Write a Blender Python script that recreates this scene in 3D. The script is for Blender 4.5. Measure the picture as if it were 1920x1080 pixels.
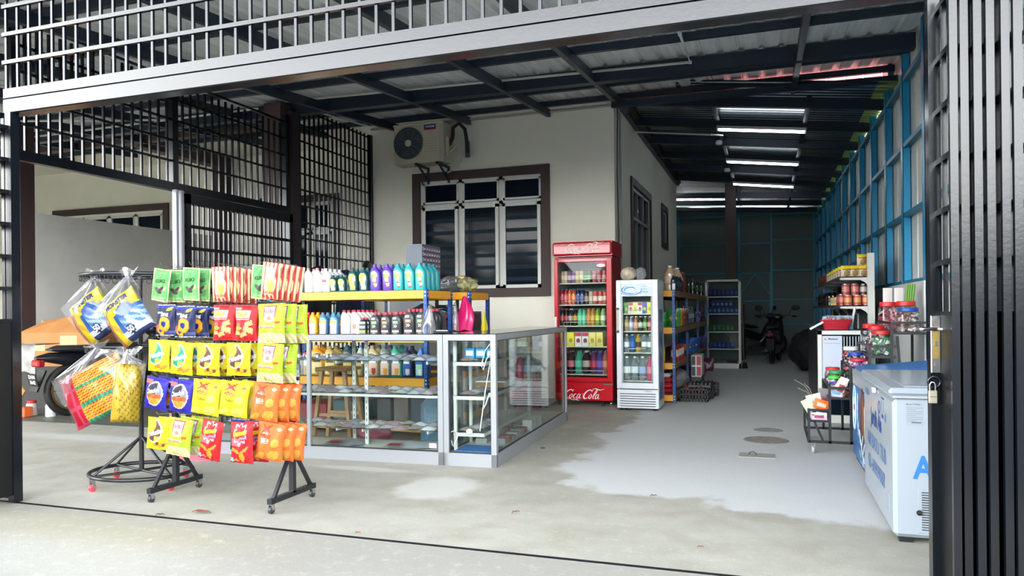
import bpy, math, random
from mathutils import Vector, Matrix, Euler
random.seed(7)
for o in list(bpy.data.objects): bpy.data.objects.remove(o)
SC = bpy.context.scene
COL = SC.collection
PI = math.pi

# ---------------------------------------------------------------- camera
YAW = math.atan(480/1390.); ROLL = .01
r0 = Vector((math.cos(YAW), math.sin(YAW), 0)); fw = Vector((-math.sin(YAW), math.cos(YAW), 0)); zz = Vector((0, 0, 1))
up = (zz*math.cos(ROLL)+r0*math.sin(ROLL)); rt = (r0*math.cos(ROLL)-zz*math.sin(ROLL))
cd = bpy.data.cameras.new('camera'); cam = bpy.data.objects.new('camera', cd); COL.objects.link(cam)
M = Matrix((rt, up, -fw)).transposed().to_4x4(); M.translation = (0, 0, 1.2); cam.matrix_world = M
cd.sensor_width = 36; cd.lens = 36*1390/1920.; cd.shift_y = 43/1920.; cd.clip_start = .05; cd.clip_end = 400
SC.camera = cam
# ---------------------------------------------------------------- world: bright overcast sky
w = bpy.data.worlds.new('overcast_sky'); SC.world = w; w.use_nodes = True
nt = w.node_tree; nt.nodes.clear()
out = nt.nodes.new('ShaderNodeOutputWorld'); bg = nt.nodes.new('ShaderNodeBackground')
tc = nt.nodes.new('ShaderNodeTexCoord'); sp = nt.nodes.new('ShaderNodeSeparateXYZ'); cr = nt.nodes.new('ShaderNodeValToRGB')
nt.links.new(tc.outputs['Generated'], sp.inputs[0]); nt.links.new(sp.outputs['Z'], cr.inputs[0])
_e = cr.color_ramp.elements; _e[0].position = 0; _e[0].color = (.6, .6, .6, 1); _e[1].position = .85; _e[1].color = (.05, .06, .075, 1)
for p_, c_ in ((.14, (.88, .9, .9, 1)), (.28, (.97, .99, 1.0, 1)), (.42, (.36, .385, .41, 1)), (.58, (.17, .19, .22, 1))):
    x_ = _e.new(p_); x_.color = c_
nt.links.new(cr.outputs[0], bg.inputs[0]); bg.inputs[1].default_value = 8.0
nt.links.new(bg.outputs[0], out.inputs[0])
sd = bpy.data.lights.new('hazy_sun', 'SUN'); sd.energy = .15; sd.angle = math.radians(25); sd.color = (1, .97, .9)
so = bpy.data.objects.new('hazy_sun', sd); COL.objects.link(so); so.rotation_euler = Euler((math.radians(38), math.radians(8), 0)); 
SC.view_settings.view_transform = 'Standard'; SC.view_settings.look = 'None'; SC.view_settings.gamma = 1; SC.view_settings.exposure = 1.45
SC.view_settings.use_curve_mapping = False
SC.cycles.max_bounces = 12; SC.cycles.transparent_max_bounces = 24; SC.cycles.diffuse_bounces = 5
SC.cycles.sample_clamp_indirect = 6

# ---------------------------------------------------------------- materials
MATS = {}
def lin(c):
    c = c/255.
    return c/12.92 if c <= .04045 else ((c+.055)/1.055)**2.4
def rgb(h):
    if isinstance(h, str): h = tuple(int(h[i:i+2], 16) for i in (0, 2, 4)); return tuple(lin(x) for x in h)
    return h
def mat(name, col='808080', rough=.5, metal=0, spec=.5, ior=0, emit=0, noise=0, nscale=8, bump=0, bscale=40, coat=0, alpha=1, trans=0, stain=None):
    if name in MATS: return MATS[name]
    m = bpy.data.materials.new(name); m.use_nodes = True; MATS[name] = m
    n = m.node_tree.nodes; L = m.node_tree.links; b = n['Principled BSDF']
    c = rgb(col)
    b.inputs['Base Color'].default_value = (*c, 1); b.inputs['Roughness'].default_value = rough; b.inputs['Metallic'].default_value = metal
    b.inputs['Specular IOR Level'].default_value = spec; b.inputs['Coat Weight'].default_value = coat
    b.inputs['Alpha'].default_value = alpha
    if ior: b.inputs['IOR'].default_value = ior
    if emit: b.inputs['Emission Color'].default_value = (*c, 1); b.inputs['Emission Strength'].default_value = emit
    if noise:
        t = n.new('ShaderNodeTexCoord'); x = n.new('ShaderNodeTexNoise'); x.inputs['Scale'].default_value = nscale; x.inputs['Detail'].default_value = 6
        r = n.new('ShaderNodeValToRGB'); r.color_ramp.elements[0].position = .3; r.color_ramp.elements[1].position = .7
        r.color_ramp.elements[0].color = (*[v*(1-noise) for v in c], 1); r.color_ramp.elements[1].color = (*[min(1, v*(1+noise*.6)) for v in c], 1)
        L.new(t.outputs['Object'], x.inputs[0]); L.new(x.outputs[0], r.inputs[0]); L.new(r.outputs[0], b.inputs['Base Color'])
    if bump:
        t = n.new('ShaderNodeTexCoord'); x = n.new('ShaderNodeTexNoise'); x.inputs['Scale'].default_value = bscale; x.inputs['Detail'].default_value = 4
        p = n.new('ShaderNodeBump'); p.inputs['Strength'].default_value = bump; p.inputs['Distance'].default_value = .01
        L.new(t.outputs['Object'], x.inputs[0]); L.new(x.outputs[0], p.inputs['Height']); L.new(p.outputs[0], b.inputs['Normal'])
    return m
def glassmat(name, tint=(1, 1, 1), refl=.08, rough=.02, body=0, bodycol=(.5, .5, .5)):
    """thin sheet: see-through with a fresnel-weighted reflection and an optional milky body"""
    if name in MATS: return MATS[name]
    m = bpy.data.materials.new(name); m.use_nodes = True; MATS[name] = m
    n = m.node_tree.nodes; L = m.node_tree.links; n.clear()
    o = n.new('ShaderNodeOutputMaterial'); t = n.new('ShaderNodeBsdfTransparent'); t.inputs[0].default_value = (*tint, 1)
    g = n.new('ShaderNodeBsdfGlossy'); g.inputs['Roughness'].default_value = rough
    lw = n.new('ShaderNodeLayerWeight'); lw.inputs[0].default_value = .25
    ad = n.new('ShaderNodeMath'); ad.operation = 'MULTIPLY_ADD'; ad.inputs[1].default_value = .6; ad.inputs[2].default_value = refl
    L.new(lw.outputs['Fresnel'], ad.inputs[0]); mx = n.new('ShaderNodeMixShader')
    src = t
    if body:
        d = n.new('ShaderNodeBsdfDiffuse'); d.inputs[0].default_value = (*bodycol, 1); m2 = n.new('ShaderNodeMixShader'); m2.inputs[0].default_value = body
        L.new(t.outputs[0], m2.inputs[1]); L.new(d.outputs[0], m2.inputs[2]); src = m2
    L.new(ad.outputs[0], mx.inputs[0]); L.new(src.outputs[0], mx.inputs[1]); L.new(g.outputs[0], mx.inputs[2]); L.new(mx.outputs[0], o.inputs[0])
    return m

# ---------------------------------------------------------------- mesh builder
class MB:
    def __init__(s): s.v = []; s.f = []; s.m = []; s.mats = []; s.sm = []
    def mi(s, m):
        if m not in s.mats: s.mats.append(m)
        return s.mats.index(m)
    def add(s, vs, fs, m, smooth=False, T=None):
        b = len(s.v); k = s.mi(m)
        for p in vs:
            p = Vector(p); s.v.append(T @ p if T is not None else p)
        for f in fs: s.f.append([b+i for i in f]); s.m.append(k); s.sm.append(smooth)
        return s
    def box(s, a, b, m, T=None, bev=0):
        x0, y0, z0 = [min(p, q) for p, q in zip(a, b)]; x1, y1, z1 = [max(p, q) for p, q in zip(a, b)]
        if bev:
            e = min(bev, (x1-x0)*.45, (y1-y0)*.45, (z1-z0)*.45); vs = []; 
            for i, x in ((0, x0), (1, x1)):
                for j, y in ((0, y0), (1, y1)):
                    for k, z in ((0, z0), (1, z1)):
                        ix = e if i == 0 else -e; iy = e if j == 0 else -e; iz = e if k == 0 else -e
                        vs += [(x, y+iy, z+iz), (x+ix, y, z+iz), (x+ix, y+iy, z)]
            I = lambda i, j, k, a: ((i*2+j)*2+k)*3+a
            fs = []
            for i in (0, 1): fs.append([I(i, 0, 0, 0), I(i, 1, 0, 0), I(i, 1, 1, 0), I(i, 0, 1, 0)][::(1 if i else -1)])
            for j in (0, 1): fs.append([I(0, j, 0, 1), I(1, j, 0, 1), I(1, j, 1, 1), I(0, j, 1, 1)][::(-1 if j else 1)])
            for k in (0, 1): fs.append([I(0, 0, k, 2), I(1, 0, k, 2), I(1, 1, k, 2), I(0, 1, k, 2)][::(1 if k else -1)])
            for j in (0, 1):
                for k in (0, 1): fs.append([I(0, j, k, 1), I(1, j, k, 1), I(1, j, k, 2), I(0, j, k, 2)])
            for i in (0, 1):
                for k in (0, 1): fs.append([I(i, 0, k, 0), I(i, 1, k, 0), I(i, 1, k, 2), I(i, 0, k, 2)])
            for i in (0, 1):
                for j in (0, 1): fs.append([I(i, j, 0, 0), I(i, j, 1, 0), I(i, j, 1, 1), I(i, j, 0, 1)])
            for i in (0, 1):
                for j in (0, 1):
                    for k in (0, 1): fs.append([I(i, j, k, 0), I(i, j, k, 1), I(i, j, k, 2)])
            return s.add(vs, fs, m, False, T)
        vs = [(x0, y0, z0), (x1, y0, z0), (x1, y1, z0), (x0, y1, z0), (x0, y0, z1), (x1, y0, z1), (x1, y1, z1), (x0, y1, z1)]
        return s.add(vs, [(0, 3, 2, 1), (4, 5, 6, 7), (0, 1, 5, 4), (1, 2, 6, 5), (2, 3, 7, 6), (3, 0, 4, 7)], m, False, T)
    def bar(s, p, q, w, h, m, upv=(0, 0, 1)):
        """square section bar from p to q"""
        p = Vector(p); q = Vector(q); d = (q-p).normalized(); u = Vector(upv)
        if abs(d.dot(u)) > .98: u = Vector((0, 1, 0))
        sd = d.cross(u).normalized(); u = sd.cross(d).normalized(); vs = []
        for c in (p, q):
            for a, b in ((-1, -1), (1, -1), (1, 1), (-1, 1)): vs.append(c+sd*a*w/2+u*b*h/2)
        return s.add(vs, [(0, 1, 2, 3), (7, 6, 5, 4), (0, 4, 5, 1), (1, 5, 6, 2), (2, 6, 7, 3), (3, 7, 4, 0)], m)
    def tube(s, pts, r, m, n=10, cap=True, closed=False):
        pts = [Vector(p) for p in pts]; K = len(pts); R = r if isinstance(r, (list, tuple)) else [r]*K; vs = []; fs = []
        prev = None
        for i, p in enumerate(pts):
            if closed: d = pts[(i+1) % K]-pts[i-1]
            else: d = (pts[min(i+1, K-1)]-pts[max(i-1, 0)])
            d.normalize()
            if prev is None:
                u = Vector((0, 0, 1)) if abs(d.z) < .9 else Vector((1, 0, 0)); a = d.cross(u).normalized()
            else: a = (prev-d*prev.dot(d)).normalized()
            prev = a; b = d.cross(a)
            for k in range(n): t = 2*PI*k/n; vs.append(p+a*math.cos(t)*R[i]+b*math.sin(t)*R[i])
        for i in range(K if closed else K-1):
            j = (i+1) % K
            for k in range(n): fs.append((i*n+k, i*n+(k+1) % n, j*n+(k+1) % n, j*n+k))
        s.add(vs, fs, m, True)
        if cap and not closed: s.add(vs[:n], [tuple(range(n))[::-1]], m); s.add(vs[-n:], [tuple(range(n))], m)
        return s
    def lathe(s, prof, m, n=20, T=None, axis='z', ms=None):
        """prof: [(r,z)...]; ms optional material per segment"""
        vs = []
        for r, z in prof:
            for k in range(n):
                t = 2*PI*k/n; c = (r*math.cos(t), r*math.sin(t), z)
                if axis == 'y': c = (c[0], -c[2], c[1])
                if axis == 'x': c = (c[2], c[0], c[1])
                vs.append(c)
        for i in range(len(prof)-1):
            s.add([], [], m)
            mm = ms[i] if ms else m; b = [(i*n+k, i*n+(k+1) % n, (i+1)*n+(k+1) % n, (i+1)*n+k) for k in range(n)]
            s.add(vs[i*n:(i+2)*n], [(k, (k+1) % n, n+(k+1) % n, n+k) for k in range(n)], mm, True, T)
        for j, e in ((0, 0), (len(prof)-1, 1)):
            if prof[j][0] > 1e-4: s.add(vs[j*n:(j+1)*n], [tuple(range(n)) if e else tuple(range(n))[::-1]], (ms[-1] if ms and e else (ms[0] if ms else m)), False, T)
        return s
    def prism(s, poly, z0, z1, m, T=None, sides=True):
        n = len(poly); vs = [(x, y, z0) for x, y in poly]+[(x, y, z1) for x, y in poly]
        fs = [tuple(range(n))[::-1], tuple(range(n, 2*n))]
        if sides: fs += [(i, (i+1) % n, n+(i+1) % n, n+i) for i in range(n)]
        return s.add(vs, fs, m, False, T)
    def sheet(s, nx, ny, fn, m, smooth=True, T=None, mf=None):
        vs = [fn(i/nx, j/ny) for j in range(ny+1) for i in range(nx+1)]
        if mf is None:
            return s.add(vs, [(j*(nx+1)+i, j*(nx+1)+i+1, (j+1)*(nx+1)+i+1, (j+1)*(nx+1)+i) for j in range(ny) for i in range(nx)], m, smooth, T)
        b = len(s.v)
        for p in vs:
            p = Vector(p); s.v.append(T @ p if T is not None else p)
        for j in range(ny):
            for i in range(nx):
                s.f.append([b+j*(nx+1)+i, b+j*(nx+1)+i+1, b+(j+1)*(nx+1)+i+1, b+(j+1)*(nx+1)+i]); s.m.append(s.mi(mf((i+.5)/nx, (j+.5)/ny))); s.sm.append(smooth)
        return s
    def text(s, t, size, m, fn, shear=0, sx=1, bold=0, align='c'):
        """flat lettering laid on the surface fn(x, y)"""
        vs, fs = text_geo(t, shear, bold)
        if not vs: return s
        x0 = min(v[0] for v in vs); x1 = max(v[0] for v in vs); y0 = min(v[1] for v in vs); y1 = max(v[1] for v in vs)
        cx = (x0+x1)/2 if align == 'c' else x0; cy = (y0+y1)/2; k = size/max(.001, (y1-y0))
        return s.add([fn((x-cx)*k*sx, (y-cy)*k) for x, y in vs], fs, m)
    def build(s, name, parent=None, local=False, **p):
        me = bpy.data.meshes.new(name)
        off = Vector((0, 0, 0))
        if parent is not None and not local:
            q = parent
            while q is not None: off += q.location; q = q.parent
        me.from_pydata([tuple(v-off) for v in s.v], [], s.f)
        for m in s.mats: me.materials.append(m)
        me.polygons.foreach_set('material_index', s.m); me.polygons.foreach_set('use_smooth', s.sm); me.update()
        o = bpy.data.objects.new(name, me); COL.objects.link(o)
        if parent is not None: o.parent = parent
        for k, v in p.items(): o[k] = v
        return o
_TG = {}
def text_geo(t, shear=0, bold=0):
    k = (t, shear, bold)
    if k not in _TG:
        c = bpy.data.curves.new('lettering', 'FONT'); c.body = t; c.size = 1; c.shear = shear; c.offset = bold; c.resolution_u = 3
        o = bpy.data.objects.new('lettering', c); me = o.to_mesh()
        _TG[k] = ([(v.co.x, v.co.y) for v in me.vertices], [tuple(p.vertices) for p in me.polygons])
        o.to_mesh_clear(); bpy.data.objects.remove(o); bpy.data.curves.remove(c)
    return _TG[k]
def thing(name, loc, label, cat, group=None, rz=0):
    o = bpy.data.objects.new(name, None); COL.objects.link(o); o.location = loc; o.rotation_euler = (0, 0, rz); o.empty_display_size = .1
    return tag(o, label, cat, group)
def tag(o, label, cat, group=None):
    o['label'] = label; o['category'] = cat
    if group: o['group'] = group
    return o
def struct(o): o['kind'] = 'structure'; return o
def dup(o, loc=None, label=None, group=None, rz=None, rot=None, scale=None):
    c = o.copy(); COL.objects.link(c)
    if loc is not None: c.location = loc
    if rz is not None: c.rotation_euler = (0, 0, rz)
    if rot is not None: c.rotation_euler = rot
    if scale is not None: c.scale = (scale,)*3 if isinstance(scale, (int, float)) else scale
    if label: c['label'] = label
    if group: c['group'] = group
    for ch in list(o.children):
        d = ch.copy(); COL.objects.link(d); d.parent = c
        for g in list(ch.children): e = g.copy(); COL.objects.link(e); e.parent = d
    return c
ORD = ['first', 'second', 'third', 'fourth', 'fifth', 'sixth', 'seventh', 'eighth', 'ninth', 'tenth', 'eleventh', 'twelfth', 'thirteenth', 'fourteenth', 'fifteenth', 'sixteenth', 'seventeenth', 'eighteenth', 'nineteenth', 'twentieth']
# ================================================================ SETTING
black = mat('black_gloss_paint', '080c12', .22, 0, .5, ior=1.46, bump=.03, bscale=60)
dkbeam = mat('dark_blue_black_steel', '162433', .4, 0, .5)
cream = mat('cream_wall_paint', 'e3e1d3', .8, noise=.03, nscale=2.5, bump=.05, bscale=90)
grey_w = mat('grey_boundary_paint', 'b9b8b4', .75, noise=.08, nscale=3)
brown = mat('brown_paint', '3d2c2b', .6)
white_al = mat('white_aluminium', 'c9cbc6', .4, 0, .5)
silver = mat('silver_aluminium', '8f9296', .4, .2, .5)
conduit = mat('white_conduit_plastic', 'c3c3bd', .5)
blue_p = mat('blue_steel_paint', '1c90c0', .35, 0, .5)
blue_d = mat('blue_steel_dark', '17708f', .45)
winglass = mat('dark_window_glass', '0a1620', .08, 0, .12)
chrome = mat('chrome', 'c9c9c9', .2, 1)
rubber = mat('black_rubber', '141414', .6)

# ---- concrete floor with paler dusty area in the corridor and near the counter
fm = bpy.data.materials.new('concrete_floor'); fm.use_nodes = True; n = fm.node_tree.nodes; L = fm.node_tree.links; pb = n['Principled BSDF']
def nn(t, **k):
    x = n.new(t)
    for a, v in k.items(): setattr(x, a, v)
    return x
def mth(op, a, b=None, c=None):
    x = n.new('ShaderNodeMath'); x.operation = op
    for i, v in enumerate((a, b, c)):
        if v is None: continue
        if isinstance(v, (int, float)): x.inputs[i].default_value = v
        else: L.new(v, x.inputs[i])
    return x.outputs[0]
g = nn('ShaderNodeNewGeometry'); sx = nn('ShaderNodeSeparateXYZ'); L.new(g.outputs['Position'], sx.inputs[0])
X, Y = sx.outputs[0], sx.outputs[1]
def noise(sc, det=5, rough=.55):
    x = nn('ShaderNodeTexNoise'); x.inputs['Scale'].default_value = sc; x.inputs['Detail'].default_value = det; x.inputs['Roughness'].default_value = rough
    L.new(g.outputs['Position'], x.inputs[0]); return x.outputs[0]
n1 = mth('MULTIPLY', mth('SUBTRACT', noise(1.6), .5), 1.1)
def sstep(v, a, b):
    x = nn('ShaderNodeMapRange'); x.interpolation_type = 'SMOOTHSTEP'; x.inputs[1].default_value = a; x.inputs[2].default_value = b; L.new(v, x.inputs[0]); return x.outputs[0]
# pale dusty region: right of a wandering line that curves to the front right
ex = mth('ADD', mth('ADD', X, 1.5), n1)
ey = mth('ADD', mth('SUBTRACT', mth('SUBTRACT', Y, 4.55), mth('MULTIPLY', X, -.28)), n1)
pale = sstep(mth('MINIMUM', ex, ey), -.02, .12)
def blob(cx, cy, rx, ry, soft=.35):
    dx = mth('DIVIDE', mth('SUBTRACT', X, cx), rx); dy = mth('DIVIDE', mth('SUBTRACT', Y, cy), ry)
    d = mth('SQRT', mth('ADD', mth('MULTIPLY', dx, dx), mth('MULTIPLY', dy, dy)))
    d = mth('ADD', d, mth('MULTIPLY', mth('SUBTRACT', noise(5), .5), .9)); return mth('SUBTRACT', 1.0, sstep(d, 1-soft, 1+soft))
sp1 = blob(-2.14, 4.6, .26, .3, .25); sp2 = blob(-5.9, 5.5, 1.6, .14, .5); sp4 = blob(-2.95, 5.0, .4, .07, .4); sp5 = blob(-3.3, 2.75, .8, .3, .6)
drk = blob(-1.85, 6.85, .22, .55, .3); yel = blob(-3.6, 3.15, 1.0, .22, .7)
def mix(fac, a, b):
    x = nn('ShaderNodeMix', data_type='RGBA')
    if isinstance(fac, (int, float)): x.inputs[0].default_value = fac
    else: L.new(fac, x.inputs[0])
    for i, v in ((6, a), (7, b)):
        if isinstance(v, tuple): x.inputs[i].default_value = (*v, 1)
        else: L.new(v, x.inputs[i])
    return x.outputs[2]
base = mix(sstep(noise(.9, 8, .65), .35, .68), rgb('9a978c'), rgb('aaa79c'))
base = mix(mth('MULTIPLY', sstep(noise(3.5, 8, .7), .42, .68), .7), base, rgb('8d897a'))
front = mth('SUBTRACT', 1.0, sstep(Y, 3.42, 3.47))
base = mix(mth('MULTIPLY', front, .75), base, rgb('8b8983'))
base = mix(mth('MULTIPLY', pale, .85), base, rgb('c6c8c9'))
for s_, c_, k_ in ((sp1, 'c4c3bd', .85), (sp2, 'c2c2be', .6), (sp4, 'c2c2be', .6), (sp5, 'a3a29b', .7), (drk, '8c8a7e', .6), (yel, 'a09876', .3)):
    base = mix(mth('MULTIPLY', s_, k_), base, rgb(c_))
base = mix(mth('MULTIPLY', sstep(noise(14, 6, .7), .5, .72), .35), base, rgb('c4c2ba'))
grain = noise(160, 2); base = mix(mth('MULTIPLY', sstep(grain, .35, .75), .35), base, rgb('7e7a6e'))
L.new(base, pb.inputs['Base Color']); pb.inputs['Roughness'].default_value = .7; pb.inputs['Specular IOR Level'].default_value = .35
bp_ = nn('ShaderNodeBump'); bp_.inputs['Strength'].default_value = .25; bp_.inputs['Distance'].default_value = .004
L.new(mth('ADD', noise(45, 6), mth('MULTIPLY', grain, .5)), bp_.inputs['Height']); L.new(bp_.outputs[0], pb.inputs['Normal'])
MATS['concrete_floor'] = fm
b = MB(); b.box((-30, 3.472, -.2), (14, 26, 0), fm); b.box((-30, -30, -.2), (14, 3.452, 0), fm); struct(b.build('floor'))
b = MB(); b.box((-30, 3.448, -.2), (14, 3.474, .002), mat('joint_dark_steel', '17151b', .7, 0, .2)); struct(b.build('trim_1'))
b = MB(); dkf = mat('shaded_dirty_floor', '55554f', .5, noise=.25, nscale=6)
b.box((-9.2, 6.12, 0), (-5.65, 10.85, .012), dkf); struct(b.build('floor_shade_dirt'))  # porch floor piece, shade and dirt put into one darker colour

# ---- house
def wall_x(name, x0, x1, y, z0, z1, holes, m, th=.18, d=1):
    """wall in an X run facing -Y at y, rectangular holes [(x0,x1,z0,z1)]"""
    b = MB(); xs = sorted({x0, x1, *[h[0] for h in holes], *[h[1] for h in holes]}); zs = sorted({z0, z1, *[h[2] for h in holes], *[h[3] for h in holes]})
    for i in range(len(xs)-1):
        for j in range(len(zs)-1):
            cx = (xs[i]+xs[i+1])/2; cz = (zs[j]+zs[j+1])/2
            if any(h[0] < cx < h[1] and h[2] < cz < h[3] for h in holes): continue
            b.box((xs[i], y, zs[j]), (xs[i+1], y+th*d, zs[j+1]), m)
    return struct(b.build(name))
wall_x('wall_front', -5.55, -1.91, 9.75, 0, 4.02, [(-4.74, -2.9, 1.5, 3.08)], cream)
b = MB()
for y0, y1, z0, z1 in ((9.93, 11.05, 0, 4.02), (11.05, 12.8, 0, 1.4), (11.05, 12.8, 3.07, 4.02), (12.8, 14.4, 0, 4.02), (14.4, 15.05, 0, 2.5), (14.4, 15.05, 3.12, 4.02), (15.05, 16.84, 0, 4.02)):
    b.box((-2.09, y0, z0), (-1.91, y1, z1), cream)
struct(b.build('wall_side'))
b = MB(); b.box((-5.73, 9.75, 0), (-5.55, 10.9, 4.02), cream); struct(b.build('wall_return'))
wall_x('wall_recessed', -16, -5.6, 10.9, 0, 4.3, [(-8.3, -6.95, 1.5, 3.1), (-13.2, -10.6, 2.3, 3.1)], cream)
b = MB(); b.box((-2.09, 16.84, 0), (-6, 17.0, 4.02), cream); struct(b.build('wall_house_back'))
b = MB(); b.box((-9.38, 7.25, 0), (-9.2, 10.9, 2.57), grey_w); struct(b.build('wall_left'))
b = MB(); b.box((-5.55, 9.715, 3.9), (-1.9, 9.75, 3.925), mat('wall_groove', 'a5a396', .8)); struct(b.build('trim_2'))
b = MB(); b.box((-5.6, 9.62, 4.0), (-1.85, 9.75, 4.11), brown); b.box((-1.91, 9.75, 4.0), (-1.8, 16.84, 4.11), brown); struct(b.build('trim_3'))

def brown_frame(name, x0, x1, z0, z1, y, w=.12, side=False, d=.04):
    b = MB()
    def bx(a0, a1, c0, c1):
        if side: b.box((y, a0, c0), (y+d, a1, c1), brown)
        else: b.box((a0, y-d, c0), (a1, y, c1), brown)
    bx(x0, x1, z1-w, z1); bx(x0, x1, z0, z0+w); bx(x0, x0+w, z0+w, z1-w); bx(x1-w, x1, z0+w, z1-w)
    return struct(b.build(name))
brown_frame('trim_4', -4.87, -2.8, 1.4, 3.2, 9.75)
# main window: three fixed top lights and three top-hinged casements left ajar
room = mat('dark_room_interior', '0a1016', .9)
def window(name, x0, x1, z0, zm, z1, y, n_=3, open_=.0, slats=True, body=True):
    root = bpy.data.objects.new(name, None); COL.objects.link(root); root.location = (x0, y, z0); struct(root)
    b = MB(); t = .045; W = x1-x0
    b.box((x0, y, z0), (x1, y+.07, z0+t), white_al); b.box((x0, y, z1-t), (x1, y+.07, z1), white_al)
    for i in range(n_+1):
        x = x0+W*i/n_; xa = max(x0, x-t*.6); xb = min(x1, x+t*.6); b.box((xa, y, z0), (xb, y+.07, z1), white_al)
    b.box((x0, y, zm-t/2), (x1, y+.07, zm+t/2), white_al); b.build('window_frame', root)
    for i in range(n_):
        a = x0+W*i/n_+.03; c = x0+W*(i+1)/n_-.03
        g = MB(); g.box((a+.03, y+.03, zm+.05), (c-.03, y+.036, z1-.06), winglass)
        for p, q in (((a, y-.004, zm+.03), (c, y+.02, zm+.06)), ((a, y-.004, z1-.06), (c, y+.02, z1-.03)), ((a, y-.004, zm+.03), (a+.03, y+.02, z1-.03)), ((c-.03, y-.004, zm+.03), (c, y+.02, z1-.03))): g.box(p, q, white_al)
        g.build('top_light', root)
        s = MB(); sw = c-a
        T = Matrix.Translation((a, y-.01, 0)) @ Matrix.Rotation(-open_, 4, 'Z')
        h0, h1 = z0+.02, zm-.02; fw_ = .045
        for p, q in (((0, -.03, h0), (sw, .01, h0+fw_)), ((0, -.03, h1-fw_), (sw, .01, h1)), ((0, -.03, h0), (fw_, .01, h1)), ((sw-fw_, -.03, h0), (sw, .01, h1))): s.box(p, q, white_al, T)
        s.build('casement', root)
        g = MB(); g.box((fw_, -.012, h0+fw_), (sw-fw_, -.008, h1-fw_), winglass, T)
        if slats:
            z = h0+fw_+.05
            while z < h1-.12: g.box((fw_+.004, -.0135, z), (sw-fw_-.004, -.012, z+.055), mat('zebra_blind_band', '24323c', .7, 0, .1), T); z += .17
        g.build('pane', root)
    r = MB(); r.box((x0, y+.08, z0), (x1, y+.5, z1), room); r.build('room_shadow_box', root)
    return root
window('window_1', -4.74, -2.9, 1.5, 2.72, 3.08, 9.75)
brown_frame('trim_5', -8.42, -6.83, 1.38, 3.22, 10.9); window('window_2', -8.3, -6.95, 1.5, 2.6, 3.1, 10.9, 3, slats=False)
brown_frame('trim_6', -13.32, -10.45, 2.0, 3.26, 10.9); window('window_3', -13.2, -10.6, 2.3, 2.35, 3.1, 10.9, 4, slats=False)
def side_window(name, y0, y1, z0, z1, nc):
    root = bpy.data.objects.new(name, None); COL.objects.link(root); root.location = (-1.95, y0, z0); struct(root)
    al = mat('grey_aluminium', '6d7478', .4); b = MB(); t = .05
    b.box((-1.98, y0, z0), (-1.92, y1, z0+t), al); b.box((-1.98, y0, z1-t), (-1.92, y1, z1), al)
    if nc > 1: zm = z1-.5; b.box((-1.98, y0, zm), (-1.915, y1, zm+t), al)
    for i in range(nc+1): yy = y0+(y1-y0-t)*i/nc; b.box((-1.98, yy, z0), (-1.92, yy+t, z1), al)
    b.build('window_frame', root)
    g = MB(); g.box((-1.965, y0+.03, z0+.03), (-1.96, y1-.03, z1-.03), winglass); g.build('pane', root)
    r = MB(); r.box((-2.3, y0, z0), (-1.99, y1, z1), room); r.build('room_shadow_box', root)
    b = MB(); e = .11
    for a0, a1, c0, c1 in ((y0-e, y1+e, z1, z1+e), (y0-e, y1+e, z0-e, z0), (y0-e, y0, z0, z1), (y1, y1+e, z0, z1)): b.box((-1.91, a0, c0), (-1.88, a1, c1), brown)
    b.build('surround', root)
side_window('window_4', 11.05, 12.8, 1.4, 3.07, 3); side_window('window_5', 14.4, 15.05, 2.5, 3.12, 1)

# ---- brown columns and beams of the car porch on the left
b = MB(); b.box((-9.46, 7.05, 0), (-9.2, 7.25, 3.75), brown); struct(b.build('trim_7'))
b = MB(); b.box((-6.44, 8.55, 0), (-6.26, 8.75, 3.9), brown); struct(b.build('trim_8'))
b = MB(); b.box((-13, 8.58, 3.76), (-6.26, 8.72, 3.98), brown); struct(b.build('trim_9'))
b = MB(); b.box((-9.25, 8.72, 3.78), (-9.05, 10.9, 3.98), brown); b.box((-9.25, 10.62, 0), (-9.05, 10.9, 3.78), brown); struct(b.build('trim_10'))
b = MB(); b.box((-5.83, 7.62, 0), (-5.59, 7.83, 3.78), brown); struct(b.build('trim_11'))
soff = mat('soffit_white', 'c9c6bd', .8)
b = MB(); b.box((-16, 8.0, 3.99), (-5.6, 10.9, 4.03), soff); struct(b.build('ceiling_soffit'))

def wx(y): return 1.46-.0135*(y-3)
# ---- porch roof: corrugated sheets on purlins and rafters, rising toward the house
def rz_(y): return 3.99+.09*(y-9.75)
gal = bpy.data.materials.new('galvanised_roof_sheet'); gal.use_nodes = True; MATS['gal'] = gal
_n = gal.node_tree.nodes; _L = gal.node_tree.links; _b = _n['Principled BSDF']; _t = _n.new('ShaderNodeTexCoord'); _x = _n.new('ShaderNodeTexNoise'); _mp = _n.new('ShaderNodeMapping')
_mp.inputs['Scale'].default_value = (6, .6, 1); _L.new(_t.outputs['Object'], _mp.inputs[0]); _L.new(_mp.outputs[0], _x.inputs[0]); _x.inputs['Scale'].default_value = 3; _x.inputs['Detail'].default_value = 5
_r = _n.new('ShaderNodeValToRGB'); _r.color_ramp.elements[0].position = .3; _r.color_ramp.elements[1].position = .7; _r.color_ramp.elements[0].color = (*rgb('c4cbcc'), 1); _r.color_ramp.elements[1].color = (*rgb('e2e6e6'), 1)
_L.new(_x.outputs[0], _r.inputs[0]); _L.new(_r.outputs[0], _b.inputs['Base Color']); _b.inputs['Metallic'].default_value = 0; _b.inputs['Roughness'].default_value = .35
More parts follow.
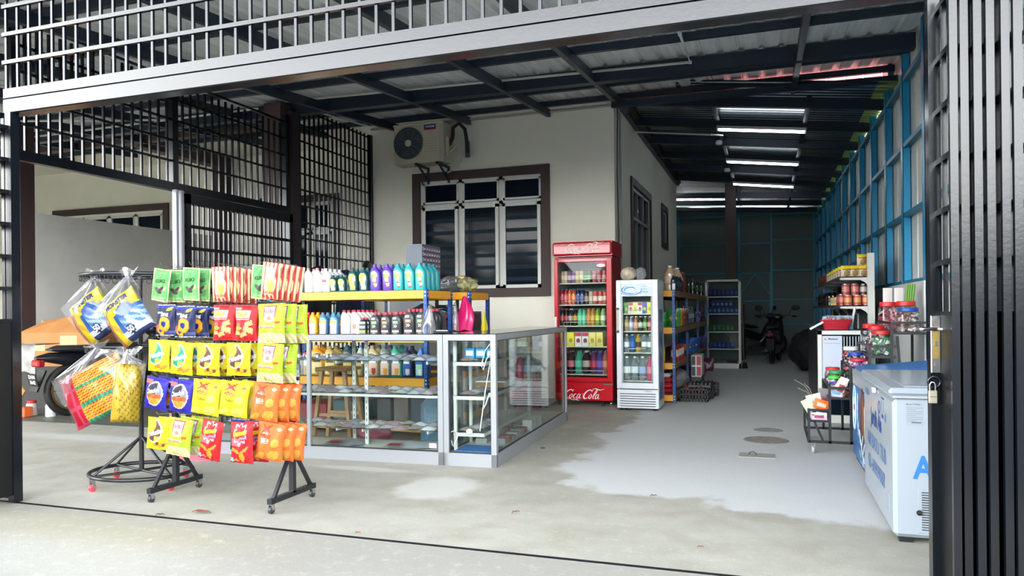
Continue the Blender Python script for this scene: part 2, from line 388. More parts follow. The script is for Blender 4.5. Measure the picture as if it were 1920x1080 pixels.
def corr(b, x0, x1, y0, y1, zf, m, pitch=.2, h=.03, along='y'):
    """trapezoid ribbed sheet, ribs along y (or x)"""
    pr = [(0, 0), (.62, 0), (.72, h), (.9, h), (1, 0)]; pts = []
    a0, a1 = (x0, x1) if along == 'y' else (y0, y1); k = 0; a = a0
    while a < a1-1e-6:
        for t, z in pr[:-1]:
            q = a+t*pitch
            if q > a1: break
            pts.append((q, z))
        a += pitch
    pts.append((a1, 0)); vs = []
    for t in (0, 1):
        for q, z in pts:
            if along == 'y': y = y0+(y1-y0)*t; vs.append((q, y, zf(q, y)+z))
            else: x = x0+(x1-x0)*t; vs.append((x, q, zf(x, q)+z))
    N = len(pts); b.add(vs, [(i, i+1, N+i+1, N+i) for i in range(N-1)], m)
b = MB(); corr(b, -16, 1.62, 3.25, 9.62, lambda x, y: rz_(y)+.02, gal); struct(b.build('ceiling_porch'))
red = mat('red_primer_steel', 'b0565a', .5)
i_ = 12
def beam(name_i, p, q, w, h, m=dkbeam):
    b = MB(); b.bar(p, q, w, h, m); struct(b.build('trim_%d' % name_i))
for y in (3.35, 4.1, 5.0, 6.0, 7.0, 8.6, 9.45):
    beam(i_, (-16, y, rz_(y)-.03), (wx(y)+.02, y, rz_(y)-.03), .05, .07); i_ += 1
for x in (-1.78, -2.8, -3.97, -5.1, -6.3, -7.5, -8.7, -10, -11.4, .32, -.72):
    y1 = 9.72 if x < -2 else 10.0
    if x == -.72: continue
    beam(i_, (x, 3.3, rz_(3.3)-.1), (x, y1, rz_(y1)-.1), .055, .1); i_ += 1
beam(i_, (-16, 7.78, 3.755), (1.36, 8.02, 3.755), .11, .15); i_ += 1          # the large cross beam
beam(i_, (-16, 3.3, 3.37), (1.45, 3.3, 3.37), .06, .1); i_ += 1

# ---- step between the roofs: red translucent strip, then the corridor roof falling to the right
def rc_(x, y): return 4.10-.117*(x+1.9)
redt = bpy.data.materials.new('red_translucent_sheet'); redt.use_nodes = True; _n = redt.node_tree.nodes; _L = redt.node_tree.links; _n.clear()
_o = _n.new('ShaderNodeOutputMaterial'); _a = _n.new('ShaderNodeBsdfTranslucent'); _a.inputs[0].default_value = (.85, .3, .3, 1); _d = _n.new('ShaderNodeBsdfDiffuse'); _d.inputs[0].default_value = (.7, .25, .25, 1)
_m = _n.new('ShaderNodeMixShader'); _m.inputs[0].default_value = .3; _L.new(_a.outputs[0], _m.inputs[1]); _L.new(_d.outputs[0], _m.inputs[2]); _L.new(_m.outputs[0], _o.inputs[0])
b = MB(); x = -1.72
while x < 1.36:
    b.add([(x, 9.56, 3.86), (x+.15, 9.56, 3.86), (x+.15, 9.56, 4.03), (x, 9.56, 4.03)], [(0, 1, 2, 3)], redt); b.add([(x+.15, 9.56, 3.86), (x+.2, 9.6, 3.86), (x+.2, 9.6, 4.03), (x+.15, 9.56, 4.03)], [(0, 1, 2, 3)], redt); x += .2
struct(b.build('ceiling_red_strip'))
b = MB(); b.add([(.15, 9.645, 3.87), (1.46, 9.645, 3.87), (1.46, 9.645, 3.70)], [(0, 1, 2)], dkbeam); b.box((1.34, 9.55, 3.6), (1.47, 9.78, 4.02), blue_d); struct(b.build('wall_step_panel'))
beam(i_, (-1.85, 9.3, 3.80), (1.4, 9.3, 3.765), .05, .08); i_ += 1
cgal = mat('corridor_roof_sheet', '59666d', .2, .85)
b = MB(); corr(b, -1.95, 1.2, 9.2, 20.85, rc_, cgal, .12, .022, 'x'); corr(b, -6, -1.95, 16.9, 20.85, lambda x, y: 4.1, cgal, .12, .022, 'x'); struct(b.build('ceiling_corridor'))
b = MB(); corr(b, 1.2, 1.5, 9.2, 20.85, rc_, mat('lime_roof_strip', '7f9a52', .4, .2), .12, .022, 'x'); struct(b.build('ceiling_edge_strip'))
for k, y in enumerate((10.0, 11.2, 12.45, 13.7, 14.95, 16.2, 17.5, 18.8, 20.1)):
    beam(i_, (-1.92 if y < 16.8 else -6, y, rc_(-1.92, y)-.06), (1.36, y, rc_(1.36, y)-.06), .07, .12); i_ += 1
for x in (-.66, .51):
    beam(i_, (x, 9.85, rc_(x, 0)-.03), (x, 20.9, rc_(x, 0)-.03), .06, .05); i_ += 1
beam(i_, (-1.87, 9.9, 4.0), (-1.87, 16.84, 4.0), .06, .1); i_ += 1
b = MB(); b.box((-.86, 16.75, 0), (-.64, 16.95, 3.9), brown); struct(b.build('trim_%d' % i_)); i_ += 1

# ---- blue framed cladding wall on the right and the back wall
clad = mat('grey_cladding_sheet', 'd2d5d0', .5, .05, noise=.06, nscale=3)
def wx(y): return 1.46-.0135*(y-3)
b = MB()
def cl(y, z, d=.0): return (wx(y)+.03+d, y, z)
ys = []; y = 2.6
while y < 21: ys += [(y, 0), (y+.27, 0), (y+.285, .02), (y+.315, .02), (y+.33, 0)]; y += .36
wt = lambda y: rz_(y)+.06 if y < 9.72 else 3.70
vs = [cl(y, 0, d) for y, d in ys]+[cl(y, wt(y), d) for y, d in ys]; N = len(ys)
b.add(vs, [(i, i+1, N+i+1, N+i) for i in range(N-1)], clad); struct(b.build('wall_right'))
white_scuff = mat('blue_paint_scuffed', '1c84ae', .45)
k = i_
for j, y in enumerate([3.3, 4.4, 5.45, 6.5, 7.6, 8.65, 9.7, 10.85, 12.0, 13.15, 14.3, 15.4, 16.5, 17.6, 18.7, 19.8, 20.6]):
    b = MB(); x = wx(y); top = wt(y)+.02; hw = .062
    b.box((x-.05, y-hw, 0), (x-.045, y+hw, top), blue_p); b.box((x-.05, y-hw, 0), (x+.02, y-hw+.006, top), blue_p); b.box((x-.05, y+hw-.006, 0), (x+.02, y+hw, top), blue_p)
    if j < 8:
        rr = random.Random(j)
        for q in range(9):
            zc = rr.uniform(.9, 3.5); yc = y+rr.uniform(-.03, .03); n_ = 7; rad = rr.uniform(.012, .03); el = rr.uniform(1, 4)
            pts = [(x-.0515, yc+rad*math.cos(t*2*PI/n_)*rr.uniform(.6, 1.2), zc+el*rad*math.sin(t*2*PI/n_)*rr.uniform(.6, 1.2)) for t in range(n_)]
            b.add(pts, [tuple(range(n_))], mat('white_filler_patch', 'a9b8bb', .8))
    struct(b.build('trim_%d' % k)); k += 1
for z in (.75, 1.45, 2.15, 2.87, 3.55):
    b = MB(); b.bar((wx(2.8)-.02, 2.8, z), (wx(20.7)-.02, 20.7, z), .05, .045, blue_d); struct(b.build('trim_%d' % k)); k += 1
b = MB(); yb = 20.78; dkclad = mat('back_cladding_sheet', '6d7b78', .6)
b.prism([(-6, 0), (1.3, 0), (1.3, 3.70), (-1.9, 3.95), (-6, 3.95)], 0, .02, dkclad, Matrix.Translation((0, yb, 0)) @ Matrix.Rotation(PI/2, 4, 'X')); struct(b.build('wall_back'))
teal = mat('teal_steel_paint', '2f9fb4', .45)
b = MB()
for x in (-2.3, -.72, .1, 1.15): b.box((x-.03, yb-.05, 0), (x+.03, yb, 3.72), teal)
for z, x0, x1 in ((3.68, -6, 1.25), (2.93, -6, .1), (3.0, .1, 1.25), (2.2, .1, 1.25), (1.43, .1, 1.25), (.78, .1, 1.25), (1.4, -.72, .1), (2.15, -6, -.72)): b.box((x0, yb-.045, z-.02), (x1, yb-.005, z+.02), teal)
struct(b.build('trim_%d' % k)); k += 1
b = MB(); b.box((-.7, yb-.07, 0), (.08, yb-.055, 2.15), dkclad)
for p, q in (((-.68, 0), (-.68, 2.15)), ((.06, 0), (.06, 2.15)), ((-.7, 2.14), (.08, 2.14)), ((-.33, 2.1), (-.68, 1.6)), ((-.3, 2.1), (.06, 1.55)), ((-.7, 1.4), (.08, 1.4))):
    b.bar((p[0], yb-.08, p[1]), (q[0], yb-.08, q[1]), .035, .03, teal)
struct(b.build('door_1'))
# big dark mass outside so the far end stays closed above the back wall
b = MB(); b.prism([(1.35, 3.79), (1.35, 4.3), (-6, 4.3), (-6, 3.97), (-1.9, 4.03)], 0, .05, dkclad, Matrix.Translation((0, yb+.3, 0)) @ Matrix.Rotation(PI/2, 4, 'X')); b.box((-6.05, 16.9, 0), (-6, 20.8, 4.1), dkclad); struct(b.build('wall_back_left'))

# ---- front gate beam with grille above
b = MB(); b.box((-4.64, 3.44, 2.5), (1.6, 3.54, 2.595), black, bev=.006); struct(b.build('trim_%d' % k)); k += 1
b = MB(); b.bar((-4.64, 3.47, 2.63), (1.6, 3.47, 2.63), .05, .06, black); struct(b.build('trim_%d' % k)); k += 1

# ---- unseen street behind: dark asphalt and an added hedge for glossy paint and glass to mirror
b = MB(); b.box((-30, -30, 0), (14, 1.0, .004), mat('asphalt', '46484a', .8)); struct(b.build('floor_road'))
b = MB(); hg = mat('added_hedge_green', '161d15', .9)
def hz(u, v): x = -40+80*u; return (x, -19+.8*math.sin(x*1.7)*v, v*(3.8+.6*math.sin(x*.9)+.5*math.sin(x*2.3)))
b.sheet(160, 4, hz, hg); struct(b.build('wall_added_hedge'))

b = MB(); b.box((-14.8, 1.5, 0), (-14.6, 10.9, 4.2), cream); struct(b.build('wall_added_left'))  # unseen wall, added to cut the sky light from the open left
# ================================================================ GATES, FENCES, ROOF FITTINGS
def glines(b, x0, x1, step, y, z0, z1, t=.016, m=black, dirx=True):
    n_ = int(round((x1-x0)/step))
    for i in range(n_+1):
        x = x0+(x1-x0)*i/n_
        if dirx: b.box((x-t/2, y-t/2, z0), (x+t/2, y+t/2, z1), m)
        else: b.box((y-t/2, x-t/2, z0), (y+t/2, x+t/2, z1), m)
# grille over the gate beam
g = thing('beam_grille', (-1.5, 3.47, 2.66), 'black steel bar grille standing on the long gate beam under the roof edge', 'grille')
b = MB(); x = -4.637
while x < 1.58: b.box((x-.008, 3.462, 2.66), (x+.008, 3.478, 3.33), black); x += .1
b.build('bar_grid', g)
for z in (2.835, 3.015, 3.195, 3.34): b = MB(); b.box((-4.66, 3.452, z-.012), (1.6, 3.476, z+.012), black); b.build('rail', g)
# fence between the shop bay and the car porch
FX = -5.55
def fence(name, y0, y1, z0, zt, label, rails, post=.06):
    g = thing(name, (FX, (y0+y1)/2, 0), label, 'fence')
    b = MB(); glines(b, y0+.05, y1-.05, .105, FX, z0, zt, .02, black, False); b.build('bar_grid', g)
    for z in rails: b = MB(); b.box((FX-.022, y0, z-.011), (FX-.006, y1, z+.011), black); b.build('rail', g)
    for y in (y0, y1): b = MB(); b.box((FX-post/2, y-post/2, 0 if z0 < 1 else z0), (FX+post/2, y+post/2, zt), black); b.build('post', g)
    return g
f1 = fence('barred_fence', 7.9, 9.7, .1, 3.82, 'tall black barred fence panel between the porch pillar and the cream house wall', [.12]+[.3+.205*i for i in range(18)])
g = thing('barred_fence', (FX, 5.9, 2.5), 'black barred fence panel hanging above the side opening, left of the pillar', 'fence')
b = MB(); glines(b, 4.3, 7.65, .105, FX, 2.5, 3.5, .02, black, False); b.build('bar_grid', g)
for i in range(5): z = 2.72+.205*i; b = MB(); b.box((FX-.022, 4.2, z-.011), (FX-.006, 7.66, z+.011), black); b.build('rail', g)
b = MB(); b.box((FX-.035, 4.2, 2.42), (FX+.035, 7.66, 2.5), black); b.build('bottom_rail', g)
for y in (4.2, 5.85, 7.66): b = MB(); b.box((FX-.03, y-.035, 2.42 if y < 7 else 0), (FX+.03, y+.035, 3.62), black); b.build('post', g)
# pillar of two brown and black posts
g = thing('steel_pillar', (-5.55, 7.78, 0), 'dark brown steel pillar at the end of the barred fence, carrying the roof beam', 'pillar')
b = MB(); b.box((-5.61, 7.71, .01), (-5.49, 7.87, 3.68), mat('dark_brown_steel', '2a2226', .35)); b.build('shaft', g); b = MB(); b.box((-5.68, 7.66, 0), (-5.42, 7.92, .012), dkbeam); b.build('base_plate', g)
# sliding door of bars, closed behind the snack rack
g = thing('sliding_gate', (-5.47, 6.8, 0), 'black barred sliding gate with pale edge posts under the side fence', 'gate')
b = MB(); y = 6.02
while y < 7.6: b.box((-5.482, y-.009, .1), (-5.464, y+.009, 2.34), black); y += .075
b.build('bar_grid', g)
for z in (.1, .45, .8, 1.15, 1.5, 1.86, 2.08, 2.34): b = MB(); b.box((-5.49, 5.9, z-.015), (-5.455, 7.63, z+.015), black); b.build('rail', g)
b = MB(); b.box((-5.5, 5.9, 2.3), (-5.44, 7.64, 2.4), black); b.build('head_rail', g)
for y in (5.93, 7.61): b = MB(); b.box((-5.5, y-.03, .05), (-5.44, y+.03, 2.4), black); b.build('stile', g)
for y in (5.79, 5.86): b = MB(); b.box((-5.5, y-.016, .01), (-5.45, y+.016, 2.42), silver); b.build('edge_post', g, label='pale aluminium edge post')
ms = mat('mesh_wire_grey', '50585c', .5, .6); b = MB()
for i in range(24): y = 6.0+i*.067; b.box((-5.5, y-.002, .1), (-5.496, y+.002, 1.75), ms)
for i in range(36): z = .1+i*.047; b.box((-5.5, 5.96, z-.002), (-5.496, 7.6, z+.002), ms)
b.build('wire_mesh', g)

# concertina gates: zigzag leaves of tube stiles with short rails; lower third is plated
def concertina(name, pts, label, zt=2.47, plate=1.17, sw=.027, bars=1, zr=.205):
    g = thing(name, (pts[0][0], pts[0][1], 0), label, 'gate')
    pl = mat('black_gate_plate', '07090c', .45, 0, .25)
    for i, (x, y) in enumerate(pts):
        b = MB(); b.box((x-sw/2, y-sw/2, .03), (x+sw/2, y+sw/2, zt), black); b.build('stile', g)
    for i in range(len(pts)-1):
        p = Vector((*pts[i], 0)); q = Vector((*pts[i+1], 0)); b = MB()
        z = plate
        while z < zt: b.bar((p.x, p.y, z), (q.x, q.y, z), .02, .022, black); z += zr
        for k in range(bars): t = (k+1)/(bars+1); c = p.lerp(q, t); b.box((c.x-.008, c.y-.008, plate), (c.x+.008, c.y+.008, zt), black)
        b.build('bar_grid', g)
        b = MB(); b.bar((p.x, p.y, (plate+.05)/2), (q.x, q.y, (plate+.05)/2), .006, plate-.06, pl); b.build('plate', g)
    return g
zp = [(0.66, 3.45), (0.669, 3.2), (0.734, 3.43), (0.709, 3.22), (0.773, 3.43), (0.746, 3.19), (0.809, 3.43), (0.782, 3.17), (0.847, 3.43), (0.822, 3.14), (0.884, 3.43), (0.855, 3.12), (0.919, 3.43), (0.893, 3.1)]
rg = concertina('folding_gate', zp, 'black folding gate stacked at the right edge of the photo beside the white freezer')
b = MB(); b.box((.628, 3.425, .02), (.664, 3.5, 2.49), black); b.build('lock_stile', rg)
b = MB(); b.box((.624, 3.40, .93), (.660, 3.425, 1.165), chrome, bev=.003); b.box((.632, 3.395, .99), (.652, 3.401, 1.12), mat('brass_lock', 'b59a55', .3, .9))
b.box((.636, 3.392, 1.04), (.648, 3.398, 1.06), chrome); b.box((.636, 3.392, .96), (.648, 3.398, .975), chrome); lk = b.build('lock_case', rg, label='silver lock case with brass cylinder')
b = MB(); b.tube([(.645, 3.385, 1.11), (.59, 3.36, 1.11), (.575, 3.36, 1.11)], [.006, .010, .007], chrome); b.tube([(.645, 3.385, 1.11), (.69, 3.36, 1.11), (.70, 3.36, 1.11)], [.006, .010, .007], chrome); b.build('handle', lk)
b = MB(); b.box((.62, 3.41, .875), (.735, 3.416, .915), black); b.tube([(.635+.022*math.cos(t), 3.40, .895+.022*math.sin(t)) for t in [2*PI*i/14 for i in range(14)]], .006, black, 8, closed=True); b.tube([(.735+.018*math.cos(t), 3.40, .895+.018*math.sin(t)) for t in [2*PI*i/14 for i in range(14)]], .006, black, 8, closed=True); b.build('hasp', rg)
pk = MB(); pk.box((.61, 3.375, .81), (.642, 3.395, .862), mat('worn_brass_padlock', 'a39c8d', .35, .6), bev=.003); pk.box((.614, 3.374, .835), (.638, 3.376, .84), mat('padlock_line', '6d675b', .4))
pd = pk.build('padlock'); tag(pd, 'silver padlock hanging from the black gate hasp by the freezer', 'padlock')
b = MB(); b.tube([(.616, 3.385, .858), (.616, 3.385, .885), (.621, 3.385, .895), (.631, 3.385, .895), (.636, 3.385, .885), (.636, 3.385, .858)], .0035, chrome, 8); b.build('shackle', pd)
pvc = MB(); pvc.tube([(.775, 3.62, .01), (.775, 3.62, .95)], .02, mat('white_pvc_pipe', 'd8dadc', .4), 14); pvc.tube([(.775, 3.62, .93), (.775, 3.62, .98)], .024, mat('white_pvc_pipe', 'd8dadc', .4), 14); tag(pvc.build('standpipe'), 'white plastic standpipe behind the right folding gate', 'pipe')
lz = [(-4.56, 3.45), (-4.60, 3.12), (-4.64, 3.45), (-4.67, 3.1), (-4.72, 3.42), (-4.75, 3.08), (-4.83, 3.4)]
lg = concertina('folding_gate', lz, 'black folding gate stacked at the left edge of the photo')
b = MB(); b.box((-4.595, 3.42, .01), (-4.545, 3.48, 2.5), black); b.build('end_post', lg)

# ---- conduit runs on the beams
def pipe(pts, r, label, m=conduit, cat='pipe', name='conduit_pipe'):
    b = MB(); b.tube(pts, r, m, 8); o = b.build(name); tag(o, label, cat); 
    for p in pts[1:-1]: c = MB(); c.lathe([(0, -r*1.3), (r*1.3, -r), (r*1.3, r), (0, r*1.3)], m, 10, Matrix.Translation(p)); c.build('elbow', o)
    return o
pipe([(-5.4, 7.69, 3.79), (-.735, 7.83, 3.745), (-.72, 6.75, 3.655), (-.85, 4.2, 3.43)], .014, 'long white conduit along the large roof beam, bending forward at its right end')
pipe([(-2.88, 7.72, 3.75), (-2.88, 4.2, 3.42)], .014, 'white conduit running forward along a rafter to the middle of the roof beam')
pipe([(-5.42, 7.62, 3.77), (-5.36, 7.2, 3.70), (-5.34, 6.6, 3.64), (-5.34, 4.2, 3.43)], .014, 'white conduit curving forward from the pillar top along the left roof')
pipe([(-5.38, 7.9, 3.75), (-5.38, 8.2, 3.76), (-5.42, 9.3, 3.87), (-5.48, 9.66, 3.95)], .014, 'white conduit from the pillar top to the corner of the house wall')
pipe([(-5.5, 9.69, 3.915), (-1.93, 9.69, 3.9)], .012, 'thin white conduit along the top of the front house wall', mat('cream_conduit', 'a9a79c', .6))
pipe([(-1.86, 9.9, 3.9), (-1.86, 9.9, .02)], .018, 'grey waste pipe down the side wall next to the red fridge', mat('grey_pipe', '8b9395', .5))
b = MB(); b.tube([(-1.87, 9.8, 3.95), (-1.88, 9.79, 3.0), (-1.87, 9.8, 2.2), (-1.875, 9.8, 1.2)], .008, rubber, 6); tag(b.build('black_cable'), 'thin black cable hanging down the house corner', 'cable')
pipe([(-1.88, 11.0, 3.84), (-.75, 11.0, 3.70), (-.6, 11.2, 3.72)], .012, 'white conduit crossing to the nearest tube light')
pipe([(-11.5, 5.2, 3.48), (-7.0, 7.5, 3.66)], .014, 'white conduit crossing the roof above the car porch')
pipe([(-9.5, 7.5, 3.66), (-5.9, 7.6, 3.72)], .014, 'white conduit under the roof beam left of the pillar')
# ---- tube lights
tube_m = mat('lit_tube', 'eef6ff', .5, emit=9)
for i, (y, l_) in enumerate(((11.15, 'nearest'), (13.65, 'middle'), (16.15, 'farthest'))):
    z = lambda x: 3.72-.0*(x)
    g = thing('tube_light', (-.07, y, 3.72), 'lit white fluorescent tube under the corridor roof, the %s of three' % l_, 'light', 'corridor tube lights')
    b = MB(); b.bar((-.68, y, 3.835), (.53, y, 3.695), .06, .04, white_al); b.bar((-.68, y, 3.82), (-.66, y, 3.82), .04, .08, white_al); b.bar((.51, y, 3.68), (.53, y, 3.68), .04, .08, white_al); b.build('batten', g)
    b = MB(); b.tube([(-.65, y, 3.80), (.5, y, 3.665)], .02, tube_m, 12); b.build('tube', g)
    if i < 2:
        pl = MB(); pl.lathe([(.0, 0), (.05, .01), (.06, .04), (.05, .07), (0, .075)], mat('frosted_lamp', 'd4d9dc', .3), 16, Matrix.Translation((-.72, y+1.2-1.2*(i == 5), 3.83))); tag(pl.build('ceiling_spotlight'), 'small round white lamp on the corridor rafter behind the %s tube' % l_, 'lamp')

# ---- air conditioner on the front wall
ac = thing('air_conditioner', (-4.5, 9.62, 3.28), 'cream air conditioner outdoor unit on brackets above the barred window', 'air conditioner')
acm = mat('aged_cream_metal', 'bcb6a2', .5, noise=.05); dk = mat('fan_dark', '23303a', .6)
x0, x1, y0, y1, z0, z1 = -4.98, -4.22, 9.36, 9.64, 3.28, 3.83
b = MB(); b.box((x0, y0+.012, z0), (x1, y1, z1), acm, bev=.012); b.box((x0-.005, y0, z1-.03), (x1+.005, y1+.005, z1+.006), acm, bev=.006); b.build('casing', ac)
b = MB(); b.box((-4.52, y0-.004, z0+.03), (-4.26, y0+.01, z1-.04), acm, bev=.004)
for i in range(6): b.box((-4.5, y0-.006, 3.43+.035*i), (-4.3, y0-.003, 3.433+.035*i), mat('crease', '8a8574', .6))
b.build('front_panel', ac)
cx, cz = -4.745, 3.565
b = MB(); b.lathe([(0, 0), (.225, 0), (.225, .006), (0, .006)], dk, 40, Matrix.Translation((cx, y0+.008, cz)), 'y'); b.build('fan_well', ac)
b = MB(); wire = mat('grille_wire', '8f9698', .4, .6)
for k in range(1, 9): r_ = .225*k/8; b.tube([(cx+r_*math.cos(2*PI*i/40), y0-.008, cz+r_*math.sin(2*PI*i/40)) for i in range(40)], .0022 if k < 8 else .005, wire, 5, closed=True)
for k in range(6): t = PI*k/6; b.tube([(cx-.22*math.cos(t), y0-.006, cz-.22*math.sin(t)), (cx+.22*math.cos(t), y0-.006, cz+.22*math.sin(t))], .0015, wire, 4)
b.lathe([(0, 0), (.05, 0), (.045, .012), (0, .014)], mat('hub_white', 'c9c6ba', .5), 24, Matrix.Translation((cx, y0-.004, cz)), 'y'); b.build('fan_grille', ac)
for k in range(3):
    b = MB(); t = 2*PI*k/3+.4; b.add([(cx+.045*math.cos(t), y0+.0, cz+.045*math.sin(t)), (cx+.2*math.cos(t-.3), y0+.0, cz+.2*math.sin(t-.3)), (cx+.21*math.cos(t+.2), y0+.004, cz+.21*math.sin(t+.2)), (cx+.05*math.cos(t+.9), y0+.004, cz+.05*math.sin(t+.9))], [(0, 1, 2, 3)], mat('fan_blade', '36454f', .5)); b.build('fan_blade', ac)
b = MB(); b.box((-4.5, y0-.007, 3.74), (-4.32, y0-.0045, 3.80), mat('badge_blue', '16306a', .4)); b.box((-4.5, y0-.0075, 3.725), (-4.32, y0-.0045, 3.74), mat('badge_red', 'a52c33', .4))
b.text('TOPAIRE', .026, mat('badge_white', 'e6e6e6', .5), lambda x, y: (-4.41+x, y0-.0085, 3.77+y), sx=1.05, bold=.03); b.tube([(-4.41+.03*math.cos(t), y0-.006, 3.69+.018*math.sin(t)) for t in [2*PI*i/16 for i in range(16)]], .0015, mat('badge_grey', '777777', .5), 4, closed=True); b.build('badge', ac)
b = MB(); b.box((x1, y0+.08, z0+.07), (x1+.05, y1-.01, z0+.36), acm, bev=.01); b.build('valve_cover', ac)
for x in (-4.62, -4.3):
    br = MB(); br.bar((x-.0, 9.75, z0-.02), (x-.0, 9.33, z0-.02), .03, .03, dkbeam); br.bar((x, 9.74, z0-.24), (x, 9.74, z0), .03, .03, dkbeam); br.bar((x, 9.74, z0-.2), (x, 9.42, z0-.03), .025, .02, dkbeam); br.build('bracket', ac)
b = MB(); b.tube([(-4.2, 9.5, 3.5), (-4.13, 9.5, 3.62), (-4.12, 9.5, 3.76), (-4.04, 9.52, 3.82), (-3.97, 9.56, 3.74), (-3.955, 9.58, 3.6), (-3.96, 9.62, 3.42)], .026, rubber, 10); b.tube([(-3.96, 9.62, 3.58), (-3.965, 9.64, 3.36)], .034, mat('taped_pipe', '46505a', .6), 10); b.build('coolant_pipe', ac)
b = MB(); b.tube([(-4.19, 9.5, 3.4), (-4.07, 9.55, 3.55), (-4.02, 9.6, 3.35), (-4.12, 9.66, 3.25), (-4.3, 9.7, 3.18)], .012, conduit, 8); b.build('drain_hose', ac)
# ================================================================ DISPLAY COUNTER, RACKS, OIL BOTTLES
clear = glassmat('clear_glass', (.95, .98, .97), .0, .01)
shelf_gl = glassmat('shelf_glass', (.80, .90, .88), .06, .02)
film = glassmat('clear_plastic_film', (.96, .96, .97), .04, .15, .07, (.75, .76, .78))
film2 = glassmat('milky_plastic_film', (.95, .95, .96), .04, .2, .22, (.72, .73, .76))
yel = mat('yellow_shelf_beam', 'e6a21c', .4, bump=.02); blu = mat('blue_rack_post', '1b4c92', .4); brd = mat('rack_board', '6e5a48', .8)
blackp = mat('black_plastic', '14161a', .35); whitep = mat('white_plastic', 'd9dbda', .4); darkline = mat('black_gasket', '1c2024', .5)
def M2(x, y, z, rz=0): return Matrix.Translation((x, y, z)) @ Matrix.Rotation(rz, 4, 'Z')
def nth(i, n):
    if n == 1: return 'only'
    return 'leftmost' if i == 0 else ('rightmost' if i == n-1 else ORD[i]+' from the left')
RZ = .042
CT = Matrix.Translation((-1.97, 5.31, 0)) @ Matrix.Rotation(RZ, 4, 'Z')
def cpt(x, y, z): return CT @ Vector((x, y, z))
def case(name, x0, x1, y1, label, mull=(), longside=False):
    root = thing(name, (-1.97, 5.31, 0), label, 'display cabinet', rz=RZ)
    B = lambda: MB(); H = 1.02; t = .042
    b = B(); b.box((x0, 0, 0), (x1, t, .1), silver); b.box((x0, y1-t, 0), (x1, y1, .1), silver); b.box((x0, 0, 0), (x0+t, y1, .1), silver); b.box((x1-t, 0, 0), (x1, y1, .1), silver); b.box((x0+t, t, .085), (x1-t, y1-t, .1), white_al); b.build('base', root, True)
    for x in (x0, x1-t):
        for y in (0, y1-t): b = B(); b.box((x, y, .1), (x+t, y+t, H-.045), silver); b.build('corner_post', root, True)
    for x in mull: b = B(); b.box((x-.015, 0, .1), (x+.015, .03, H-.045), silver); b.build('mullion', root, True)
    b = B(); b.box((x0, 0, H-.045), (x1, t, H), silver); b.box((x0, y1-t, H-.045), (x1, y1, H), silver); b.box((x0, t, H-.045), (x0+t, y1-t, H), silver); b.box((x1-t, t, H-.045), (x1, y1-t, H), silver); b.build('top_frame', root, True)
    b = B(); b.box((x0+.01, .01, H), (x1-.01, y1-.01, H+.006), mat('dark_glass_top', '242b2e', .12)); b.build('glass_top', root, True)
    b = B(); g = .008
    ed = sorted([x0+t]+list(mull)+[x1-t])
    for p, q in zip(ed[:-1], ed[1:]):
        b2 = B(); b2.box((p+g, .018, .1+g), (q-g, .023, H-.05), clear)
        for u in ((p, .014, .1, p+g, .028, H-.045), (q-g, .014, .1, q, .028, H-.045), (p, .014, .1, q, .028, .1+g), (p, .014, H-.045-g, q, .028, H-.045)): b2.box(u[:3], u[3:], darkline)
        b2.build('front_pane', root, True)
    for x in (x0+.018, x1-.023):
        b2 = B(); b2.box((x, t, .1), (x+.005, y1-t, H-.045), clear)
        for u in ((x-.002, t, .1, x+.007, t+g, H-.045), (x-.002, y1-t-g, .1, x+.007, y1-t, H-.045), (x-.002, t, .1, x+.007, y1-t, .1+g), (x-.002, t, H-.045-g, x+.007, y1-t, H-.045)): b2.box(u[:3], u[3:], darkline)
        b2.build('side_pane', root, True)
    return root
# counter A across the front, counter B returning toward the fridges
ca = case('display_cabinet', -2.9, -.437, .46, 'long aluminium and glass counter behind the snack rack, topped with oil bottles', (-1.63,))
cb = case('display_cabinet', -.432, 0, 2.52, 'deep aluminium and glass counter on the corner facing the red fridge')
def shelves(root, x0, x1, y0, y1, zs, posts, front_bar):
    for z in zs:
        b = MB(); b.box((x0, y0, z), (x1, y1, z+.006), shelf_gl); b.build('glass_shelf', root, True)
        b = MB()
        if z in front_bar: b.box((x0, y0+.004, z-.022), (x1, y0+.022, z-.002), white_al)
        for (px, py) in posts: b.bar((px, py, z-.015), (px, y0+.02, z-.012), .012, .025, white_al)
        b.build('shelf_bracket', root, True)
    for px, py in posts: b = MB(); b.box((px-.014, py-.008, .1), (px+.014, py+.008, .975), white_al); [b.box((px-.003, py-.0085, .14+.05*i), (px+.003, py-.008, .165+.05*i), darkline) for i in range(16)]; b.build('slotted_upright', root, True)
shelves(ca, -2.85, -.5, .10, .42, (.80, .53, .24), [(-2.55, .43), (-2.0, .43), (-1.44, .43), (-1.2, .2), (-.62, .43)], (.53,))
b = MB(); y = 0
for z in (.80, .53, .24):
    pass
def shelves_b(root):
    for z in (.80, .53, .24):
        b = MB(); b.box((-.40, .12, z), (-.14, 1.5, z+.006), shelf_gl); b.build('glass_shelf', root, True)
        b = MB(); b.box((-.40, .13, z-.03), (-.14, .142, z-.002), white_al); b.box((-.16, .13, z-.03), (-.145, 1.5, z-.002), white_al); b.build('shelf_bracket', root, True)
    for px, py in ((-.385, .14), (-.385, .5), (-.24, .75), (-.385, 1.1), (-.385, 1.5), (-.15, 1.5)): b = MB(); b.box((px-.012, py-.012, .1), (px+.012, py+.012, .975), white_al); b.build('slotted_upright', root, True)
shelves_b(cb)
# price sticker on the front pane of the long counter
b = MB(); b.box((-.56, .0125, .13), (-.5, .0135, .165), mat('small_pink_sticker', 'd9c9cc', .6)); b.build('sticker', ca, True)

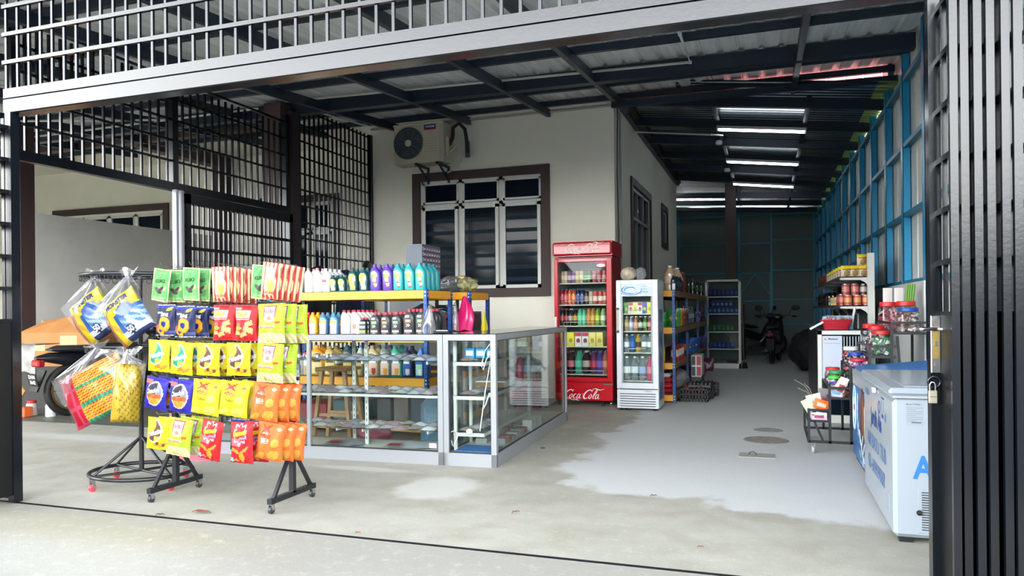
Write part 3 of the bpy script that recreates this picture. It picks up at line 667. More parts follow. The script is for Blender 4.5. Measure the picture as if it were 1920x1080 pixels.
# ---- plastic packets of spare parts lying on the glass shelves
def packet(w, h, col, hdr, seed):
    b = MB(); rr = random.Random(seed)
    m = mat('packet_%s' % col, col, .5); mh = mat('packet_%s' % hdr, hdr, .5)
    def s(u, v): return ((u-.5)*w, (v-.5)*h, .004+.026*math.sin(PI*u)*math.sin(PI*v)+.003*rr.uniform(-1, 1))
    b.sheet(7, 6, s, film2)
    def s2(u, v): return ((u-.5)*w*.8, (v-.5)*h*.7, .003+.026*math.sin(PI*u)*math.sin(PI*v))
    b.sheet(5, 4, s2, m); b.box((-w/2, h*.36, .001), (w/2, h*.5, .004), mh)
    return b
kinds = [('8d8f94', 'd6d6d6'), ('7b3038', 'dcdcdc'), ('c9c8c6', '8c1f2a'), ('55585f', 'e2e2e2'), ('a08d86', 'c9c9c9'), ('9aa3c4', 'e8e8ee')]
protos = []
for i, (c, h_) in enumerate(kinds):
    protos.append(packet(.13+.01*(i % 3), .085+.01*(i % 2), c, h_, i))
kindname = ['grey', 'dark red', 'white', 'charcoal', 'brownish', 'pale blue']
made = {}
def place_packet(k, p, rz, tilt, label, group):
    if k not in made:
        o = protos[k].build('parts_packet'); tag(o, label, 'packet', group); made[k] = o
        o.location = p; o.rotation_euler = (tilt, 0, rz)
    else:
        o = dup(made[k], p, label, group, rot=(tilt, 0, rz))
    return o
rr = random.Random(3)
for z, (ks, nm) in {.80: ((5, 2, 5), 'top'), .53: ((1, 2, 0, 4), 'middle'), .24: ((4, 1, 3, 2), 'lower')}.items():
    x = -1.58 if z == .80 else -2.5; cnt = 0
    while x < -.56:
        for row in range(2):
            k = ks[(cnt+row) % len(ks)]; 
            if z == .80 and x < -1.0: k = 2 if row else 5
            yy = .17+.13*row+rr.uniform(-.03, .03)
            place_packet(k, cpt(x, yy, z+.009+.012*row), RZ+rr.uniform(-.7, .7), rr.uniform(-.05, .28), '%s packet on the %s shelf of the long counter, %s row, %s from left' % (kindname[k], nm, ('front', 'back')[row], ORD[cnt]), 'parts packets on the %s glass shelf' % nm)
        x += .125; cnt += 1
for z, nm in ((.80, 'top'), (.53, 'middle'), (.24, 'lower')):
    for i in range(6):
        k = (1, 4, 3)[i % 3]
        place_packet(k, cpt(-.29+rr.uniform(-.015, .03), .2+.12*i, z+.009), RZ+rr.uniform(-.4, .4), rr.uniform(0, .1), '%s packet on the %s shelf inside the corner counter, %s from the front' % (kindname[k], nm, ORD[i]), 'packets on the %s corner shelf' % nm)
# thumb-sized white boxed bulbs at the left of the top shelf
b = MB(); b.lathe([(0, 0), (.012, 0), (.012, .02), (.009, .028), (.009, .04), (0, .042)], whitep, 10); b.lathe([(.0125, .004), (.0125, .012)], mat('bulb_band', '54422f', .5), 10); bulb = b.build('light_bulb')
tag(bulb, 'white capped bulb on the top glass shelf, front row, first from the left', 'bulb', 'capped bulbs on the top glass shelf'); bulb.location = cpt(-2.5, .15, .809)
rr = random.Random(5)
for i in range(1, 34): dup(bulb, cpt(-2.5+.029*i+rr.uniform(-.006, .006), .14+.07*(i % 3)+rr.uniform(-.01, .01), .809), 'white capped bulb on the top glass shelf, %s row, %s from the left' % (('front', 'middle', 'back')[i % 3], ORD[i//3]), rz=rr.uniform(0, 3))
for j, (x0_, x1_, nm) in enumerate(((-1.55, -1.2, 'left'), (-1.0, -.6, 'right'))):
    b = MB(); rr = random.Random(j+40)
    b.sheet(8, 6, lambda u, v: cpt(x0_+(x1_-x0_)*u, .06+.3*v, .104+.012*math.sin(5*u+3*v)**2), mat('leaflet_%d' % j, ('9aa0a6', 'b6bbc0')[j], .4))
    b.sheet(4, 3, lambda u, v: cpt(x0_+.03+.12*u, .08+.1*v, .121+.004*u), mat('leaflet_red', '9c3434', .5)); tag(b.build('flat_packet'), 'flat clear packet lying on the floor of the long counter, %s one' % nm, 'packet')
# corner counter contents
def cbox(name, x0_, x1_, y0_, y1_, z0_, z1_, m, label, cat='box', extra=None):
    b = MB(); b.box((x0_, y0_, z0_), (x1_, y1_, z1_), m, CT, bev=.002)
    if extra: extra(b)
    return tag(b.build(name), label, cat)
wh = mat('white_card', 'd5d6d6', .6); bl = mat('cyan_card', '1d86bd', .5); kraft = mat('kraft_card', '8a6a50', .8)
for i in range(3):
    cbox('small_carton', -.33+.09*i, -.25+.09*i, .22, .30, .827, .905, bl, 'small blue and white carton on the top corner shelf, %s' % nth(i, 3), extra=lambda b, i=i: b.box((-.32+.09*i, .2185, .845), (-.26+.09*i, .2195, .885), wh, CT))
cbox('flat_carton', -.36, -.1, .55, .95, .56, .61, wh, 'white and brown flat carton on the middle shelf of the corner counter', extra=lambda b: b.box((-.36, .5485, .562), (-.1, .5495, .60), kraft, CT))
for i in range(3):
    cbox('small_white_carton', -.12+.0*i, -.03, 1.15+.13*i, 1.26+.13*i, .1, .2, wh, 'small white carton on the floor of the corner counter, %s' % nth(i, 3))
cbox('blue_sheet', -.37, -.05, .06, .33, .101, .108, mat('blue_card', '3f6fae', .5), 'blue flat sheet lying on the floor of the corner counter', 'sheet')
rr = random.Random(9)
for i in range(16):
    y = .45+.12*(i % 8); x = -.33+.16*(i//8)
    cbox('part_box', x, x+.1, y, y+.09, .1, .13+rr.uniform(0, .03), mat('boxcol_%d' % (i % 4), ('9a9ea2', 'b35a52', '7f8aa5', 'c0c2c0')[i % 4], .5), '%s box on the corner counter floor, %s row, %s from the front' % (('grey', 'red', 'bluish', 'pale')[i % 4], ('left', 'right')[i//8], ORD[i % 8]), extra=None)
b = MB(); rr = random.Random(11)
b.sheet(14, 12, lambda u, v: cpt(-.38+.3*u, 1.5+.5*v, .62+.14*math.sin(PI*u)*math.sin(PI*v)+.02*math.sin(17*u+9*v)+.012*math.sin(23*v-11*u)), mat('black_bag_film', '33383c', .25)); tag(b.build('black_bag'), 'crumpled black plastic bag inside the corner counter', 'bag')
wc = mat('white_cable', 'd8dade', .4)
b = MB(); b.tube([cpt(*p) for p in ((-.05, .055, .96), (-.10, .055, .9), (-.135, .055, .78), (-.12, .055, .745), (-.09, .05, .83), (-.055, .045, .87))], .004, wc, 6); b.tube([cpt(*p) for p in ((-.05, .05, .86), (-.1, .05, .6), (-.13, .05, .4), (-.15, .05, .27))], .004, wc, 6); b.tube([cpt(*p) for p in ((-.125, .05, .44), (-.1, .05, .48), (-.07, .05, .56))], .005, wc, 6)
b.tube([cpt(-.38+.03*math.cos(t)*(1+.3*math.sin(3*t)), .07+.02*math.sin(t*2), .2+.06*math.sin(t)) for t in [i*.6 for i in range(33)]], .004, wc, 6)
ec = b.build('extension_cord'); tag(ec, 'white extension cord hanging inside the glass of the corner counter', 'cord')
b = MB(); b.lathe([(0, 0), (.022, 0), (.026, .01), (.02, .03), (0, .035)], wc, 14, CT @ Matrix.Translation((-.24, .07, .255)) @ Matrix.Rotation(1.2, 4, 'X')); b.build('plug', ec)
for z in (.86, .54): b = MB(); b.box(cpt(-.075, .04, z), cpt(-.03, .07, z+.03), wc, bev=.004); b.build('plug', ec)

# ---- boltless racks: blue perforated posts, yellow beams
def rack(name, X0, X1, Y0, Y1, zs, H, label, mats=(yel, yel), mid=(), cat='shelf rack'):
    g = thing(name, ((X0+X1)/2, (Y0+Y1)/2, 0), label, cat)
    p = .038; hole = mat('slot_dark', '0b1d3c', .6); bolt = mat('bolt_white', 'd5dde8', .4)
    ys = [Y0, *mid, Y1]
    for x in (X0, X1-p):
        for y in ys:
            yy = min(y, Y1-p)
            b = MB(); b.box((x, yy, 0), (x+p, yy+.004, H), blu); xs = x if x == X0 else x+p-.004; b.box((xs, yy, 0), (xs+.004, yy+p, H), blu)
            z = .05
            while z < H-.03: b.box((x+.014, yy-.0006, z), (x+.022, yy+.0046, z+.02), hole); b.box((xs-.0006, yy+.014, z), (xs+.0046, yy+.022, z+.02), hole); z += .05
            for zz_ in zs:
                for dz in (-.02, -.055): b.box((x+.012, yy-.0015, zz_+dz), (x+.024, yy, zz_+dz+.012), bolt); b.box((xs+.004, yy+.012, zz_+dz), (xs+.0055, yy+.024, zz_+dz+.012), bolt)
            b.build('post', g)
    for z in zs:
        for (a, c) in (((X0+p, Y0), (X1-p, Y0+.03)), ((X0+p, Y1-.03), (X1-p, Y1))):
            b = MB(); b.box((a[0], a[1]+.003, z-.075), (c[0], c[1]-.003, z), mats[0]); b.box((a[0], a[1]+.001, z-.045), (c[0], c[1]-.001, z-.042), mats[0]); b.build('beam', g)
        for x in (X0, X1-.03):
            b = MB(); b.box((x+.003, Y0+p, z-.075), (x+.027, Y1-p, z), mats[1]); b.box((x+.001, Y0+p, z-.045), (x+.029, Y1-p, z-.042), mats[1]); b.build('beam', g)
        b = MB(); b.box((X0+.01, Y0+.01, z), (X1-.01, Y1-.01, z+.008), brd); b.build('shelf_board', g)
    return g
RZS = (.13, .565, .985, 1.402)
rack('storage_rack', -4.82, -3.04, 6.35, 6.95, RZS, 1.41, 'blue and yellow rack of engine oil standing behind the long glass counter')
rack('storage_rack', -4.3, -2.98, 7.28, 7.86, RZS, 1.41, 'blue and yellow rack behind the oil rack, holding red tool drawers and the pink bag')

# ---- oil bottles
def rr_section(w, d, n=20, e=3.2):
    out_ = []
    for k in range(n):
        t = 2*PI*k/n+PI/n; c, s_ = math.cos(t), math.sin(t)
        out_.append((w/2*math.copysign(abs(c)**(2/e), c), d/2*math.copysign(abs(s_)**(2/e), s_)))
    return out_
def loft(b, secs, m, n=20):
    vs = []
    for z, w, d, xs in secs:
        for x, y in rr_section(w, d, n): vs.append((x+xs, y, z))
    K = len(secs); fs = [(i*n+k, i*n+(k+1) % n, (i+1)*n+(k+1) % n, (i+1)*n+k) for i in range(K-1) for k in range(n)]
    b.add(vs, fs, m, True); b.add(vs[:n], [tuple(range(n))[::-1]], m); b.add(vs[-n:], [tuple(range(n))], m)
SHAPES = {
 'slope': [(0, .92, .9, 0), (.02, 1, 1, 0), (.62, 1, 1, 0), (.74, .88, .95, -.05), (.84, .55, .75, -.16), (.88, .36, .5, -.2), (.9, .34, .48, -.2)],
 'shoulder': [(0, .92, .9, 0), (.02, 1, 1, 0), (.6, 1, 1, 0), (.72, .92, .95, 0), (.82, .6, .8, 0), (.87, .36, .5, 0), (.9, .34, .48, 0)],
 'curvy': [(0, .9, .9, 0), (.03, 1, 1, 0), (.3, .96, 1, -.02), (.5, 1, 1, -.02), (.68, .98, 1, -.04), (.8, .7, .85, -.1), (.87, .42, .55, -.13), (.9, .4, .52, -.13)],
 'tall': [(0, .92, .9, 0), (.02, 1, 1, 0), (.55, 1, 1, 0), (.7, .9, .95, .02), (.82, .66, .8, .06), (.9, .42, .55, .06), (.92, .4, .52, .06)],
}
def bottle(shape, w, d, h, col, cap, lab, texts=(), capr=.17, name='oil_bottle'):
    """bottle mesh with neck and label; cap is a child. lab(u,v)->colour hex or None"""
    m = mat('bottle_'+col, col, .3, bump=.02, bscale=30); b = MB(); S = SHAPES[shape]
    loft(b, [(z*h, w*a, d*c, w*x) for z, a, c, x in S], m)
    def yf(x, z):
        f = z/h
        for (z0, a0, c0, x0), (z1, a1, c1, x1) in zip(S[:-1], S[1:]):
            if z0 <= f <= z1:
                t = (f-z0)/(z1-z0); W = w*(a0+(a1-a0)*t)/2; D = d*(c0+(c1-c0)*t)/2; xs = w*(x0+(x1-x0)*t); q = min(1, abs(x-xs)/W)
                return -D*(1-q**3.2)**(1/3.2)-.0012
        return -d/2-.0012
    nx, nz = 10, 16
    for i in range(nx):
        for j in range(nz):
            u0, u1 = i/nx, (i+1)/nx; v0, v1 = j/nz, (j+1)/nz; c = lab((u0+u1)/2, (v0+v1)/2)
            if c is None: continue
            P = [(-w*.42+w*.84*u, h*.06+h*.68*v) for u, v in ((u0, v0), (u1, v0), (u1, v1), (u0, v1))]
            b.add([(x, yf(x, z), z) for x, z in P], [(0, 1, 2, 3)], mat('ink_'+c, c, .4))
    for t, sz, c, v in texts: b.text(t, sz*h, mat('ink_'+c, c, .4), lambda x, y, v=v: (x, yf(x, h*v+y)-.0008, h*v+y), bold=.02)
    o = b.build(name)
    xs = w*S[-1][3]; z0 = S[-1][0]*h; cm = mat('cap_'+cap, cap, .35); b = MB(); r_ = w*capr
    b.lathe([(r_, z0-.02*h), (r_, h*.985), (r_*.9, h), (0, h)], cm, 16, Matrix.Translation((xs, 0, 0)))
    b.build('cap', o, True)
    return o
def lab_round(c1, c2, c3):
    def f(u, v):
        if (u-.5)**2/.25+(v-.45)**2/.2 > 1: return None
        return c1 if v > .66 else (c2 if v > .3 else c3)
    return f
def lab_diag(bg, c1, c2):
    def f(u, v):
        if (u-.45)**2/.22+(v-.72)**2/.1 < 1: return c1 if u < .6 or v > .8 else c2
        return bg if abs(u-.5-.3*(.4-v)) < .3 and v < .6 else None
    return f
def lab_cast(u, v):   # purple and teal bottles: pale head, green-yellow block, stepped lower text
    if (u-.42)**2/.13+(v-.78)**2/.045 < 1: return 'e8c7b6' if v > .82 else ('3f9a3d' if u < .3 else 'f0d23a')
    if abs(u-.5) < .16 and .45 < v < .75: return 'e8e0c8'
    if abs(u-.55-.3*(.45-v)) < .16 and .05 < v < .45: return ('e7dccf', '6d1f2c', 'd98e4e')[int(v*14) % 3]
    return None
def lab_motul(c):
    def f(u, v):
        if abs(u-.5) > .42-.25*max(0, v-.6): return None
        if v < .14: return 'e59aab'
        if .58 < v < .78 and abs(u-.5) < .3: return c
        if .3 < v < .5 and abs(u-.5) < .22 and int(u*10+v*16) % 2: return 'c8c8c8'
        if v > .86 and abs(u-.42) < .18: return 'dfe3e6'
        return '14181c'
    return f
def lab_white(c):
    def f(u, v):
        if .55 < v < .66 and u < .55: return 'cfd4d8'
        if .2 < v < .5 and abs(u-.45) < .22: return c
        return None
    return f
def lab_shell(u, v):
    if abs(u-.45) > .42 or v > .8: return None
    if v > .62: return 'e8c040' if u > .5 else 'e08a3c'
    if v > .45: return 'e6e6e2'
    return '9db6cf' if u < .7 else 'd79db0'
def place_rows(proto, x, y, z, n, dy, nm, where, grp, rz=0):
    proto['category'] = 'bottle'; 
    for k in range(n):
        lab_ = '%s, %s' % (nm, where) if k == 0 else '%s, %s in its file, %s' % (nm, ORD[k], where)
        lab_ = ' '.join(lab_.split()[:16])
        if k == 0: proto.location = (x, y, z); proto['label'] = lab_; proto['group'] = grp; proto.rotation_euler = (0, 0, rz)
        else: dup(proto, (x, y+dy*k, z), lab_, grp, rz)
def series(mk, xs, y, z, n, dy, nm, where, grp, rz=0):
    p = mk()
    for i, x in enumerate(xs):
        q = p if i == 0 else dup(p, (x, y, z))
        place_rows(q, x, y, z, n, dy, '%s %s' % (nth(i, len(xs)) if len(xs) > 1 else 'lone', nm), where, grp, rz)
TZ = 1.411; TY = 6.44
w = 'on the yellow top shelf'
series(lambda: bottle('slope', .1, .07, .235, '6d7f86', '59686e', lambda u, v: '1c7a45' if v < .5 and u > .2 else ('c8d0d2' if v < .65 else None)), [-4.509], TY, TZ, 2, .1, 'grey oil bottle with green label', w, 'grey oil bottles')
series(lambda: bottle('curvy', .095, .07, .24, 'd8dad0', 'd08a94', lambda u, v: 'd9e3c8' if .1 < v < .6 else None), [-4.394, -4.288], TY, TZ, 2, .1, 'pale pink-capped bottle wrapped in clear film', w, 'film wrapped pale bottles')
series(lambda: bottle('slope', .1, .07, .235, 'd9dcdf', 'c9cdd0', lambda u, v: 'c23a52' if .5 < v < .68 and u < .6 else ('b4b8c4' if .1 < v < .4 and abs(u-.5) < .3 else None)), [-4.182], TY, TZ, 4, .085, 'white oil bottle with red block', w, 'white oil bottles')
series(lambda: bottle('curvy', .085, .06, .165, '174a4c', '12393b', lab_diag('c9cf9a', 'e9c53a', 'e8e8e8')), [-4.095, -3.997], TY-.02, TZ, 2, .09, 'short dark green oil bottle', w, 'short dark green oil bottles')
series(lambda: bottle('curvy', .1, .07, .23, '1a4f52', '12393b', lab_diag('d8cb3a', 'e9c53a', 'e8e8e8')), [-3.882], TY, TZ, 3, .09, 'tall dark green oil bottle with yellow stripe', w, 'tall dark green oil bottles')
series(lambda: bottle('curvy', .1, .07, .235, '1a4f52', '12393b', lab_diag('a9b4bc', 'e9c53a', 'e8e8e8')), [-3.761], TY, TZ, 3, .09, 'tall dark green oil bottle with silver stripe', w, 'tall dark green oil bottles')
series(lambda: bottle('curvy', .108, .075, .26, '5a3fa0', '4b348c', lab_cast), [-3.631, -3.496], TY, TZ, 4, .1, 'purple oil bottle', w, 'purple oil bottles')
series(lambda: bottle('curvy', .108, .075, .262, '2f9aa0', '1f7b80', lab_cast), [-3.379, -3.259, -3.142], TY, TZ, 4, .1, 'teal oil bottle', w, 'teal oil bottles')
LZ = .994; w = 'on the shelf just above the counter'
series(lambda: bottle('curvy', .09, .065, .215, 'c02334', 'b31f2f', lab_shell), [-4.458], TY, LZ, 4, .09, 'red oil bottle with red cap', w, 'red oil bottles')
series(lambda: bottle('curvy', .09, .065, .21, 'e3a81c', 'd99c14', lab_shell), [-4.347], TY, LZ, 4, .09, 'yellow oil bottle with yellow cap', w, 'yellow oil bottles')
series(lambda: bottle('curvy', .095, .065, .21, '3d6f92', '33617f', lab_shell), [-4.225, -4.101], TY, LZ, 3, .09, 'steel blue oil bottle', w, 'steel blue oil bottles')
series(lambda: bottle('slope', .098, .07, .23, 'dcdcda', 'c32b3a', lab_white('a9a38a')), [-3.973], TY, LZ, 3, .085, 'white oil bottle with olive picture', w, 'white red-capped oil bottles')
series(lambda: bottle('slope', .105, .07, .232, 'dcdcda', 'c32b3a', lab_white('8a6a5c')), [-3.857], TY, LZ, 6, .085, 'white oil bottle with brown picture', w, 'white red-capped oil bottles')
series(lambda: bottle('shoulder', .078, .05, .155, '202428', 'c32b3a', lambda u, v: ('c9c83a', '23262a', '7f9cc2', '23262a', 'c9c9c9')[min(4, int(v*5))]), [-3.761], TY-.03, LZ, 2, .07, 'short banded black and yellow bottle', w, 'banded bottles')
for px, c, t, hh in ((-3.642, '6cc04a', '5100', .205), (-3.525, 'd9702a', '7100', .205), (-3.408, '6cc04a', '5100', .208)):
    series(lambda: bottle('shoulder', .108, .07, hh, '3a3d42', 'b5303f', lab_motul(c), ((t, .06, 'e8e8e8', .52),), name='oil_bottle'), [px], TY, LZ, 4, .09, ('short black oil bottle with orange print' if c[0] == 'd' else ('short black oil bottle by the white ones' if hh < .207 else 'short black oil bottle by the tall ones')), 'counter shelf', 'short black oil bottles')
for px, c, t in ((-3.27, 'd9702a', '7100'), (-3.142, '6cc04a', '5100')):
    series(lambda: bottle('shoulder', .118, .075, .235, '3a3d42', 'b5303f', lab_motul(c), ((t, .06, 'e8e8e8', .52),)), [px], TY, LZ, 4, .09, 'tall black bottle with %s print' % ('green' if c[0] == '6' else 'orange'), w, 'tall black oil bottles')
series(lambda: bottle('shoulder', .11, .075, .235, '24272b', 'b5303f', lambda u, v: 'c9cdd1' if .2 < v < .5 and abs(u-.5) < .2 else None), [-3.143], 6.8, LZ, 1, .09, 'black red-capped bottle right of the blue post', 'at the rack end', 'black bottle')
# big jugs on the third shelf, seen through the glass
w = 'on the shelf seen through the counter glass'; BZ = .574
def lab_jug(a, b_, c):
    def f(u, v): return a if v > .55 and abs(u-.5) < .35 else (b_ if .3 < v < .55 and abs(u-.5) < .38 else (c if (u-.6)**2+(v-.2)**2 < .05 else (b_ if v < .3 and abs(u-.5) < .38 else None)))
    return f
series(lambda: bottle('shoulder', .09, .07, .22, 'c9c9c4', 'c32b3a', lab_jug('e8e8e8', '6d4a40', 'c9a24a')), [-4.515], TY, BZ, 2, .1, 'small white jug with red cap', w, 'small jugs')
series(lambda: bottle('shoulder', .09, .07, .215, 'cfcfc8', 'e0b028', lab_jug('e8e8e8', 'b9a070', 'c9a24a')), [-4.42], TY, BZ, 2, .1, 'small white jug with yellow cap', w, 'small jugs')
series(lambda: bottle('slope', .17, .1, .3, 'd18a1c', 'd18a1c', lab_jug('35261c', 'd8c48a', '7a6a3a')), [-4.288], TY, BZ, 2, .13, 'orange oil jug', w, 'orange jugs')
series(lambda: bottle('slope', .15, .1, .29, 'b49a55', '8e7a42', lab_jug('5a4630', 'd8c88a', '7a6a3a')), [-4.138], TY, BZ, 2, .13, 'tan oil jug', w, 'tan jugs')
series(lambda: bottle('slope', .14, .1, .3, '2c4350', '22343e', lab_jug('1c2a33', 'b9a24a', '7a6a3a')), [-3.936], TY, BZ, 2, .13, 'dark slate oil jug', w, 'slate jugs')
series(lambda: bottle('tall', .085, .07, .3, '8a8f88', '1a62b4', lab_jug('2a2a33', 'b5a15a', 'c9a24a')), [-3.815], TY, BZ, 2, .1, 'grey jug with blue cap', w, 'blue capped jugs')
series(lambda: bottle('slope', .13, .09, .3, 'a89a6a', '8e8358', lab_jug('e8ebe8', 'e0b9a8', 'a5332c')), [-3.654], TY, BZ, 2, .13, 'gold oil jug with apple picture', w, 'gold jugs')
series(lambda: bottle('slope', .13, .09, .3, '6d7376', '55595c', lab_jug('e8ebe8', 'e2c2b4', 'd79b2a')), [-3.525], TY, BZ, 2, .13, 'grey oil jug with fruit picture', w, 'grey jugs')
series(lambda: bottle('slope', .13, .09, .3, '2f8a70', '24705a', lab_jug('e8ebe8', 'e2c2b4', 'd79b2a')), [-3.403], TY, BZ, 2, .13, 'green oil jug with fruit picture', w, 'green jugs')
series(lambda: bottle('slope', .12, .09, .29, '24304a', '1c263c', lab_jug('d8dde6', '2c56a0', 'c8c8c8')), [-3.287], TY, BZ, 2, .13, 'navy oil jug', w, 'navy jugs')
series(lambda: bottle('tall', .1, .08, .28, '2459a0', '2459a0', lab_jug('2459a0', '9fd0b8', 'dfe3e6')), [-3.157], TY, BZ, 2, .1, 'blue and white coolant jug', w, 'coolant jugs')
# ---- things behind the counter
g = thing('parts_drawer_cabinet', (-3.24, 6.75, 1.41), 'grey parts cabinet with rows of small clear drawers at the rack end', 'drawer cabinet')
grc = mat('slate_grey_steel', '4b535e', .5); b = MB(); b.box((-3.34, 6.52, 1.411), (-3.17, 6.94, 1.86), grc); b.build('body', g)
dm = mat('smoky_drawer', '6e6578', .3); zz0 = 1.42
for r_, (n_, hh) in enumerate(((3, .075), (4, .072), (5, .055), (6, .045), (6, .045), (7, .045), (7, .045))):
    for k in range(n_):
        y0_ = 6.53+.40*k/n_; b = MB(); b.box((-3.171, y0_+.004, zz0+.003), (-3.162, y0_+.40/n_-.004, zz0+hh-.004), dm); b.box((-3.163, y0_+.2/n_-.006, zz0+hh*.3), (-3.156, y0_+.2/n_+.006, zz0+hh*.5), mat('drawer_tag', 'c9c2cc', .5)); b.build('drawer', g)
    zz0 += hh+.006
def blob_bag(c, r, m, seed, label, name='plastic_bag', flat=.75, amp=.16, cat='bag'):
    b = MB(); rr = random.Random(seed); ph = [rr.uniform(0, 6) for _ in range(6)]; fr = [rr.uniform(2, 7) for _ in range(6)]
    def f(u, v):
        t = 2*PI*u; p = PI*(v-.5); k = 1+amp*(math.sin(fr[0]*t//1*0+int(fr[0])*t+ph[0]+3*p)+math.sin(int(fr[1])*t+ph[1]-5*p)*.6+math.sin(int(fr[2]+4)*t+ph[2])*.4*math.cos(p))
        return (c[0]+r[0]*k*math.cos(p)*math.cos(t), c[1]+r[1]*k*math.cos(p)*math.sin(t), c[2]+r[2]*(k*math.sin(p)+1)*flat)
    b.sheet(28, 16, f, m); return tag(b.build(name), label, cat)
blob_bag((-3.3, 7.52, 1.412), (.2, .17, .11), film, 3, 'crumpled clear plastic bag of parts on top of the second rack')
blob_bag((-3.1, 7.5, 1.412), (.1, .15, .10), glassmat('yellow_film', (.9, .88, .6), .06, .15, .35, (.72, .68, .35)), 4, 'yellowish plastic bag at the right end of the second rack top')
blob_bag((-3.3, 7.52, 1.415), (.14, .12, .07), mat('grey_rubber_parts', '5a5e60', .6), 8, 'grey rubber parts inside the clear bag on the rack top', 'rubber_parts', cat='parts')
b = MB(); b.box((-3.3, 7.66, 1.5), (-3.2, 7.67, 1.60), blackp); b.box((-3.295, 7.658, 1.565), (-3.205, 7.6595, 1.59), mat('sign_yellow', 'b5a22c', .5)); b.box((-3.295, 7.66, 1.41), (-3.28, 7.68, 1.5), blackp); tag(b.build('card_sign'), 'small black and yellow card standing behind the bags on the rack', 'sign')
# hanging bags
def hang_bag(x, y, zt, zb, w_, m, label, name='plastic_bag', th=.05, seed=1, cat='bag'):
    b = MB(); rr = random.Random(seed); a_ = [rr.uniform(0, 6) for _ in range(4)]
    def f(u, v):
        t = 2*PI*u; wv = .12+.88*min(1, (v/.7))**.8; k = 1+.12*math.sin(5*t+a_[0]+4*v)+.08*math.sin(9*t+a_[1])
        return (x+w_/2*wv*k*math.cos(t)+.1*w_*math.sin(3*v+a_[2]), y+th*wv*k*math.sin(t), zt+(zb-zt)*v+.01*math.sin(4*t)*v)
    b.sheet(26, 14, f, m); return tag(b.build(name), label, cat)
pink = mat('hot_pink_film', 'd3186a', .3, coat=.3)
hang_bag(-3.03, 7.22, 1.36, 1.0, .2, pink, 'bright pink plastic bag hanging from the corner post of the second rack', seed=2)
hang_bag(-2.91, 7.5, 1.2, .96, .06, mat('yellow_film_bag', 'd8c52a', .35), 'small yellow bag hanging behind the bright pink bag', seed=5)
hang_bag(-3.0, 6.31, 1.27, 1.0, .13, film, 'clear plastic bag hanging on the blue post beside the black bottles', seed=3)
hang_bag(-3.08, 7.1, 1.3, 1.0, .09, film2, 'narrow clear plastic bag hanging left of the bright pink bag', seed=4)
b = MB(); b.box((-3.13, 6.2, 1.028), (-2.95, 6.28, 1.033), blackp); b.build
tabp = MB(); tabp.box((-2.56, 5.45, 1.027), (-2.42, 5.52, 1.045), blackp, bev=.004); tabp.box((-2.54, 5.47, 1.045), (-2.44, 5.48, 1.05), whitep); tag(tabp.build('card_terminal'), 'black card terminal lying on the counter near the blue rack post', 'terminal')
# red tool chest on the second rack
g = thing('tool_chest', (-3.45, 7.55, .994), 'red tool chest with three drawers on the second rack', 'tool chest')
rdm = mat('tool_red', 'a3142a', .35); b = MB(); b.box((-3.8, 7.4, .994), (-3.04, 7.75, 1.18), blackp); b.build('body', g)
for k in range(3): b = MB(); b.box((-3.78, 7.385, 1.0+.058*k), (-3.06, 7.4, 1.05+.058*k), rdm, bev=.003); b.box((-3.75, 7.378, 1.035+.058*k), (-3.09, 7.386, 1.043+.058*k), rdm); b.build('drawer', g)
b = MB(); b.box((-3.8, 7.4, 1.18), (-3.04, 7.75, 1.2), mat('steel_grey_lid', '5d636a', .4)); b.tube([(-3.6, 7.45, 1.2), (-3.6, 7.45, 1.235), (-3.25, 7.45, 1.235), (-3.25, 7.45, 1.2)], .008, chrome, 8); b.build('lid', g)
b = MB(); b.tube([(-3.55, 7.6, 1.22), (-3.48, 7.6, 1.25), (-3.38, 7.62, 1.22)], .03, mat('cobalt', '1d5fa8', .4), 10); tag(b.build('blue_tool'), 'blue tool lying on the lid of the red tool chest', 'tool')
# stacked trays and black frame behind the counter end
b = MB()
for z in (1.0, 1.12, 1.26, 1.36): b.box((-3.4, 7.3, z), (-3.15, 7.37, z+.012), blackp)
for x in (-3.4, -3.16): b.box((x, 7.3, .994), (x+.012, 7.37, 1.37), blackp)
tag(b.build('letter_tray'), 'black open tray stand between the two racks', 'tray')
# dark folded rubber mats leaning
b = MB(); b.add([(-3.55, 6.9, 1.2), (-3.33, 6.9, 1.30), (-3.1, 6.9, 1.19), (-3.1, 6.93, 1.0), (-3.55, 6.93, 1.0), (-3.33, 6.97, 1.29)], [(0, 1, 2, 3, 4), (1, 5, 2), (0, 5, 1)], mat('grey_mat', '44464a', .7)); tag(b.build('rubber_mat'), 'dark folded rubber mat leaning behind the black oil bottles', 'mat')
# clothes hanging on the barred fence
def cloth(x, y, z0_, z1_, w_, m, label, seed, lean=0):
    b = MB(); rr = random.Random(seed); a_ = [rr.uniform(0, 6) for _ in range(4)]
    def f(u, v):
        k = .45+.55*min(1, v*2.2); return (x+.05+.03*math.sin(8*u+a_[0])+.02*math.sin(5*v+a_[1]), y+(u-.5)*w_*k+lean*v, z1_+(z0_-z1_)*v+.03*math.sin(3*u+a_[2])*(1-v))
    b.sheet(18, 14, f, m); b.sheet(18, 14, lambda u, v: tuple(a+(.03 if i == 0 else 0) for i, a in enumerate(f(1-u, v))), m); return tag(b.build('jacket'), label, 'jacket')
navy = mat('navy_cloth', '141e38', .9); blk = mat('black_cloth', '14161c', .9)
cloth(-5.45, 8.05, .9, 1.78, .5, blk, 'black jacket hanging on the barred fence left of the purple bottles', 1)
cloth(-5.42, 8.75, .8, 1.75, .6, navy, 'navy coverall hanging on the barred fence right of the black jacket', 2)
cloth(-5.42, 9.2, .9, 1.7, .3, mat('slate_cloth', '26324a', .9), 'slate blue shirt hanging at the fence end by the house wall', 5)
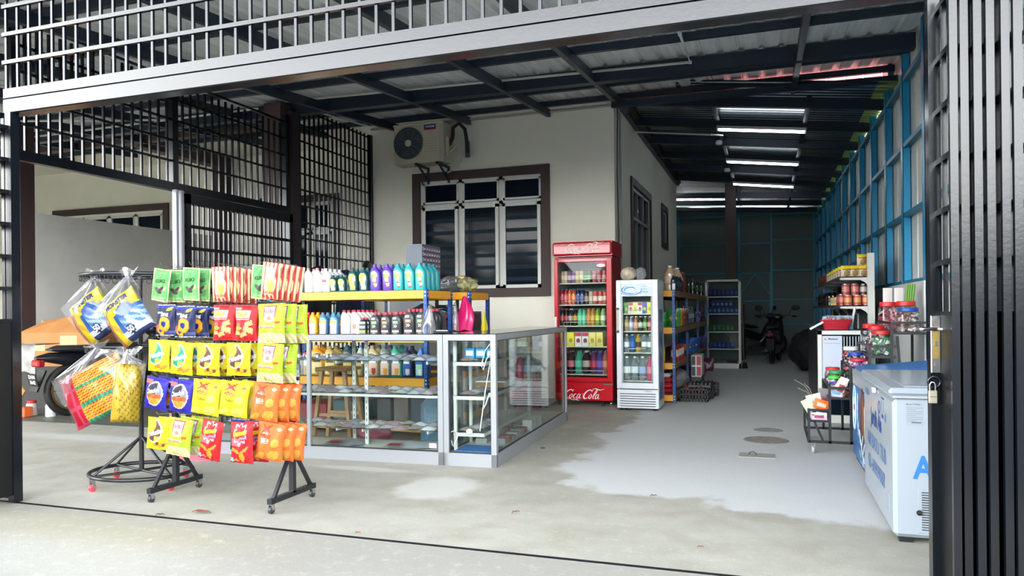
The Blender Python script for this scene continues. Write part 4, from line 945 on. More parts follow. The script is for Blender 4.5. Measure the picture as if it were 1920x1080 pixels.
b = MB(); b.tube([(-5.35, 9.3, 1.75), (-5.3, 9.15, 1.87), (-5.25, 9.0, 1.80), (-5.2, 9.25, 1.7), (-5.15, 9.4, 1.55)], [.03, .06, .05, .05, .02], mat('black_vinyl', '17191e', .4), 8); tag(b.build('seat_cover'), 'black vinyl seat cover hooked on the fence end above the purple bottles', 'cover')
b = MB(); b.sheet(8, 8, lambda u, v: (-4.95+.5*u, 9.15+.03*math.sin(5*u), 1.5*v*(1-.2*abs(u-.4))), mat('grey_sheet', '8c9094', .5)); tag(b.build('plastic_sheet'), 'grey plastic sheet draped against the house wall behind the racks', 'sheet')
# wooden stool behind the counter
g = thing('wooden_stool', (-3.83, 6.06, 0), 'light wooden stool with a square seat behind the long glass counter', 'stool')
wd = mat('light_wood', 'a8835a', .6, noise=.15, nscale=12); b = MB(); b.box((-4.0, 5.93, .66), (-3.66, 6.2, .69), wd, bev=.006); b.build('seat', g)
for sx_, sy in ((-1, -1), (1, -1), (1, 1), (-1, 1)): b = MB(); b.bar((-3.83+sx_*.12, 6.065+sy*.09, .66), (-3.83+sx_*.2, 6.065+sy*.12, .0), .034, .034, wd); b.build('leg', g)
b = MB()
for z in (.25, .45): b.bar((-4.0, 5.97, z), (-3.66, 5.97, z), .02, .028, wd); b.bar((-4.0, 6.16, z), (-3.66, 6.16, z), .02, .028, wd)
b.build('stretcher', g)
# blue water bottle, pink bag on the floor behind the glass
blob_bag((-3.5, 6.14, 0.0), (.17, .12, .12), mat('pink_pouch', 'a3566a', .6), 12, 'dusky pink bag on the floor behind the long glass counter')
b = MB(); b.lathe([(0, 0), (.13, 0), (.135, .05), (.13, .2), (.135, .36), (.08, .42), (.03, .45), (.03, .5), (0, .5)], glassmat('water_blue', (.6, .82, .95), .08, .05, .3, (.4, .65, .85)), 24, M2(-2.85, 6.1, 0)); tag(b.build('water_bottle'), 'large pale blue water bottle behind the counter beside the blue post', 'bottle')
b = MB(); b.box((-4.6, 6.36, .139), (-4.15, 6.7, .3), mat('crimson_crate', '7c1d2c', .5), bev=.01); tag(b.build('crate'), 'dark red crate on the bottom shelf of the oil rack', 'crate')
b = MB(); b.box((-4.1, 6.38, .139), (-3.75, 6.75, .33), mat('dark_teal_box', '1f4a4f', .5), bev=.01); tag(b.build('storage_box'), 'dark teal box on the bottom shelf of the oil rack', 'box')
for i in range(3):
    b = MB(); x = -3.6+.18*i; b.box((x, 6.38, .139), (x+.15, 6.7, .36+.02*i), mat('dim_box_%d' % i, ('4a4c4f', '66615a', '3a4654')[i], .6), bev=.006); tag(b.build('storage_box'), '%s box at the right of the bottom shelf of the oil rack' % ('dark grey', 'taupe', 'slate blue')[i], 'box')
# low things right of the rack under the corner counter (red chairs)
b = MB(); b.box((-2.75, 8.0, .0), (-2.5, 8.3, .55), mat('brick_red_plastic', '8e2c34', .5), bev=.03); tag(b.build('plastic_bin'), 'red plastic bin on the floor behind the corner counter', 'bin')

# ================================================================ FRIDGES
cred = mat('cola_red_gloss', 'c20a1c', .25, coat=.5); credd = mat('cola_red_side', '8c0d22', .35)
interior = mat('fridge_interior', '8f9795', .4)
COKE = [  # script strokes: (points with half widths), unit = cap height 1, drawn on a slant
 [(1.02,.98,.02),(.98,.78,.05),(.80,.92,.06),(.55,.86,.09),(.33,.60,.12),(.26,.34,.13),(.34,.12,.10),(.52,.05,.06),(.72,.16,.03)],
 [(.86,.42,.05),(.80,.22,.07),(.88,.08,.06),(1.00,.12,.06),(1.06,.30,.06),(1.00,.46,.05),(.88,.46,.04)],
 [(1.06,.36,.02),(1.18,.42,.02)],
 [(1.42,.46,.04),(1.32,.50,.04),(1.22,.34,.07),(1.24,.12,.06),(1.36,.06,.04),(1.50,.18,.02)],
 [(1.82,.44,.04),(1.70,.50,.05),(1.60,.36,.06),(1.58,.16,.06),(1.66,.05,.05),(1.78,.18,.05),(1.86,.46,.05),(1.84,.16,.06),(1.92,.06,.04),(2.02,.16,.02)],
 [(2.02,.50,.035),(2.08,.52,.035)],
 [(3.02,.98,.02),(2.95,.78,.05),(2.78,.92,.06),(2.53,.86,.09),(2.31,.60,.12),(2.24,.34,.13),(2.32,.12,.10),(2.50,.05,.06),(2.70,.16,.03)],
 [(2.84,.42,.05),(2.78,.22,.07),(2.86,.08,.06),(2.98,.12,.06),(3.04,.30,.06),(2.98,.46,.05),(2.86,.46,.04)],
 [(3.16,.20,.03),(3.34,.50,.06),(3.44,.84,.06),(3.38,.96,.03),(3.28,.70,.05),(3.22,.30,.07),(3.26,.08,.05),(3.38,.12,.02)],
 [(3.70,.44,.04),(3.58,.50,.05),(3.48,.36,.06),(3.46,.16,.06),(3.54,.05,.05),(3.66,.18,.05),(3.74,.46,.05),(3.72,.16,.06),(3.80,.06,.04),(3.92,.16,.02)],
 [(.50,-.02,.02),(.9,.0,.03),(1.3,-.10,.05),(1.6,-.06,.07),(1.85,-.16,.04),(2.0,-.12,.01)],
 [(2.9,.96,.02),(3.2,1.06,.05),(3.5,.98,.07),(3.8,.94,.05),(4.0,1.02,.02),(4.08,1.1,.01)],
]
def script_logo(b, m, h, fn, slant=.32):
    for st in COKE:
        # Catmull-Rom through the points
        P = [Vector(p) for p in st]; Q = []
        for i in range(len(P)-1):
            p0 = P[max(0, i-1)]; p1 = P[i]; p2 = P[i+1]; p3 = P[min(len(P)-1, i+2)]
            for k in range(5):
                t = k/5; Q.append(.5*((2*p1)+(p2-p0)*t+(2*p0-5*p1+4*p2-p3)*t*t+(3*p1-p0-3*p2+p3)*t**3))
        Q.append(P[-1]); vs = []
        for i, q in enumerate(Q):
            d = (Q[min(i+1, len(Q)-1)]-Q[max(i-1, 0)]); d = Vector((d.x, d.y)).normalized(); nrm = Vector((-d.y, d.x)); hw = max(.012, q.z*.62)
            for s_ in (-1, 1):
                x = q.x+nrm.x*hw*s_; y = q.y+nrm.y*hw*s_; vs.append(fn((x-2.1+slant*(y-.5))*h, (y-.45)*h))
        b.add(vs, [(2*i, 2*i+1, 2*i+3, 2*i+2) for i in range(len(Q)-1)], m)
def open_box(b, x0_, x1_, y0_, y1_, z0_, z1_, m_out, m_in, t=.04):
    b.box((x0_, y0_, z0_), (x0_+t, y1_, z1_), m_out); b.box((x1_-t, y0_, z0_), (x1_, y1_, z1_), m_out); b.box((x0_+t, y1_-t, z0_), (x1_-t, y1_, z1_), m_out)
    b.box((x0_+t, y0_, z0_), (x1_-t, y1_-t, z0_+.02), m_out); b.box((x0_+t, y0_, z1_-.02), (x1_-t, y1_-t, z1_), m_out)
    e = .002; b.box((x0_+t, y0_+.03, z0_+.02), (x0_+t+e, y1_-t, z1_-.02), m_in); b.box((x1_-t-e, y0_+.03, z0_+.02), (x1_-t, y1_-t, z1_-.02), m_in); b.box((x0_+t, y1_-t-e, z0_+.02), (x1_-t, y1_-t, z1_-.02), m_in); b.box((x0_+t, y0_+.03, z0_+.02), (x1_-t, y1_-t, z0_+.022), m_in)
def wire_shelf(b, x0_, x1_, y0_, y1_, z, m):
    b.box((x0_, y0_, z-.012), (x1_, y0_+.012, z), m); k = x0_
    while k < x1_: b.box((k, y0_, z-.003), (k+.003, y1_, z), m); k += .03
    b.tube([(x0_+.06, y0_-.003, z), (x0_+.06, y0_-.006, z+.045), (x1_-.06, y0_-.006, z+.045), (x1_-.06, y0_-.003, z)], .0035, m, 6)
FX0, FX1, FY = -2.56, -1.82, 9.06
fr = thing('drinks_fridge', (-2.19, 9.35, 0), 'tall red soft drink fridge with white script lettering against the cream wall', 'fridge')
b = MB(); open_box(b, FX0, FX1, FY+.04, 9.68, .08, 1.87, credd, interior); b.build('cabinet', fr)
b = MB(); b.prism([(FX0-.012, 1.88), (FX1+.005, 1.88), (FX1+.005, 2.065), (FX0-.012, 2.065)], 0, -.62, cred, Matrix.Translation((0, FY+.01, 0)) @ Matrix.Rotation(PI/2, 4, 'X')); b.box((FX0-.012, FY-.03, 1.89), (FX1+.005, FY+.02, 2.055), cred, bev=.02)
script_logo(b, mat('logo_cream', 'efe0d2', .4), .118, lambda x, y: (-2.17+x, FY-.032, 1.972+y)); b.build('light_box', fr)
b = MB(); z0_, z1_ = .31, 1.85; t = .05
for p, q in (((FX0, z0_), (FX0+t, z1_)), ((FX1-t-.02, z0_), (FX1, z1_)), ((FX0+t, z1_-.045), (FX1-t, z1_)), ((FX0+t, z0_), (FX1-t, z0_+.05))): b.box((p[0], FY-.005, p[1]), (q[0], FY+.04, q[1]), cred, bev=.006)
b.box((FX0+.0, FY-.009, .97), (FX0+.03, FY-.005, 1.12), whitep, bev=.002)
dr = b.build('door', fr)
b = MB(); b.box((FX0+t, FY+.012, z0_+.05), (FX1-t-.02, FY+.018, z1_-.045), clear); b.build('door_glass', dr)
b = MB(); b.box((FX1-.19, FY-.0065, 1.73), (FX1-.075, FY-.006, 1.79), mat('sticker_red', 'd8403f', .5)); b.add([(FX1-.19+.055*(1+math.cos(a)), FY-.008, 1.755+.022*math.sin(a)) for a in [i*PI/8 for i in range(16)]], [tuple(range(16))], mat('sticker_white', 'dfe6ea', .5)); b.build('sticker', dr)
b = MB(); b.box((FX0, FY, .07), (FX1, FY+.05, .30), cred, bev=.01); b.box((FX0+.02, FY-.003, .285), (FX0+.12, FY, .297), mat('vent_dark', '3a1018', .6)); b.box((FX1-.12, FY-.003, .272), (FX1-.0, FY, .285), chrome)
k = FX0+.16
while k < FX1-.1: b.box((k, FY-.0015, .232), (k+.009, FY, .24), mat('vent_dark', '3a1018', .6)); k += .016
script_logo(b, mat('logo_white', 'ecebee', .4), .125, lambda x, y: (-2.2+x, FY-.002, .145+y)); b.build('kick_panel', fr)
for x in (FX0+.12, FX1-.14, FX0+.03): b = MB(); b.lathe([(.022, 0), (.022, .012), (.008, .014), (.008, .08)], blackp, 12, M2(x, FY+.08, 0)); b.build('foot', fr)
b = MB(); b.lathe([(0, -.012), (.03, -.012), (.03, .012), (0, .012)], chrome, 16, M2(FX1-.04, FY+.1, .031), 'x'); b.build('caster', fr)
b = MB(); b.text('imbera', .022, mat('faint_red', 'b0626a', .6), lambda x, y: (FX1+.002, 9.35+x, 1.78+y)); b.build('side_lettering', fr)
SH = (1.545, 1.272, 1.005, .745, .395)
shm = mat('shelf_wire_white', 'cfd0c4', .4)
for z in SH: b = MB(); wire_shelf(b, FX0+.05, FX1-.07, FY+.06, 9.6, z, shm); b.build('wire_shelf', fr)
# ---- drinks
def tex(c): return mat('drink_'+c, c, .3)
pet = lambda c: mat('pet_'+c, c, .15, coat=.3)
def can(col, band, r=.029, h=.155):
    b = MB(); b.lathe([(r*.8, 0), (r, .008), (r, h*.3)], tex(col), 16); b.lathe([(r, h*.3), (r, h*.62)], tex(band), 16); b.lathe([(r, h*.62), (r, h-.012), (r*.86, h-.002)], tex(col), 16); b.lathe([(r*.86, h-.002), (r*.84, h), (0, h-.004)], chrome, 16); return b
def petb(col, lab, cap, r=.033, h=.22, neck=.35, clearb=False):
    b = MB(); m = glassmat('clear_pet_'+col, tuple(rgb(col)), .12, .08, .25, tuple(rgb(col))) if clearb else pet(col)
    b.lathe([(r*.85, 0), (r, .01), (r*.96, h*.25), (r, h*.3)], m, 16); b.lathe([(r*1.01, h*.3), (r*1.01, h*.58)], tex(lab), 16); b.lathe([(r, h*.58), (r*.97, h*.68), (r*.6, h*.84), (r*.36, h*.92), (r*.34, h*.93)], m, 16); b.lathe([(r*.4, h*.93), (r*.4, h), (0, h)], tex(cap), 12); return b
def cartonb(w_, d_, h_, c1, c2, c3):
    b = MB(); b.box((-w_/2, -d_/2, 0), (w_/2, d_/2, h_), tex(c1)); b.box((-w_/2+.002, -d_/2-.0006, h_*.72), (w_/2-.002, -d_/2, h_-.003), tex(c2))
    b.add([(w_*.3*math.cos(t)+.0, -d_/2-.0009, h_*.4+h_*.18*math.sin(t)) for t in [i*PI/6 for i in range(12)]], [tuple(range(12))], tex(c3)); return b
def stock(mb, name, xs, y, z, label, cat, group, depth=1, dy=.075):
    o = mb.build(name); n_ = len(xs)
    first = True
    for i, x in enumerate(xs):
        for k in range(depth):
            lb = ('' if k == 0 else 'rear ')+label + ('' if n_ == 1 else ', %s' % nth(i, n_))
            lb = ' '.join(lb.split()[:16])
            if first: tag(o, lb, cat, group); o.location = (x, y, z); first = False
            else: dup(o, (x, y+dy*k, z), lb, group)
    return o
Yd = FY+.11; fx = lambda t: FX0+.075+(FX1-FX0-.17)*t
s = SH[0]+.001; G = 'drinks in the red fridge'
for t, c, c2, nm in ((.02, 'b48b70', 'cdb99a', 'tan'), (.09, 'c0a08a', 'd8c8b0', 'beige'), (.18, '6a4a5c', 'c9a0b0', 'plum'), (.27, '7a5a86', 'd0b0d0', 'mauve'), (.36, 'b3936f', 'e0d0a0', 'sand'), (.45, 'b8a07a', 'd8c69a', 'straw'), (.55, '1d3a28', '58a04c', 'dark green'), (.62, '23402c', '6ab45a', 'bottle green'), (.74, 'a8404c', 'c8848c', 'rose'), (.85, 'b04a52', 'd0908c', 'coral'), (.96, 'b8545c', 'd89a94', 'salmon')):
    stock(can(c, c2), 'drink_can', [fx(t)], Yd, s, '%s can on the top shelf of the red fridge' % nm, 'can', G, 2)
s = SH[1]+.001
for t, c, l, nm in ((0, 'a02430', 'd05060', 'red'), (.09, 'a82834', 'd86a78', 'ruby'), (.18, 'c85a2a', 'e07040', 'orange'), (.27, 'b8502a', 'e09050', 'amber'), (.37, '26335c', '5060a0', 'indigo'), (.46, '222c50', '6070b0', 'violet blue')):
    stock(petb(c, l, '2a3f86', .03, .2), 'drink_bottle', [fx(t)], Yd, s, '%s soda bottle with blue cap, second shelf of the red fridge' % nm, 'bottle', G, 2)
for t, c, c2, nm in ((.56, '2c1a20', 'b09080', 'black'), (.66, 'b0a090', 'd8c8b0', 'cream'), (.76, 'c04a44', 'e8d0c0', 'red'), (.87, 'c8504c', 'f0d8c8', 'scarlet'), (.97, 'c0585a', 'e0c0b0', 'dusty red')):
    stock(can(c, c2, .03, .165), 'drink_can', [fx(t)], Yd, s, '%s can on the second shelf of the red fridge' % nm, 'can', G, 2)
s = SH[2]+.001
for t, c, l, cp, nm in ((.0, '26141a', 'b84050', 'a02030', 'cola bottle'), (.09, '26141a', 'c05060', 'a02030', 'cherry cola bottle'), (.19, '2a161c', 'b0a8a0', 'c9c9c9', 'cream label cola bottle'), (.29, '241a14', 'c9a030', '3a3a3a', 'gold label cola bottle'), (.40, '4fb089', '74d0a4', '3a9070', 'green lime soda bottle'), (.49, '4fb089', '84d8b4', '3a9070', 'mint soda bottle'), (.60, 'c07a3a', 'd89a4c', 'b0622a', 'orange drink bottle'), (.69, 'b8863a', 'e0b060', 'b0622a', 'amber drink bottle'), (.80, '7aa03a', 'c8d050', '4a8030', 'yellow green drink bottle'), (.92, '9ab080', 'dfe6c8', '5a9040', 'pale green drink bottle')):
    stock(petb(c, l, cp, .031, .215), 'drink_bottle', [fx(t)], Yd, s, '%s on the third shelf of the red fridge' % nm, 'bottle', G, 2)
s = SH[3]+.001
for i, (t, c1, c2, c3, nm) in enumerate(((.0, 'c9b820', 'd8cc30', '8a9a20', 'lime yellow'), (.15, 'e3cf22', 'e8d830', '8a8a20', 'yellow'), (.32, 'e0dada', 'b82848', '8c3040', 'pink and white'), (.48, 'e0dada', 'b82848', '7c2838', 'pink and white'), (.64, 'e0cc60', 'e8d878', 'a09030', 'pale yellow'), (.80, 'e0cc60', 'e8d878', 'a09030', 'pale yellow'))):
    stock(cartonb(.085, .07, .175, c1, c2, c3), 'drink_carton', [fx(t)+.03], Yd, s, '%s drink carton, %s on the red fridge fourth shelf' % (nm, nth(i, 6)), 'carton', G, 2, .08)
s = SH[4]+.001
for t, c, l, cp, nm in ((.02, '30181e', 'b8505c', 'b02838', 'large cola bottle at the left'), (.19, '2a1a1c', 'c86a78', 'b02838', 'large red label cola bottle'), (.36, '3f9a80', '5fc0a0', '2f8068', 'large green soda bottle'), (.53, '2a1a1c', 'c0b0a4', 'b8b8b8', 'large cream label cola bottle'), (.70, '5a2050', 'c02c4c', '3a4a90', 'large grape soda bottle'), (.84, '463a80', '7058b0', '3a4a90', 'large violet soda bottle'), (.97, 'a05a50', 'd08a6a', '5060a0', 'large peach soda bottle')):
    stock(petb(c, l, cp, .046, .29), 'drink_bottle', [fx(t)], Yd+.01, s, '%s on the lowest shelf of the red fridge' % nm, 'bottle', G, 2, .1)
# things on top of the red fridge: none in view. White fridge:
WX0, WX1, WY = -1.715, -1.222, 8.78
wf = mat('white_enamel', 'd3d8dd', .3)
wr = thing('drinks_fridge', (-1.47, 9.05, 0), 'narrow white glass-door fridge standing right of the red fridge', 'fridge')
b = MB(); open_box(b, WX0, WX1, WY+.04, 9.28, .03, 1.555, wf, mat('fridge_interior_pale', 'b9c6c6', .4), .03)
b.box((WX1, WY+.08, .12), (WX1+.001, 9.2, 1.2), mat('side_decal_blue', '5a6f95', .35))
def wav(a, c): b.add([(WX1+.0015, 8.9+.3*(i/12)+.02*math.sin(i), c+a*math.sin(i*.6)+.1*(i/12)) for i in range(13)]+[(WX1+.0015, 8.9+.3*(i/12)+.02*math.sin(i), c+.12+a*math.sin(i*.6+.5)+.1*(i/12)) for i in range(13)], [(i, i+1, 14+i, 13+i) for i in range(12)], mat('side_decal_light', '9fb3cc', .35))
wav(.05, .3); wav(.06, .62); wav(.04, .9); b.build('cabinet', wr)
b = MB(); z0_, z1_ = .262, 1.552
for p, q in (((WX0, z0_), (WX0+.06, z1_)), ((WX1-.065, z0_), (WX1, z1_)), ((WX0+.06, z1_-.05), (WX1-.065, z1_)), ((WX0+.06, z0_), (WX1-.065, z0_+.07))): b.box((p[0], WY, p[1]), (q[0], WY+.04, q[1]), wf, bev=.005)
b.box((WX0+.06, WY+.008, 1.36), (WX1-.065, WY+.03, 1.372), wf); b.box((WX0+.06, WY+.012, z0_+.07), (WX0+.075, WY+.03, 1.36), wf); b.box((WX1-.085, WY+.012, z0_+.07), (WX1-.065, WY+.03, 1.36), wf)
wd_ = b.build('door', wr)
b = MB(); b.box((WX0+.06, WY+.012, z0_+.07), (WX1-.065, WY+.018, 1.36), clear); b.build('door_glass', wd_)
b = MB(); b.box((WX0+.01, WY-.028, .94), (WX0+.025, WY-.02, 1.22), mat('handle_cream', 'c0a878', .4)); b.box((WX0+.0, WY-.03, 1.20), (WX0+.035, WY, 1.225), blackp); b.box((WX0+.0, WY-.03, .93), (WX0+.035, WY, .955), blackp); b.build('handle', wd_)
b = MB(); b.box((WX0+.062, WY+.006, 1.372), (WX1-.067, WY+.010, 1.502), mat('sign_pale', 'b9c9d2', .3))
for k in range(7):
    rr_ = .05+.008*k; cm_ = mat('swirl_%d' % (k % 3), ('2f7ab8', '7fb4dc', 'dceaf2')[k % 3], .4)
    P = [(WX0+.17+rr_*1.35*math.cos(a), WY+.0045, 1.435+rr_*.62*math.sin(a)) for a in [.3+k*.5+i*.25 for i in range(14)]]; b.tube(P, [.002+.003*math.sin(PI*i/13) for i in range(14)], cm_, 5)
b.tube([(WX0+.1+.025*i, WY+.0045, 1.395+.006*math.sin(i*1.2)) for i in range(9)], .003, mat('swirl_0', '2f7ab8'), 5)
ink = mat('sign_ink_blue', '3d6ea8', .5)
for i, (t_, sz) in enumerate((('Tabernulate', .012), ('Kesegaran', .015), ('COPLUS', .018))): 
    b.text(('Kedinginan', 'Kesegaran', 'COPLUS')[i], sz, ink, lambda x, y, i=i: (WX1-.155+x, WY+.005, 1.475-.032*i+y), sx=.95, bold=.02)
b.box((WX1-.13, WY+.004, 1.478), (WX1-.07, WY+.0055, 1.50), mat('price_tag', 'd9d6cc', .6)); b.build('sign_panel', wd_)
b = MB(); b.box((WX0, WY+.004, .03), (WX1, WY+.04, .25), wf, bev=.004)
for k in range(6): b.box((WX0+.035, WY+.002, .052+.029*k), (WX1-.035, WY+.0045, .063+.029*k), mat('vent_slot', '2c3238', .6)); b.bar((WX0+.035, WY-.001, .068+.029*k), (WX1-.035, WY-.001, .068+.029*k), .012, .012, wf)
b.text('NIKSON', .012, mat('badge_dark', '4a4f55', .5), lambda x, y: (WX1-.12+x, WY-.0065, .236+y)); b.tube([(WX1-.12+.045*math.cos(a), WY-.004, .236+.011*math.sin(a)) for a in [i*PI/10 for i in range(20)]], .0015, chrome, 5, closed=True)
b.build('grille', wr)
for x in (WX0+.04, WX0+.12, WX1-.05): b = MB(); b.lathe([(.02, 0), (.02, .012), (.01, .014), (.01, .035)], blackp, 10, M2(x, WY+.07, 0)); b.build('foot', wr)
WS = (1.153, .945, .69, .355)
for z in WS: b = MB(); wire_shelf(b, WX0+.075, WX1-.085, WY+.05, 9.22, z, shm); b.build('wire_shelf', wr)
wxp = lambda t: WX0+.105+(WX1-WX0-.215)*t; Yw = WY+.1; G = 'drinks in the white fridge'
for i, (c1, c2, c3, nm) in enumerate((('4a8a4a', '5aa04a', 'c8a07a', 'green'), ('e0c8b8', 'b8503a', 'a84a38', 'brick and white'), ('e2d888', 'e8e098', 'c0b040', 'pale yellow'), ('e6e0e2', 'c83a54', '8c3a44', 'pink and white'), ('2c50a0', '3a60b0', 'e0d060', 'blue'), ('e8dc22', 'f0e83a', 'c0a828', 'bright yellow'))):
    stock(cartonb(.055, .045, .135, c1, c2, c3), 'drink_carton', [wxp(i/5)], Yw, WS[0]+.001, '%s small carton on the top shelf of the white fridge' % nm, 'carton', G, 2)
for i, (c, l, nm) in enumerate((('a08a6a', 'c9b48a', 'beige'), ('8a8fa8', 'c9cde0', 'lilac'), ('b07a5a', 'e0a88a', 'peach'), ('3a2a2c', 'c8c8c8', 'berry'), ('3f6a3a', '8ac06a', 'green'), ('9a4450', 'd890a0', 'pink'))):
    stock(petb(c, l, 'd9d9d9', .028, .175), 'drink_bottle', [wxp(i/5)], Yw, WS[1]+.001, '%s white-capped bottle on the second shelf of the white fridge' % nm, 'bottle', G, 2)
for i, (c, l, cp, nm, cl_) in enumerate((('c9d4d8', 'e8ecee', 'd9d9d9', 'clear', True), ('2c58a0', '3a6ac0', 'c9ccd2', 'blue', False), ('b8902c', '2c2c30', 'c8a040', 'gold and black', False), ('c8d4d4', 'd8dcda', '8ab48a', 'pale clear', True), ('ccd8dc', 'e0e6ea', 'b0b0b0', 'small clear', True))):
    stock(petb(c, l, cp, .034, .215, clearb=cl_), 'drink_bottle', [wxp(i/4)], Yw, WS[2]+.001, '%s bottle on the third shelf of the white fridge' % nm, 'bottle', G, 1)
for i, (c, l, cp, nm) in enumerate((('d0dadc', 'e6e9e8', 'e8e8e8', 'first clear'), ('d0dadc', 'dfe6e8', 'c9d6d6', 'ribbed clear'), ('d0dadc', '9ab0d8', 'e8e8e8', 'blue label clear'), ('c04a68', 'd88a9c', 'b06a7a', 'pink'))):
    stock(petb(c, l, cp, .045, .285, clearb=(i < 3)), 'drink_bottle', [wxp(i/3)], Yw+.01, WS[3]+.001, 'large %s bottle at the bottom of the white fridge' % nm, 'bottle', G, 1)
blob_bag((-1.6, 9.0, 1.556), (.1, .08, .13), mat('beige_pack', 'b8ab98', .5, noise=.4, nscale=14), 22, 'beige wrapped pack standing on top of the white fridge', 'wrapped_pack', flat=.62, amp=.05, cat='pack')
blob_bag((-1.46, 9.05, 1.556), (.06, .08, .1), film2, 23, 'clear crumpled bag on the white fridge beside the beige pack')
# ================================================================ RIGHT SIDE AND CORRIDOR
blk_f = mat('black_steel_frame', '15171b', .35)
# ---- white chest freezer
fz = thing('chest_freezer', (.92, 4.8, 0), 'white chest freezer with blue lettering beside the right folding gate', 'freezer')
x0, x1, y0, y1 = .595, 1.25, 4.2, 5.4; fe = mat('freezer_white', '8c949c', .3, coat=.15)
b = MB(); b.box((x0, y0, .03), (x1, y1, .735), fe, bev=.02); b.build('body', fz)
b = MB(); b.box((x0-.018, y0-.015, .75), (x1+.01, y1+.01, .79), fe, bev=.014); b.box((x0+.06, y0+.06, .788), (x1-.06, y1-.06, .795), mat('frosted_lid_glass', '8b949c', .2), bev=.004); b.build('lid', fz)
b = MB(); b.box((x0, y0, .737), (x1, y1, .752), mat('seal_grey', '8b9299', .6)); b.build('seal', fz)
for x in (x0+.06, x1-.06):
    for y in (y0+.06, y1-.06): b = MB(); b.box((x-.03, y-.03, 0), (x+.03, y+.03, .032), blackp); b.build('foot', fz)
b = MB(); b.box((x0-.024, 4.78, .70), (x0-.002, 4.84, .728), whitep, bev=.004); b.lathe([(0, 0), (.012, 0), (.012, .012), (0, .012)], chrome, 12, M2(x0-.024, 4.81, .714), 'x'); b.build('latch', fz)
ib = mat('lettering_blue', '1a3f78', .5); ib2 = mat('lettering_pale_blue', '4a6a98', .5); ib3 = mat('lettering_azure', '1c64a0', .5)
lf = lambda yc, zc: (lambda x, y: (x0-.0012, yc-x, zc+y))
b = MB()
b.text('Jernih Ais', .13, ib, lf(4.83, .525), sx=.86, bold=.035)
b.build('side_lettering', fz); b = MB(); b.text('AIR BATU TIUB', .085, ib2, lf(4.83, .385), sx=1.0, bold=.02)
b.build('side_lettering', fz); b = MB(); b.text('03-60909088', .09, ib2, lf(4.84, .245), sx=1.05, bold=.01)
b.build('side_lettering', fz); b = MB(); b.text('NIKSON', .04, ib2, lf(5.22, .665), sx=.9, bold=.02)
b.tube([(x0-.0012, 4.68+.035*math.cos(a), .63+.035*math.sin(a)) for a in [i*PI/10 for i in range(20)]], .002, ib, 5, closed=True)
b.box((x0-.001, 4.52, .585), (x0, 4.59, .605), ib); b.box((x0-.001, 4.52, .62), (x0, 4.525, .68), ib); b.box((x0-.001, 4.585, .62), (x0, 4.59, .68), ib); b.box((x0-.001, 4.5, .69), (x0, 4.6, .70), ib)
b.add([(x0-.0012, 4.45+.025*math.cos(a), .60+.025*math.sin(a)) for a in [i*PI/8 for i in range(16)]], [tuple(range(16))], ib2)
b.build('side_stickers', fz); b = MB(); b.box((x0-.0012, 4.34, .12), (x0, 4.44, .22), mat('label_pale_grey', '8b949e', .5)); b.build('label', fz)
b = MB(); ff = lambda xc, zc: (lambda x, y: (xc+x, y0-.0012, zc+y))
b.text('AIR BATU', .12, ib3, ff(.96, .39), sx=.8, bold=.03)
b.build('end_lettering', fz); b = MB(); lg_ = mat('rating_label_grey', '858e96', .4); li = mat('rating_ink', '6b747c', .5)
b.box((.655, y0-.001, .60), (.735, y0, .715), lg_)
for i in range(8): b.box((.66, y0-.0015, .622+.0095*i), (.73 if i % 3 else .7, y0-.001, .6245+.0095*i), li)
for i in range(14): b.box((.68+.0032*i, y0-.0018, .612), (.6815+.0032*i, y0-.0012, .62), mat('rating_black', '2a2f35', .5))
b.text('Model LYXSBLK', .007, mat('rating_black', '2a2f35'), ff(.69, .708), bold=.01); b.build('rating_label', fz)
b = MB(); b.box((.705, y0-.004, .06), (.95, y0, .28), fe, bev=.004)
for i in range(16): b.box((.722, y0-.0055, .075+.0125*i), (.94, y0-.004, .080+.0125*i), mat('vent_dark2', '22262b', .6))
b.build('vent', fz)
b = MB(); b.lathe([(0, 0), (.012, 0), (.014, .01), (0, .012)], blackp, 12, M2(.71, y0-.006, .165), 'y'); b.tube([(.70, y0-.014, .165), (.72, y0-.012, .16)], .008, blackp, 8); b.build('drain_plug', fz)
# ---- blue ice cream freezer
bf = thing('ice_cream_freezer', (.95, 6.0, 0), 'blue ice cream freezer with a chocolate bar picture behind the white freezer', 'freezer')
x0, x1, y0, y1 = .635, 1.25, 5.46, 6.5
b = MB(); pan = mat('freezer_panel_blue', '205f99', .3, noise=.25, nscale=5)
b.box((x0, y0, .04), (x1, y1, .60), pan, bev=.01); b.build('body', bf)
b = MB()
prof = [(x0, .60), (x0, .69), (x0+.02, .715), (x1, .765), (x1, .60)]
gsm = mat('freezer_trim_grey', '8d949a', .35)
b.add([(x, y0, z) for x, z in prof]+[(x, y1, z) for x, z in prof], [(0, 1, 2, 3, 4), (9, 8, 7, 6, 5), (0, 5, 6, 1), (1, 6, 7, 2), (4, 3, 8, 9)], gsm); b.build('rim', bf)
b = MB(); b.add([(x0+.012, y0-.005, .722), (x1, y0-.005, .772), (x1, y1+.005, .772), (x0+.012, y1+.005, .722), (x0+.012, y0-.005, .735), (x1, y0-.005, .79), (x1, y1+.005, .79), (x0+.012, y1+.005, .735)], [(0, 3, 2, 1), (4, 5, 6, 7), (0, 1, 5, 4), (1, 2, 6, 5), (2, 3, 7, 6), (3, 0, 4, 7)], mat('lid_sky_blue', '1f6cb0', .35)); b.build('lid', bf)
b = MB(); S = lambda y, z, d=.0015: (x0-d, y, z)
def ell(yc, zc, a, c, m, d=.0015, n=20): b.add([S(yc+a*math.cos(2*PI*i/n), zc+c*math.sin(2*PI*i/n), d) for i in range(n)], [tuple(range(n))], m)
wv_ = mat('splash_white', 'a9cfe8', .4)
